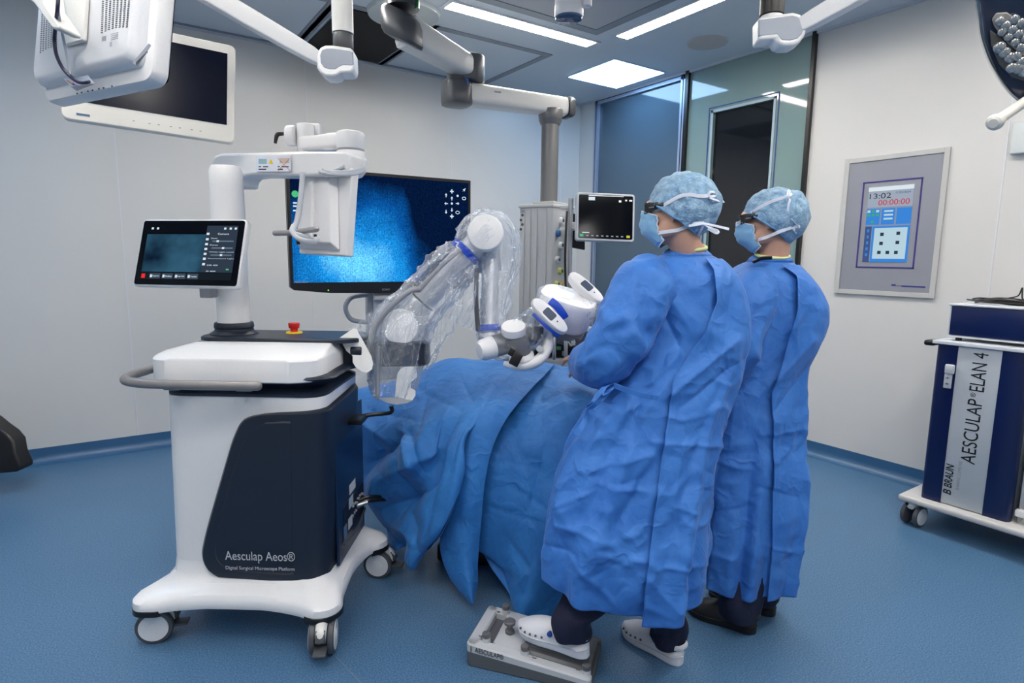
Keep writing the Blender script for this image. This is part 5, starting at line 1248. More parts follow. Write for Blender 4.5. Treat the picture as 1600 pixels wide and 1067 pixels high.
# blue bands
def band(c0, c1, rad, wdt, sq=1.0):
    c0, c1 = V(c0), V(c1); d = (c1-c0).normalized(); b = B(); n_ = Z.copy(); n_ = (n_-d*n_.dot(d)).normalized(); s = d.cross(n_); rg = []
    for z, r_ in ((-wdt/2, rad-.002), (-wdt/2, rad), (wdt/2, rad), (wdt/2, rad-.002)):
        rg.append([c0+d*z+(n_*cos(a)+s*sin(a)*sq)*(r_+.0015*noise.noise(V((cos(a)*3, sin(a)*3, 1)))) for a in [2*pi*k/48 for k in range(48)]])
    b.loft(rg, cap=False); return obj('elastic_band', b, BLUEB, fd_, solid=.0012)
band(at(727, 393, D0+.03), at(746, 373, D0+.03), .066, .030)
b = B(); b.tube([at(711, 377, D0-.045), at(716, 380, D0-.05), at(713, 384, D0-.05), at(717, 388, D0-.05)], .0025, 6, sm=4); obj('band_string', b, TAPE, fd_)
band(at(763, 512, D0+.06), at(764, 530, D0+.06), .052, .026)
# film over the camera head
hx = (rh*.93-fh*.30+Z*.05).normalized(); hz = (Z*.93-fw*.30+rh*.22).normalized(); Mh = frame(at(884, 482, D0+.08), hx, hz)
rg = []
for i in range(30):
    t = i/29; z = .066-.18*t; k = 1.05+.03*sin(t*9)+.02*t; r_ = []
    if i == 0: k = .55
    if i == 1: k = .9
    for j in range(80):
        a = 2*pi*j/80; ca, sa = cos(a), sin(a); w_ = V((ca*3, sa*3, t*3)); kk = k+.05*(ridge(w_)-.5)+.03*(ridge(w_*2.2)-.5)
        r_.append(Mh @ V((.122*kk*math.copysign(abs(ca)**.68, ca), .105*kk*math.copysign(abs(sa)**.68, sa), z)))
    rg.append(r_)
b = B(); b.loft(rg, cap=False); obj('head_cover', b, FILM2, fd_, nosharp=True)
HD = D0+.08
for pts, r_ in (([(860, 470, HD-.135), (870, 478, HD-.15), (879, 490, HD-.15), (883, 497, HD-.14)], .016), ([(834, 490, HD-.12), (846, 502, HD-.14), (858, 513, HD-.15), (874, 525, HD-.14)], .009)):
    b = B(); b.tube([at(*p) for p in pts], r_, 14, sm=6, flat=.35, fdir=-fw); obj('head_strap', b, BLUEB, fd_)

# ================================================================== FOOT PEDAL
PD = Fr((.952, 1.663, 0), -51.5)    # origin at the near-left corner on the floor, x along the near edge, y away
pd = thing('foot_pedal', 'grey surgical foot switch on the floor under the white clog', 'foot switch', PD.w(.2, .12, 0), PD.deg)
PL, PW_ = .44, .245
def pring(z, e, r=.02): return [PD.w(x, y, z) for x, y in rrect(e, PL-e, e, PW_-e, r, 5)]
b = B(); b.loft([[PD.w(x, y, z-(.030*x/PL if z > .02 else 0)) for x, y in rrect(e, PL-e, e, PW_-e, .02, 5)] for z, e in ((0, .004), (.004, 0), (.056, 0), (.060, .003))]); obj('lower_housing', b, mat('pedal_dark', (.10, .105, .115), .5), pd)
SHL = mat('pedal_shell', (.52, .54, .57), .45, bump=.05, bscale=400)
def topz(x): return .088-.040*x/PL
b = B()
# shell as a frame: left end with the carrying opening, near rail, far rail
def pslab(x0, x1, y0, y1, r, zb=.056, dz=0, m_=SHL):
    b.loft([[PD.w(x, y, zb-.030*x/PL) for x, y in rrect(x0, x1, y0, y1, r, 5)], [PD.w(x, y, topz(x)-.006+dz) for x, y in rrect(x0, x1, y0, y1, r, 5)], [PD.w(x, y, topz(x)+dz) for x, y in rrect(x0+.005, x1-.005, y0+.005, y1-.005, max(r-.004, .003), 5)]])
pslab(.0, .042, 0, PW_, .018); pslab(.0, PL, 0, .040, .016); pslab(.0, .19, PW_-.035, PW_, .015); pslab(.085, .20, .03, PW_-.01, .02, dz=.001)
obj('upper_shell', b, SHL, pd)
b = B(); pslab(.185, PL, PW_-.032, PW_, .012, dz=-.006); obj('rear_rail', b, mat('pedal_dark', (1, 1, 1)), pd)
b = B(); b.loft([[PD.w(x, y, .03) for x, y in rrect(.19, PL-.012, .038, PW_-.028, .012)], [PD.w(x, y, topz(x)+.000) for x, y in rrect(.19, PL-.012, .038, PW_-.028, .012)], [PD.w(x, y, topz(x)+.008) for x, y in rrect(.20, PL-.02, .046, PW_-.035, .012)]])
pf = obj('foot_plate', b, mat('pedal_grey', (.13, .135, .145), .45), pd)
b = B(); b.loft([[PD.w(x, y, topz(x)+.004) for x, y in rrect(.20, .40, .062, .155, .012)], [PD.w(x, y, topz(x)+.013) for x, y in rrect(.21, .39, .070, .148, .012)]]); obj('tread_pad', b, mat('pedal_tread', (.17, .175, .19), .45), pf)
KN = mat('pedal_knob', (.12, .12, .13), .45)
for x, y in ((.062, .040), (.075, .225), (.205, .035), (.42, .03)):
    b = B(); b.cyl(PD.w(x, y, topz(x)-.004), PD.w(x, y, topz(x)+.014), .0155, .0145, 28); k_ = obj('knob_collar', b, SHL, pd)
    b = B(); b.cyl(PD.w(x, y, topz(x)+.012), PD.w(x, y, topz(x)+.030), .0145, bev=.003); obj('button', b, KN, k_)
b = B(); q = PD.w(.125, .115, topz(.12)); b.cyl(q, q+Z*.012, .017, bev=.002); b.cyl(q+Z*.01, q+Z*.035, .010); b.tube([q+Z*.030, q+Z*.036, q+Z*.046, q+Z*.049], [.012, .020, .0215, .018], 28); obj('joystick', b, KN, pd)
text('maker_text', 'AESCULAP\u00ae', PD.w(.035, -.0015, .060), PD.a+Z*-.06, Z, INKK, pd, width=.105, height=.019)
for s, x, y in (('5', .030, .055), ('6', .045, .215), ('3', .235, .028), ('1', .385, .030)):
    text('number', s, PD.w(x, y, topz(x)+.0012), -PD.b, PD.a, INKK, pd, height=.014)

# ================================================================== WALL-SIDE TELEVISION ON A STAND
TL_, TR_, BR_, BL_ = at(449, 262, 3.20), at(736, 284, 3.73), at(735, 447, 3.73), at(451, 452, 3.20)
ux = ((TR_-TL_)+(BR_-BL_)); ux.z = 0; ux.normalize(); un = ux.cross(Z); cT = (TL_+TR_+BR_+BL_)/4
wT = ((TR_-TL_).length+(BR_-BL_).length)/2; hT = ((TL_-BL_).length+(TR_-BR_).length)/2
if un.dot(CP-cT) < 0: un = -un
tv = thing('television', 'large black flat television glowing blue behind the robot arm', 'television', V((cT.x, cT.y, cT.z-hT/2)))
def tp(x, y, z): return cT+ux*x+Z*y+un*z
def tvq(name, x0, x1, y0, y1, z, th, m_, par=tv, r=0, **k):
    b = B(); b.prism([tp(x, y, z) for x, y in (rrect(x0, x1, y0, y1, r) if r else ((x0, y0), (x1, y0), (x1, y1), (x0, y1)))], un*th); return obj(name, b, m_, par, False, **k)
b = B(); out = [(-wT/2, hT/2), (-wT/2, -hT/2+.01), (-wT/2+.02, -hT/2-.006), (-wT*.3, -hT/2-.026), (0, -hT/2-.032), (wT*.3, -hT/2-.026), (wT/2-.02, -hT/2-.006), (wT/2, -hT/2+.01), (wT/2, hT/2)]
b.prism([tp(x, y, -.05) for x, y in out], un*.05); obj('bezel', b, BLACK, tv, False, bev=.004)
def tvmat():
    mt = bpy.data.materials.new('tv_picture'); mt.use_nodes = True; nt = mt.node_tree; L = nt.links; nt.nodes.clear()
    o = nt.nodes.new('ShaderNodeOutputMaterial'); e = nt.nodes.new('ShaderNodeEmission'); e.inputs[1].default_value = 1.25
    tc = nt.nodes.new('ShaderNodeTexCoord'); sp = nt.nodes.new('ShaderNodeSeparateXYZ'); L.new(tc.outputs['Generated'], sp.inputs[0])
    # broad light: bright lower left, dark upper right
    def math_(op, a, b_=None):
        n_ = nt.nodes.new('ShaderNodeMath'); n_.operation = op
        for i_, v in enumerate((a, b_)):
            if v is None: continue
            if isinstance(v, (int, float)): n_.inputs[i_].default_value = v
            else: L.new(v, n_.inputs[i_])
        return n_.outputs[0]
    U, W_ = sp.outputs['X'], sp.outputs['Z']
    d = math_('SQRT', math_('ADD', math_('POWER', math_('MULTIPLY', math_('SUBTRACT', U, .36), 1.25), 2), math_('POWER', math_('SUBTRACT', W_, .18), 2)))
    n1 = nt.nodes.new('ShaderNodeTexNoise'); n1.inputs['Scale'].default_value = 3.2; n1.inputs['Detail'].default_value = 4; L.new(tc.outputs['Object'], n1.inputs[0])
    v_ = math_('SUBTRACT', math_('SUBTRACT', 1.0, math_('MULTIPLY', d, 1.15)), math_('MULTIPLY', math_('SUBTRACT', n1.outputs['Fac'], .5), .7))
    stp = nt.nodes.new('ShaderNodeMapRange'); stp.inputs[1].default_value = .60; stp.inputs[2].default_value = .69; stp.inputs[3].default_value = 0; stp.inputs[4].default_value = .30; L.new(U, stp.inputs[0])
    v_ = math_('SUBTRACT', v_, stp.outputs[0])
    rmp = nt.nodes.new('ShaderNodeValToRGB'); el = rmp.color_ramp.elements; el[0].position = .1; el[0].color = (.001, .006, .028, 1); el[1].position = .95; el[1].color = (.10, .44, .80, 1)
    q = el.new(.45); q.color = (.002, .065, .25, 1); q = el.new(.7); q.color = (.008, .20, .53, 1); L.new(v_, rmp.inputs[0])
    w1 = nt.nodes.new('ShaderNodeTexWave'); w1.inputs['Scale'].default_value = 34; w1.inputs['Distortion'].default_value = 1.5; w1.inputs['Detail'].default_value = 2; w1.bands_direction = 'X'
    mp = nt.nodes.new('ShaderNodeMapping'); mp.inputs['Rotation'].default_value = (0, 0, 0); L.new(tc.outputs['Generated'], mp.inputs[0]); L.new(mp.outputs[0], w1.inputs[0])
    n2 = nt.nodes.new('ShaderNodeTexNoise'); n2.inputs['Scale'].default_value = 130; n2.inputs['Detail'].default_value = 2; L.new(tc.outputs['Object'], n2.inputs[0])
    g = math_('ADD', math_('MULTIPLY', w1.outputs['Fac'], .25), math_('MULTIPLY', math_('POWER', n2.outputs['Fac'], 2.0), 2.2))
    mx = nt.nodes.new('ShaderNodeVectorMath'); mx.operation = 'SCALE'; L.new(rmp.outputs[0], mx.inputs[0]); L.new(math_('ADD', g, .28), mx.inputs['Scale'])
    L.new(mx.outputs[0], e.inputs[0]); L.new(e.outputs[0], o.inputs[0]); return mt
sw2, sh2 = wT/2-.018, hT/2-.018; sb = -hT/2+.035
scr2 = tvq('screen', -sw2, sw2, sb, sh2, .0005, .001, tvmat())
def tpx(px, py, e=.002):
    r_ = ray(px, py); return CP+r_*((cT+un*e-CP).dot(un)/r_.dot(un))
def icon(cx, cy, kind, r_=.012):
    c = tpx(cx, cy, .0025); b = B()
    if kind == 'dot': b.prism([c+ux*r_*.6*cos(a)+Z*r_*.6*sin(a) for a in [2*pi*i/14 for i in range(14)]], un*.0006)
    elif kind in 'RLUD':
        dx, dz = {'R': (1, 0), 'L': (-1, 0), 'U': (0, 1), 'D': (0, -1)}[kind]; D_ = ux*dx+Z*dz; E_ = ux*dz-Z*dx
        b.prism([c-D_*r_+E_*r_*.2, c-D_*r_-E_*r_*.2, c-E_*r_*.2, c-E_*r_*.7, c+D_*r_, c+E_*r_*.7, c+E_*r_*.2], un*.0006)
    elif kind == '+':
        q = .28; P = [(-1, -q), (-q, -q), (-q, -1), (q, -1), (q, -q), (1, -q), (1, q), (q, q), (q, 1), (-q, 1), (-q, q), (-1, q)]; b.prism([c+ux*x*r_+Z*y*r_ for x, y in P], un*.0006)
    elif kind == 'o':
        b.tube([c+ux*r_*cos(a)+Z*r_*.7*sin(a) for a in [2*pi*i/20 for i in range(21)]], .002, 6)
    elif kind == 'pin': b.prism([c+ux*x*r_+Z*y*r_ for x, y in ((-1, -1), (-.1, -.2), (.2, -.7), (.5, -.3), (.4, .1), (1, .7), (.7, 1), (.1, .4), (-.3, .5), (-.7, .2), (-.2, -.1))], un*.0006)
    return obj('screen_icon', b, ICON, scr2, False)
for x, y, k in ((706, 299, '+'), (706, 310, 'U'), (706, 318, 'dot'), (697, 318, 'L'), (715, 318, 'R'), (706, 328, 'D'), (706, 338, '+'), (697, 305, 'U'), (715, 306, 'dot'), (697, 331, 'D'), (715, 332, 'o'), (725, 297, 'pin'), (725, 310, 'o')): icon(x, y, k)
b = B(); c = tpx(461, 303, .0025); b.prism([c+ux*.018*cos(a)+Z*.018*sin(a) for a in [2*pi*i/20 for i in range(20)]], un*.0006); obj('green_marker', b, ICONG, scr2, False)
for y in (317, 322, 329): b = B(); c = tpx(461, y, .0025); b.box((0, 0, 0), (.02, .008, .001), frame(c, ux, un)); obj('screen_text_line', b, ICON, scr2, False)
text('screen_text', 'AESCULAP', tpx(460, 442, .002), ux, Z, emis('text_dim', (.3, .5, .8), .5), scr2, width=.075)
text('maker_text', 'SONY', tpx(597, 454, .001), ux, Z, mat('badge', (.45, .45, .47), .4), tv, width=.048, height=.012)
b = B(); c = tpx(513, 453.5, .001); b.cyl(c, c+un*.001, .004, seg=12); obj('power_light', b, emis('green_led', (.3, .8, .1), 1.0), tv)
b = B(); b.box((0, 0, 0), (.5, .3, .05), frame(cT-un*.07, ux, un), bev=.01); obj('rear_casing', b, BLACK, tv)
# stand
stc = cT+ux*.01-un*.13; stc = V((stc.x, stc.y, 0)); sf = Fr(stc, math.degrees(math.atan2(ux.y, ux.x)))
st_ = thing('television_stand', 'grey column trolley carrying the television', 'stand', stc, sf.deg)
GS = mat('stand_grey', (.34, .37, .42), .42, .2)
b = B(); b.fbox(sf, -.10, .10, -.03, .03, .10, cT.z+.10, bev=.006); obj('column', b, GS, st_)
b = B(); b.fbox(sf, -.07, .07, -.055, -.02, cT.z-.60, cT.z-.20, bev=.004); obj('front_cover', b, mat('stand_light', (.48, .51, .56), .4), st_)
b = B(); b.cyl(sf.w(-.08, -.09, cT.z-hT/2-.06), sf.w(.16, -.09, cT.z-hT/2-.06), .014, bev=.003); obj('cross_bar', b, OFFW, st_)
b = B(); b.tube([sf.w(-.10, -.03, cT.z-hT/2-.045), sf.w(-.20, -.04, cT.z-hT/2-.06), sf.w(-.235, -.04, cT.z-hT/2-.12), sf.w(-.20, -.04, cT.z-hT/2-.19), sf.w(-.10, -.03, cT.z-hT/2-.21)], .014, 14, sm=6); obj('loop_handle', b, GS, st_)
b = B(); b.fbox(sf, -.25, .30, -.25, .20, .62, .66, bev=.01); obj('shelf', b, GS, st_)
b = B(); b.fbox(sf, -.35, .35, -.06, .06, .09, .15, bev=.02); b.fbox(sf, -.06, .06, -.32, .32, .09, .15, bev=.02); obj('base', b, GS, st_)
for x, y in ((-.32, 0), (.32, 0), (0, -.29), (0, .29)): caster(x, y, 0, st_, r=.04, fr=sf, pedal=False)

# ================================================================== CEILING PENDANT
pm = V((1.74, 3.86, HC))
pn = thing('ceiling_pendant', 'two-jointed ceiling pendant arm with grey drop tube and gas outlet column', 'ceiling pendant', pm)
b = B(); b.cyl(pm, pm-Z*.025, .24, .23, 48); obj('ceiling_flange', b, mat('flange_grey', (.52, .57, .58), .4), pn)
k0 = at(612, 42, 3.30); km = V((k0.x, k0.y, 0))
MG2 = mat('pendant_grey', (.085, .09, .10), .33, .25)
b = B(); zt1 = at(612, 12, 3.32).z
b.cyl(V((pm.x, pm.y, HC-.02)), V((pm.x, pm.y, HC-.14)), .085, seg=40); obj('hanger_tube', b, MGREY, pn)
P0 = V((pm.x, pm.y, HC-.19))
P1 = at(736, 114, 3.78)
def beam(b, p, q, hw, hh, hw2=None, hh2=None, pw=4, ext=.0, mi=0):
    d = (q-p).normalized(); s = Z.cross(d).normalized(); u2 = d.cross(s); hw2 = hw2 or hw; hh2 = hh2 or hh; rg = []
    L_ = (q-p).length
    for t in (-.06, 0, .25, .5, .75, 1, 1+.06):
        k = .82 if t < 0 or t > 1 else 1; tt = max(0, min(1, t)); rg.append(ringat(p+d*(L_*(tt)+(ext*(-1 if t < 0 else 1 if t > 1 else 0))), s, u2, (hw*(1-tt)+hw2*tt)*k, (hh*(1-tt)+hh2*tt)*k, 40, pw))
    b.loft(rg, True, True, mi)
dA = (P1-P0); dAn = dA.normalized()
knA = at(634, 50, 3.42)
b = B(); beam(b, knA, P1+Z*.02, .085, .085, .075, .065, ext=.02); obj('upper_arm', b, OFFW, pn)
b = B(); c = knA-dAn*.02+Z*.02; sA = Z.cross(dAn).normalized()
b.loft([ringat(c+Z*z, dAn, sA, .13*k, .115*k, 44, 2.8) for z, k in ((-.085, .62), (-.080, .84), (-.06, .96), (-.03, 1), (.03, 1.0), (.06, .93), (.08, .78))]); obj('arm_knuckle', b, MG2, pn)
b = B(); b.cyl(V((c.x, c.y, c.z+.10)), V((c.x, c.y, HC-.02)), .095, seg=40); kn_ = obj('swivel_neck', b, MG2, pn)
b = B(); b.box((0, 0, 0), (.03, .012, .16), frame(V((c.x, c.y, c.z+.17))+rh*.085+fh*-.035, rh*.6-fh*.8, Z), bev=.003); obj('green_marker', b, mat('marker_green', (.01, .22, .06), .4), kn_)
b = B(); b.cyl(P1+Z*.10+dAn*.0, P1-Z*.055, .088, bev=.01); obj('arm_end_cap', b, MG2, pn)
E0 = at(719, 125, 3.80); 
b = B(); b.cyl(E0+Z*.08, E0-Z*.045, .085, seg=40); en = obj('elbow_collar', b, MG2, pn)
b = B(); c = at(729, 123, 3.715); b.box((0, 0, 0), (.022, .006, .06), frame(c, rh, Z), bev=.002); obj('blue_marker', b, mat('marker_blue', (.01, .12, .55), .3), en)
F0 = at(716, 146, 3.80); F1 = at(872, 167, 4.12); dB = (F1-F0).normalized(); sB = Z.cross(dB).normalized()
b = B(); beam(b, F0+dB*.05, F1+dB*.04, .08, .068, .068, .062, ext=.015); obj('lower_arm', b, OFFW, pn)
b = B(); b.loft([ringat(F0+Z*z+dB*(-.01), dB, sB, .095*k, .10*k, 44, 2.8) for z, k in ((-.078, .80), (-.072, .95), (-.05, 1), (.055, 1), (.07, .9), (.076, .72))]); obj('elbow_housing', b, MG2, pn)
b = B(); b.loft([ringat(F1+dB*(.055+x), sB, Z, .073*k, .068*k, 36, 4) for x, k in ((-.0, 1.02), (.03, 1.02), (.05, .9), (.055, .75))]); obj('arm_end_cap', b, MG2, pn)
for o_, wd_ in ((at(664, 54, 3.30), .09), (at(748, 147, 3.76), .09)):
    pass
mkb = mat('mark_blue', (.25, .27, .40), .5)
b = B(); b.box((0, 0, 0), (.045, .003, .008), frame(F0+dB*.24-sB*(-.0805 if sB.dot(fw) < 0 else .0805)+Z*.02, dB, Z)); obj('arm_mark', b, mkb, pn, False)
dt = at(860, 186, 4.1); TB = mat('drop_tube_grey', (.24, .235, .235), .35, .35)
b = B(); b.cyl(V((dt.x, dt.y, dt.z+.06)), V((dt.x, dt.y, dt.z-.01)), .088, .080, 44, bev=.006); b.cyl(V((dt.x, dt.y, dt.z-.01)), V((dt.x, dt.y, dt.z-.04)), .080, .066, 44)
zc2 = at(860, 316, 4.1).z; b.cyl(V((dt.x, dt.y, dt.z-.03)), V((dt.x, dt.y, zc2-.01)), .060, seg=44); obj('drop_tube', b, TB, pn)
# service column: seen at a corner
sa = (rh*.86-fh*.50).normalized(); SF = Fr((dt.x, dt.y, 0), math.degrees(math.atan2(sa.y, sa.x)))
zb2 = .95; cwid = at(825, 400, 4.1); LP = mat('column_grey', (.52, .53, .54), .4)
X0c, X1c, Y0c, Y1c = -.175, .085, -.10, .16
b = B(); b.fbox(SF, X0c, X1c, Y0c, Y1c, zb2, zc2-.03, bev=.008)
for x in (-.145, -.095, -.045, .03): b.fbox(SF, x-.012, x+.012, Y0c-.006, Y0c, zb2, zc2-.04, bev=.002)
sc_ = obj('service_column', b, LP, pn)
b = B(); b.fbox(SF, X0c-.008, X1c+.008, Y0c-.010, Y1c+.008, zc2-.035, zc2-.012, bev=.006); b.fbox(SF, -.08, X1c, Y0c+.01, Y1c, zc2-.012, zc2+.006, bev=.005); obj('column_lid', b, mat('lid_grey', (.62, .62, .61), .4), pn)
for k, z in enumerate((.085, .118, .150, .182)):
    b = B(); c = SF.w(-.155-.012*(k % 2)+.006, Y0c-.006, zc2-z); b.cyl(c, c-SF.b*.003, .010, seg=16); obj('socket', b, DGREY, sc_)
b = B(); b.fbox(SF, -.165, -.135, Y0c-.008, Y0c-.005, zc2-.068, zc2-.050); obj('label_plate', b, MGREY, sc_, False)
# outlets on the right-hand face
for k, (z, m_) in enumerate(((.12, WHITE), (.21, mat('outlet_blue', (.05, .20, .50), .4)), (.29, WHITE), (.39, WHITE), (.47, mat('outlet_yellow', (.55, .60, .20), .4)), (.56, mat('outlet_yellow', (1, 1, 1))))):
    c = SF.w(X1c, -.03+.05*(k % 2 == 0), zc2-z); b = B(); b.cyl(c, c+SF.a*.022, .026, .022, 24); o1 = obj('gas_outlet', b, m_, sc_)
    b = B(); b.cyl(c+SF.a*.022, c+SF.a*.026, .012, seg=16); obj('outlet_socket', b, DGREY, sc_)
b = B(); c = SF.w(X1c+.03, -.0, zc2-.56); b.tube([c, c+rh*.04+Z*.01, c+rh*.10-Z*.03, c+rh*.14-Z*.12, c+rh*.16-Z*.3], .009, 10, sm=5); obj('gas_hose', b, mat('hose_yellow', (.75, .48, .01), .4), pn)
# pole with monitor
pp = at(890, 400, 4.0); zp1 = at(890, 311, 4.0).z
b = B(); b.cyl(V((pp.x, pp.y, .85)), V((pp.x, pp.y, zp1)), .0165, seg=24); pl = obj('equipment_pole', b, STEEL, pn)
for py in (324, 358): b = B(); c = at(890, py, 4.0); b.box((0, 0, 0), (.10, .035, .022), frame(c-rh*.015, sa, Z), bev=.005); obj('pole_clamp', b, OFFW, pn)
mt_ = thing('patient_monitor', 'black-screened patient monitor with white rim on the pendant pole', 'monitor', at(948, 378, 3.85))
q = [at(903, 300, 3.86), at(994, 303, 3.90), at(988, 379, 3.90), at(900, 375, 3.86)]
mux = ((q[1]-q[0])+(q[2]-q[3])).normalized(); muy = ((q[0]-q[3])+(q[1]-q[2])); muy = (muy-mux*muy.dot(mux)).normalized(); mun = mux.cross(muy); mc = sum(q, V())/4; mw = (q[1]-q[0]).length; mh = (q[0]-q[3]).length
def mp_(x, y, z): return mc+mux*x+muy*y+mun*z
def mq(name, x0, x1, y0, y1, z, th, m_, r=0, par=mt_, **k):
    b = B(); b.prism([mp_(x, y, z) for x, y in (rrect(x0, x1, y0, y1, r) if r else ((x0, y0), (x1, y0), (x1, y1), (x0, y1)))], mun*th); return obj(name, b, m_, par, False, **k)
mq('housing', -mw/2, mw/2, -mh/2, mh/2, -.05, .05, mat('monitor_rim', (.58, .61, .66), .4), .02, bev=.006)
sc3 = mq('screen', -mw/2+.014, mw/2-.014, -mh/2+.014, mh/2-.014, .0005, .001, SCRN, .01)
for u0, u1, v0, v1, m_ in ((-.30, -.19, .34, .41, ICON), (-.44, -.38, -.42, -.37, ICONG), (.36, .42, -.42, -.37, ICONY)) + tuple((-.33+.085*k, -.29+.085*k, -.41, -.385, emis('dim_white', (.3, .33, .36), .8)) for k in range(8)) + ((-.30, .3, .435, .445, emis('dim_white', (1, 1, 1), 1)), (.22, .26, .32, .36, emis('dim_white', (1, 1, 1), 1)), (.33, .36, .35, .38, emis('dim_white', (1, 1, 1), 1)), (.40, .45, .35, .38, emis('dim_white', (1, 1, 1), 1)), (-.40, -.28, -.345, -.325, ICON)):
    mq('screen_icon', u0*mw, u1*mw, v0*mh, v1*mh, .0018, .0004, m_, par=sc3)
b = B(); b.tube([mp_(-.05, -.02, -.05), at(905, 352, 4.0)], [.03, .03], 16); b.box((0, 0, 0), (.12, .05, .05), frame(at(900, 353, 3.97), sa, Z), bev=.01); obj('mount_arm', b, OFFW, mt_)
bm_ = thing('black_monitor', 'small black display behind the pendant pole', 'monitor', at(905, 380, 4.12))
b = B(); b.prism([at(893, 333, 4.15), at(914, 337, 4.15), at(914, 390, 4.15), at(893, 386, 4.15)], fw*.03); obj('panel', b, BLACK, bm_, False, bev=.003)
b = B(); b.cyl(at(896, 360, 4.02), at(900, 360, 4.16), .015); obj('bracket', b, BLACK, bm_)
b = B(); b.tube([at(886, 330, 3.95), at(884, 370, 3.95), at(883, 410, 3.97), at(884, 450, 3.98)], .008, 8, sm=4); tag(obj('power_cable', b, BLACK), 'black cable hanging beside the grey pendant column', 'cable')
# anaesthesia rack behind the camera head
ra = at(885, 545, 3.35)
an_ = thing('anaesthesia_machine', 'dark instrument rack half hidden behind the microscope head', 'medical machine', V((ra.x, ra.y, 0)), math.degrees(math.atan2(rh.y, rh.x)))
AF = Fr((ra.x, ra.y, 0), math.degrees(math.atan2(rh.y, rh.x)))
b = B(); b.fbox(AF, -.18, .40, .04, .40, at(885, 560, 3.35).z, at(885, 500, 3.35).z, bev=.01); obj('rack_body', b, BLACK, an_)
b = B(); b.fbox(AF, -.22, .42, .03, .40, .10, at(885, 562, 3.35).z, bev=.02); obj('lower_cabinet', b, mat('cabinet_grey', (.30, .32, .34), .45), an_)
b = B(); b.fbox(AF, -.18, .42, -.03, .42, at(885, 517, 3.32).z, at(885, 511, 3.32).z, bev=.005); obj('top_shelf', b, GREYP, an_)
for px in (866, 884): b = B(); b.cyl(at(px, 522, 3.25), at(px, 562 if px < 880 else 566, 3.25), .0105, seg=20, bev=.003); obj('support_rod', b, STEEL, an_)
random.seed(11)
for k, c_ in enumerate(((.30, .03, .03), (.55, .58, .60), (.03, .16, .08), (.25, .27, .3), (.5, .1, .15), (.4, .42, .45), (.06, .07, .1))):
    b = B(); c = at(858+k*7.5, 528+8*(k*37 % 4), 3.30); b.box((0, 0, 0), (.016+.004*(k % 3), .02, .018+.006*(k % 2)), frame(c, rh, Z), bev=.002); obj('connector_block', b, mat('block_%d' % k, c_, .4), an_)
b = B(); b.tube([at(893, 520, 3.28), at(897, 530, 3.26), at(893, 540, 3.26), at(888, 534, 3.27)], .004, 8, sm=5); obj('loose_wire', b, mat('wire_green', (.25, .40, .36), .4), an_)
for fx in (-.16, .34):
    for fy in (.08, .36): caster(fx, fy, 0, an_, r=.045, fr=AF, pedal=False)

# ================================================================== OVERHEAD MONITORS AND SPRING ARMS
def spring_arm(label, j, aend, jr, jd, ad, tube_top, mirror=False):
    """white spring arm ending in a rounded joint below a vertical tube"""
    root = thing('monitor_arm', label, 'monitor arm', at(*j, jd))
    J = at(*j, jd); A = at(*aend, ad); d = (A-J).normalized()
    b = B(); s = V((d.y, -d.x, 0)).normalized(); u2 = d.cross(s); rg = []
    L_ = (A-J).length
    for t, w_, h_ in ((.02, .034, .034), (.10, .036, .044), (.3, .038, .050), (.6, .040, .054), (1.0, .042, .056), (1.5, .042, .056)): rg.append(ringat(J+d*L_*t, s, u2, w_*.72, h_*.56, 40, 9))
    b.loft(rg); obj('spring_arm', b, WHITE, root)
    return root, J, d
# left arm: joint at (525,95); vertical tube (520-552, 0-75)
ra1, J1_, d1 = spring_arm('white spring arm over the cart, meeting a vertical tube at upper left', (505, 96), (330, -6), .05, 2.10, 2.02, None)
jt_ = at(536, 60, 2.10); hd1 = (d1.x, d1.y)
b = B(); zt2 = HC-.30; b.cyl(V((jt_.x, jt_.y, at(536, 53, 2.10).z)), V((jt_.x, jt_.y, HC-.005)), .0365, seg=40); obj('vertical_tube', b, OFFW, ra1)
b = B(); b.cyl(V((jt_.x, jt_.y, at(536, 76, 2.10).z)), V((jt_.x, jt_.y, at(536, 54, 2.10).z)), .0350, seg=40, bev=.003); obj('swivel_ring', b, DGREY, ra1)
# joint housing: rounded plate with grey side cover
def plate(px_pts, d, th, m_, par, name, off=0, bev=.008, lab=None):
    b = B(); b.prism([at(x, y, d-off) for x, y in px_pts], fw*th); return obj(name, b, m_, par, True, label=lab, bev=bev)
oc = [(500, 74), (508, 70), (520, 70), (547, 74), (552, 78), (553, 102), (552, 109), (547, 113), (531, 113), (527, 117), (519, 119), (508, 118), (500, 112), (495, 104), (494, 90), (496, 80)]
plate(oc, 2.07, .065, WHITE, ra1, 'joint_housing', bev=.012)
ic = [(503, 78), (510, 75.5), (520, 75.5), (546, 79), (551, 82), (552, 100), (549, 102), (536, 101), (529, 104), (524, 108), (515, 108), (506, 105), (501, 98), (500, 86)]
plate(ic, 2.07, .01, mat('cover_grey_blue', (.25, .29, .36), .4), ra1, 'side_cover', .0015, .002)
b = B(); c = at(512, 105, 2.10); b.cyl(c-fw*.012, c+fw*.045, .0335, seg=36); obj('metal_hinge', b, mat('hinge_metal', (.30, .33, .38), .35, .7), ra1)
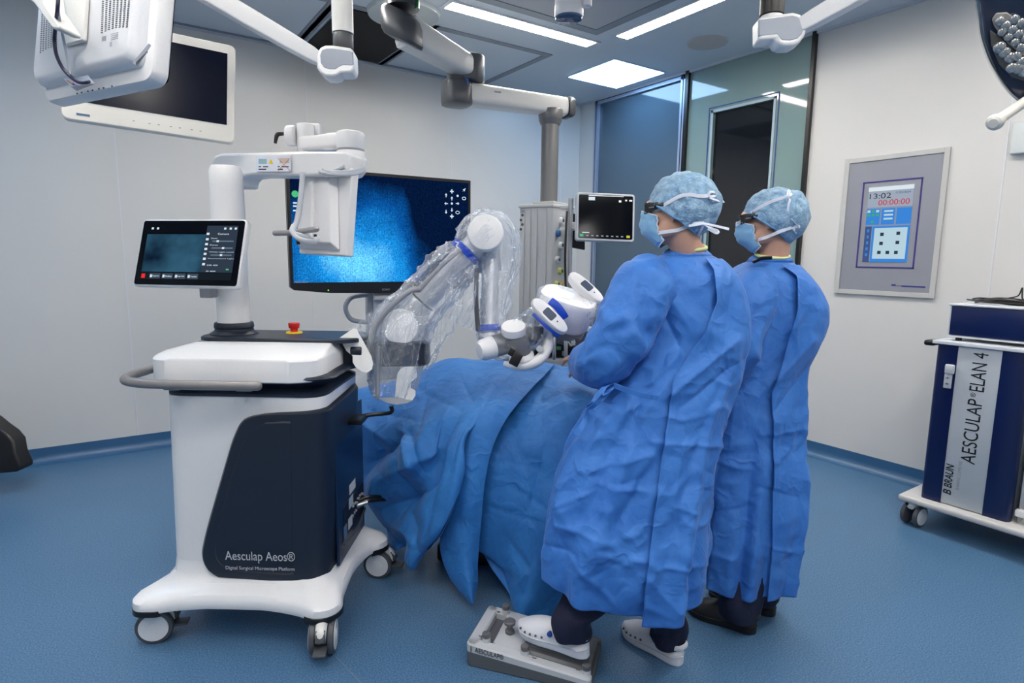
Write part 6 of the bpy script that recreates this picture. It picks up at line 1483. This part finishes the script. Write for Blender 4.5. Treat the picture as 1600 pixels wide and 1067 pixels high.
# right arm
ra2, J2_, d2 = spring_arm('white spring arm with grey joint in front of the glass wall', (1243, 46), (1345, -12), .05, 2.10, 2.0, None)
oc = [(1186, 26), (1240, 18), (1252, 21), (1259, 30), (1262, 42), (1259, 54), (1252, 64), (1242, 70), (1226, 71), (1216, 68), (1212, 59), (1186, 63)]
plate(oc, 2.07, .065, WHITE, ra2, 'joint_housing', bev=.012)
ic = [(1186, 31), (1238, 24), (1247, 26), (1254, 34), (1256, 43), (1253, 53), (1246, 60), (1234, 63), (1222, 62), (1215, 53), (1186, 56)]
plate(ic, 2.07, .01, mat('cover_grey_blue', (1, 1, 1)), ra2, 'side_cover', .0015, .002)
b = B(); c = at(1233, 57, 2.10); b.cyl(c-fw*.012, c+fw*.045, .0335, seg=36); obj('metal_hinge', b, mat('hinge_metal', (1, 1, 1)), ra2)
c = at(1206, 20, 2.13)
b = B(); b.cyl(V((c.x, c.y, at(1206, 24, 2.13).z)), V((c.x, c.y, at(1206, -6, 2.13).z)), .041, seg=40); obj('swivel_ring', b, BLACK, ra2)
b = B(); b.cyl(V((c.x, c.y, at(1206, -6, 2.13).z)), V((c.x, c.y, HC-.005)), .036, seg=40); obj('vertical_tube', b, OFFW, ra2)
b = B(); b.cyl(V((c.x, c.y, at(1206, 68, 2.13).z)), V((c.x, c.y, at(1206, 25, 2.13).z)), .040, seg=40, bev=.006); obj('joint_barrel', b, WHITE, ra2)

# near monitor, seen from behind
NM = 1.55
m1 = thing('hanging_monitor', 'white hanging monitor seen from behind, a dark blue cable looped on its back', 'monitor', at(160, 150, NM))
q = [at(66, 160, NM+.10), at(236, 124, NM-.10), at(246, -40, NM-.08), at(74, -40, NM+.12)]
ux1 = (q[1]-q[0]).normalized(); uy1 = (q[3]-q[0]); uy1 = (uy1-ux1*uy1.dot(ux1)).normalized(); un1 = ux1.cross(uy1)   # towards the camera
if un1.dot(fw) > 0: un1 = -un1
W1 = (q[1]-q[0]).length
O1 = q[0]
def np_(x, y, z=0): return O1+ux1*x+uy1*y+un1*z
def npx(px, py, z=0):
    r_ = ray(px, py); p_ = O1+un1*z; return CP+r_*((p_-CP).dot(un1)/r_.dot(un1))
H1 = .40
b = B(); b.loft([[np_(x, y, z) for x, y in rrect(-e, W1+e, -e, H1+e, .03, 6)] for z, e in ((-.045, -.004), (-.040, 0), (-.012, 0), (-.004, -.004), (-.002, -.010))]); fr1 = obj('front_frame', b, WHITE, m1)
b = B(); b.loft([[np_(x, y, z) for x, y in rrect(.002+e*.4, W1-.030-e, .036+e*.9, H1-.02, .022, 6)] for z, e in ((-.004, 0), (.014, .002), (.028, .014), (.0320, .024))]); obj('back_shell', b, mat('monitor_shell', (.74, .76, .80), .38), m1)
b = B(); b.loft([[np_(x, y, -.0525) for x, y in rrect(.012, W1-.012, .014, H1-.012, .015, 6)], [np_(x, y, -.046) for x, y in rrect(.012, W1-.012, .014, H1-.012, .015, 6)]]); obj('screen', b, SCRN, m1)
# lower chamfer grey faces
GB_ = mat('chamfer_grey', (.30, .33, .40), .6)
for x0, x1, y0, y1 in ((.05, W1-.11, .003, .012),):
    pass
random.seed(5)
for (Q, nr_, nc_) in ((((63, 82), (88, 73), (88, 14), (66, 20)), 22, 7), (((159, 51), (198, 42), (204, -30), (162, -30)), 26, 8)):
    b = B()
    for i in range(nr_):
        for j in range(nc_):
            u, v = j/(nc_-1), i/(nr_-1); px = (Q[0][0]*(1-u)+Q[1][0]*u)*(1-v)+(Q[3][0]*(1-u)+Q[2][0]*u)*v; py = (Q[0][1]*(1-u)+Q[1][1]*u)*(1-v)+(Q[3][1]*(1-u)+Q[2][1]*u)*v-3*sin(u*pi)
            b.box((0, 0, 0), (abs(Q[1][0]-Q[0][0])/nc_*.00145, .0014, .001), frame(npx(px, py, .0328), ux1, un1))
    tag(obj('vent_slots', b, DGREY, m1, False), kind='stuff')
b = B(); b.prism([npx(105, 75, .0340), npx(137, 66, .0340), npx(141, 0, .0340), npx(143, -30, .0340), npx(92, -30, .0340), npx(95, 20, .0340)], un1*.012); obj('vesa_plate', b, OFFW, m1, bev=.004)
b = B(); b.prism([npx(66, -30, .07), npx(70, 8, .07), npx(88, 22, .07), npx(116, 60, .07), npx(126, 62, .07), npx(128, 57, .07), npx(104, 22, .07), npx(96, -30, .07)], un1*.05); obj('mount_bracket', b, mat('bracket_cream', (.78, .77, .72), .4), m1, bev=.006)
b = B(); b.tube([npx(x, y, z) for x, y, z in ((92, -25, .12), (90, 12, .125), (87, 40, .10), (85, 62, .08), (88, 85, .075), (97, 105, .07), (108, 118, .07), (122, 128, .068), (134, 129, .060), (141, 127, .0310))], .0042, 10, sm=6); obj('video_cable', b, mat('cable_navy', (.01, .012, .05), .4), m1)
b = B(); b.tube([npx(x, y, z) for x, y, z in ((90, 10, .12), (93, 30, .11), (100, 65, .075), (105, 90, .07), (110, 116, .065))], .0032, 10, sm=6); obj('power_cable', b, mat('cable_grey_blue', (.40, .44, .52), .4), m1)
b = B(); b.prism([npx(100, 123, .0325), npx(138, 118, .0325), npx(148, 131, .040), npx(120, 142, .040), npx(112, 136, .045)], un1*.0015); obj('cable_recess', b, GB_, m1, False)
for x, y, c_ in ((111, 118, (.7, .5, .02)), (107, 127, (.5, .12, .05)), (112, 130, (.45, .25, .2)), (118, 132, (.3, .2, .5))):
    b = B(); c = npx(x, y, .062); b.tube([c-ux1*.006+uy1*.004, c, c+ux1*.008-uy1*.004], .0022, 8); obj('connector_wire', b, mat('wire_%s' % x, c_, .4), m1)
b = B(); b.prism([npx(207, 99, .0335), npx(233, 68, .0335), npx(236, 71, .0335), npx(231, 79, .0335), npx(215, 104, .0335)], un1*.001); obj('side_recess', b, GB_, m1, False)
b = B()
for k in range(9): c = npx(213+k*2.1, 99-k*2.2, .0352); b.box((0, 0, 0), (.0022, .009-.0005*k, .001), frame(c, ux1, un1))
tag(obj('vent_slots', b, DGREY, m1, False), kind='stuff')
b = B()
for px in (129, 137, 148, 156, 167, 175, 189): c = np_((px-66)/187*W1, .006, -.003); b.box((0, 0, 0), (.005, .003, .002), frame(c, ux1, un1))
tag(obj('control_buttons', b, DGREY, m1, False), kind='stuff')
for (xa, xb, y0, s_) in ((157, 168, 57, 2), (170, 188, 52, 3), (170, 176, 66, 2)):
    b = B()
    for k in range(4): b.box((0, 0, 0), ((xb-xa)*.0016, .0009, .0004), frame(npx((xa+xb)/2, y0+k*s_, .0328), ux1, un1))
    tag(obj('label_lines', b, MGREY, m1, False), kind='stuff')

# far monitor, screen towards us
m2 = thing('hanging_monitor', 'cream framed hanging monitor with a dark screen beside the white one', 'monitor', at(235, 200, 2.25))
q = [at(95, 184, 2.12), at(367, 224, 2.38), at(371, 73, 2.38), at(101, 0, 2.12)]
ux2 = (q[1]-q[0]).normalized(); uy2 = (q[2]-q[1]); uy2 = (uy2-ux2*uy2.dot(ux2)).normalized(); un2 = ux2.cross(uy2)
W2 = (q[1]-q[0]).length; H2 = (q[2]-q[1]).length
def fp_(x, y, z=0): return q[0]+ux2*x+uy2*y+un2*z
b = B(); b.loft([[fp_(x, y, z) for x, y in rrect(e, W2-e, e, H2-e, .022, 6)] for z, e in ((-.05, .02), (-.03, 0), (-.003, 0), (0, .003))]); hm = obj('housing', b, mat('cream_frame', (.70, .69, .65), .4), m2)
b = B(); b.prism([fp_(x, y, .0003) for x, y in ((.046, .068), (W2-.030, .068), (W2-.030, H2-.036), (.046, H2-.036))], un2*.001); obj('screen', b, mat('monitor_glass', (.005, .007, .018), .20, spec=.14), m2, False)
b = B(); b.prism([fp_(x, y, .0003) for x, y in ((.045, .018), (.085, .018), (.085, .026), (.045, .026))], un2*.001); obj('maker_badge', b, mat('badge_blue', (.03, .10, .20), .4), m2, False)
for k, x in enumerate((.22, .27, .30, .34, .37, .41, .44)): b = B(); b.box((0, 0, 0), (.007, .002, .0008), frame(fp_(x, .028, .0005), ux2, un2)); obj('control_mark', b, DGREY, m2, False)
b = B(); b.cyl(fp_(W2*.5, H2*.6, -.05), fp_(W2*.5, H2*.6, -.12), .05); c = fp_(W2*.5, H2*.6, -.12); b.tube([c, c+Z*.35, V((c.x, c.y, HC-.005))], .03, 20); obj('mount_arm', b, OFFW, m2)

# ================================================================== CEILING HUB AND SURGICAL LIGHT
c = at(889, 20, 3.0)
hb = thing('ceiling_camera', 'white cylindrical ceiling camera with blue glass underside by the strip lights', 'camera', V((c.x, c.y, HC)))
zb3, zt3 = at(889, 27, 3.0).z, at(889, -10, 3.0).z
b = B(); b.cyl(V((c.x, c.y, zb3)), V((c.x, c.y, zt3)), .072, seg=48, bev=.004); b.cyl(V((c.x, c.y, zt3-.01)), V((c.x, c.y, HC-.005)), .04); c2 = at(917, 4, 2.96); b.cyl(c2-Z*.02, c2+Z*.1, .025, seg=24, bev=.006); obj('body', b, WHITE, hb)
b = B(); b.tube([V((c.x, c.y, zb3+.001)), V((c.x, c.y, zb3-.010)), V((c.x, c.y, zb3-.016))], [.068, .066, .055], 40); obj('glass_dome', b, mat('dome_blue', (.05, .10, .20), .12), hb)
LD = 1.50
sl = thing('surgical_light', 'dark rimmed surgical lamp head with clustered lenses at the upper right', 'surgical light', at(1610, 90, LD))
out = [(1531, -30), (1530, 6), (1533, 30), (1537, 60), (1548, 95), (1562, 122), (1578, 145), (1596, 162), (1625, 185), (1690, 160), (1730, 90), (1720, 10), (1690, -40), (1600, -60)]
nL = (fw*-.80-Z*.45-rh*.35).normalized()
oL = at(1600, 80, LD)
def lp(px, py, e=0): r_ = ray(px, py); return CP+r_*((oL+nL*e-CP).dot(nL)/r_.dot(nL))
outl = [tuple(p) for p in cr([list(p) for p in out], 5, True)]
cx_, cy_ = 1620, 60
def lring(k, e): return [lp(cx_+(x-cx_)*k, cy_+(y-cy_)*k, 0)+nL*e for x, y in outl]
b = B(); b.loft([lring(.96, -.06), lring(1.0, -.045), lring(1.0, -.010), lring(.975, .002), lring(.93, -.002)], cap=True); obj('lamp_housing', b, mat('lamp_rim_navy', (.018, .024, .05), .15, coat=1), sl)
FRM = mat('lamp_face_grey', (.10, .098, .092), .35)
b = B(); P = [(1549, 30), (1556, 20), (1572, 19), (1590, 30), (1640, 66), (1680, 110), (1670, 120), (1620, 105), (1575, 70), (1553, 42)]; b.prism([lp(x, y, .004) for x, y in P], nL*.008); obj('lens_carrier', b, mat('carrier_taupe', (.28, .27, .26), .35), sl, bev=.003)
b = B(); P = [(1546, 46), (1560, 56), (1590, 84), (1620, 110), (1650, 122), (1640, 150), (1610, 130), (1580, 120), (1560, 100), (1548, 70)]; b.prism([lp(x, y, .003) for x, y in P], nL*.006); obj('lens_carrier', b, FRM, sl, bev=.003)
LENS = mat('lens_clear', (.35, .37, .38), .08, .6, coat=1)
for x, y, r_ in ((1563, 33, .011), (1572, 40, .011), (1582, 46, .011), (1592, 53, .011), (1604, 60, .011), (1566, 50, .010), (1576, 58, .010), (1586, 66, .010), (1595, 74, .010), (1585, 30, .011), (1596, 36, .011),
                (1562, 74, .014), (1570, 82, .013), (1579, 90, .013), (1588, 88, .012), (1597, 97, .013), (1581, 106, .013), (1592, 106, .015), (1601, 112, .014), (1610, 90, .012)):
    b = B(); b.ell(lp(x, y, .014), (r_, r_, r_*.6), frame((0, 0, 0), rh, nL)); obj('lens', b, LENS, sl)
b = B(); h0, h1 = at(1552, 193, LD-.12), at(1612, 152, LD+.02); dh = (h1-h0).normalized()
b.tube([h0-dh*.001, h0+dh*.003, h0+dh*.012, h0+dh*.024, h0+dh*.045, h0+dh*.07, h1], [.010, .0155, .0185, .0165, .0125, .0120, .0125], 32); obj('sterile_handle', b, mat('handle_cream', (.72, .70, .64), .35), sl)
b = B(); b.tube([lp(1660, 60, -.05), lp(1660, 60, -.05)+Z*.2+rh*.25, V((lp(1660, 60).x+.35, lp(1660, 60).y-.2, HC-.01))], .03, 16); obj('light_arm', b, OFFW, sl)

# ================================================================== NAVY EQUIPMENT CART
def ef(px, py, X=3.56): r_ = ray(px, py); return CP+r_*((X-CP.x)/r_.x)
ec = thing('equipment_cart', 'navy and silver wheeled equipment cabinet against the right wall', 'medical cart', (3.8, 1.05, 0))
CA = mat('base_cream', (.56, .55, .54), .45); NB = mat('navy_enamel', (.002, .009, .065), .30, coat=.2); SP = mat('silver_enamel', (.47, .51, .55), .36, .1)
b = B(); b.box((3.80, 1.005, .148), (.60, .75, .034), bev=.012); obj('base_plate', b, CA, ec)
cy1 = ef(1461, 560).y; sy1_ = ef(1496, 560).y; sy0_ = ef(1566, 560).y; cy0 = ef(1580, 790).y; z1 = ef(1497, 540).z; z0 = .165
def rbx(name, x0, x1, y0, y1, za, zb_, m_, par=ec, bev=.003, **k): b = B(); b.box(((x0+x1)/2, (y0+y1)/2, (za+zb_)/2), (abs(x1-x0), abs(y1-y0), abs(zb_-za)), bev=bev); return obj(name, b, m_, par, **k)
def vcol(name, pts, za, zb_, m_, par=ec): b = B(); b.prism([V((x, y, za)) for x, y in pts], Z*(zb_-za)); return obj(name, b, m_, par, ang=50)
rbx('cabinet', 3.575, 4.05, cy0+.01, cy1-.01, z0, z1, mat('cabinet_side_silver', (.50, .53, .57), .4))
def bulge(ya, yb, x, d, side):   # vertical navy cover with rounded outer edge
    out = []
    for k in range(9):
        t = k/8; out.append((x-d*(sin(t*pi/2) if side > 0 else 1), ya+(yb-ya)*(t**1.6 if side > 0 else t)))
    return out
vcol('navy_cover', [(3.60, cy1), (3.575, cy1-.002), (3.562, cy1-.010), (3.556, cy1-.022), (3.556, sy1_), (3.60, sy1_)], z0, z1, NB)
vcol('navy_cover', [(3.60, sy0_), (3.556, sy0_), (3.556, cy0+.03), (3.561, cy0+.012), (3.575, cy0+.002), (3.60, cy0)], z0, z1, NB)
fp2 = rbx('silver_panel', 3.558, 3.60, sy0_, sy1_, z0+.005, z1-.002, SP, bev=.001)
dpos = lambda px, py: ef(px, py, 3.5575)
t0, t1 = dpos(1509, 722), dpos(1539, 556)
yv = dpos(1515, 640).y
text('brand_text', 'AESCULAP', V((3.5575, dpos(1519, 722).y-.012, dpos(1512, 724).z)), Z, V((0, 1, 0)), INKK, fp2, width=(dpos(1530, 625).z-dpos(1512, 724).z), height=.062)
text('brand_text', '\u00ae', V((3.5575, dpos(1519, 722).y+.020, dpos(1530, 622).z)), Z, V((0, 1, 0)), INKK, fp2, height=.022)
text('brand_text', 'ELAN 4', V((3.5575, dpos(1519, 722).y-.012, dpos(1530, 612).z)), Z, V((0, 1, 0)), INKK, fp2, width=(dpos(1538, 555).z-dpos(1530, 615).z), height=.062)
text('maker_text', 'B', V((3.5575, dpos(1483, 771).y-.008, dpos(1480, 772).z)), Z, V((0, 1, 0)), INKK, fp2, width=.026, height=.036, bold=.018, shear=.15)
text('maker_text', 'BRAUN', V((3.5575, dpos(1483, 771).y-.008, dpos(1480, 761).z)), Z, V((0, 1, 0)), INKK, fp2, width=.125, height=.036, bold=.018, shear=.15)
text('motto_text', 'SHARING EXPERTISE', V((3.5575, dpos(1483, 771).y-.040, dpos(1491, 764).z)), Z, V((0, 1, 0)), MGREY, fp2, width=.155, height=.014)
c = ef(1486, 578); rbx('bracket', 3.535, 3.556, c.y-.02, c.y+.022, c.z-.02, c.z+.03, GREYP, bev=.008); rbx('bracket', 3.545, 3.556, c.y-.012, c.y+.022, c.z-.095, c.z-.02, GREYP, bev=.003)
for dz in (-.04, -.07): b = B(); b.cyl(V((3.545, c.y+.005, c.z+dz)), V((3.541, c.y+.005, c.z+dz)), .005, seg=12); obj('screw', b, STEEL, ec)
rbx('top_shelf', 3.545, 4.06, cy0-.10, cy1+.015, z1, z1+.018, mat('shelf_white', (.62, .65, .69), .4), bev=.003)
for xx in (3.60, 3.95):
    b = B(); b.box((xx, cy1+.035, z1-.002), (.09, .05, .028), bev=.01); obj('corner_grip', b, BLACK, ec)
vcol('acrylic_side', [(3.60, cy0-.02), (3.95, cy0-.02), (3.95, cy0-.024), (3.60, cy0-.024)], z0, z0+.75, mat('acrylic_grey', (.55, .60, .66), .15))
rbx('tray_clip', 3.58, 3.62, cy0-.07, cy0-.01, .20, .235, WHITE, bev=.006)
WF = Fr((3.80, 1.005, 0), 0)
for x_, y_, a_ in ((-.24, .31, 172), (-.24, -.30, 265), (.24, .31, 260), (.24, -.30, 240)): caster(x_, y_, a_, ec, r=.058, fr=WF, mats=(DGREY, WHITE, DGREY), pedal=False)
# navy box standing on the shelf
zb4 = z1+.018; X4 = 3.60
by1 = ef(1482, 500, X4).y; zt4 = ef(1484, 474, X4).z
eb = thing('device_box', 'navy boxed device with grey edges standing on top of the equipment cart', 'device', (3.78, by1-.2, zb4))
rbx('case', X4+.006, X4+.40, by1-.42, by1, zb4+.020, zt4-.006, mat('case_grey', (.55, .58, .62), .4), eb, .004)
rbx('front_panel', X4, X4+.012, by1-.405, by1-.008, zb4+.030, zt4-.012, NB, eb, .003)
rbx('top_lid', X4-.004, X4+.405, by1-.425, by1+.004, zt4-.010, zt4, mat('shelf_white', (1, 1, 1)), eb, .003)
for yy in (by1-.04, by1-.38):
    for xx in (X4+.04, X4+.36): b = B(); b.cyl(V((xx, yy, zb4)), V((xx, yy, zb4+.022)), .014, seg=16); obj('rubber_foot', b, BLACK, eb)
rbx('trim_strip', X4+.002, X4+.02, by1-.415, by1-.002, zb4+.018, zb4+.028, mat('shelf_white', (1, 1, 1)), eb, .001)
# coiled leads
random.seed(21); b = B()
c0 = V((X4+.16, by1-.20, zt4+.003))
for k in range(7):
    P = []; rx, ry = .055+.012*(k % 4), .13+.015*(k % 3); ph = k*.5; ox, oy = random.uniform(-.02, .02), random.uniform(-.03, .03)
    for i in range(18): a = 2*pi*i/17+ph; P.append(c0+V((ox+rx*cos(a), oy+ry*sin(a), .006+.003*k+.004*sin(a*3+k))))
    b.tube(P, .0035, 8, sm=3)
tag(obj('cable_coil', b, BLACK), 'loose coil of thin black cables lying on the navy device box', 'cable')
b = B(); b.tube([c0+V((.02, .02, .03)), c0+V((.03, -.02, .045)), c0+V((.02, -.035, .085)), c0+V((.01, -.045, .03)), c0+V((.02, -.08, .03)), c0+V((.0, -.13, .035))], .0032, 8, sm=6); tag(obj('cable_lead', b, BLACK), 'single black lead looping up out of the coiled cables', 'cable')
b = B(); b.tube([c0+V((-.03, -.08, .028)), c0+V((-.01, -.12, .032)), c0+V((.0, -.16, .03))], [.010, .012, .009], 12, sm=3); tag(obj('cable_plug', b, mat('plug_pale_blue', (.45, .55, .72), .4)), 'pale blue plug lying in the coiled black cables', 'plug')

# ---- dark object cut by the left edge
ch = at(0, 735, 3.0)
bx = thing('black_stool', 'black out-of-focus stool base at the left edge by the wall', 'stool', onz(-30, 745, 0))
b = B(); P = [(-70, 645), (-20, 655), (-4, 668), (10, 678), (20, 690), (23, 708), (32, 728), (32, 734), (24, 738), (0, 740), (-70, 750)]
zz = (onz(-10, 742, 0)-CP).dot(fw)-.35; b.prism([at(x, y, zz) for x, y in P], fh*.10); obj('base', b, BLACK, bx, bev=.012)
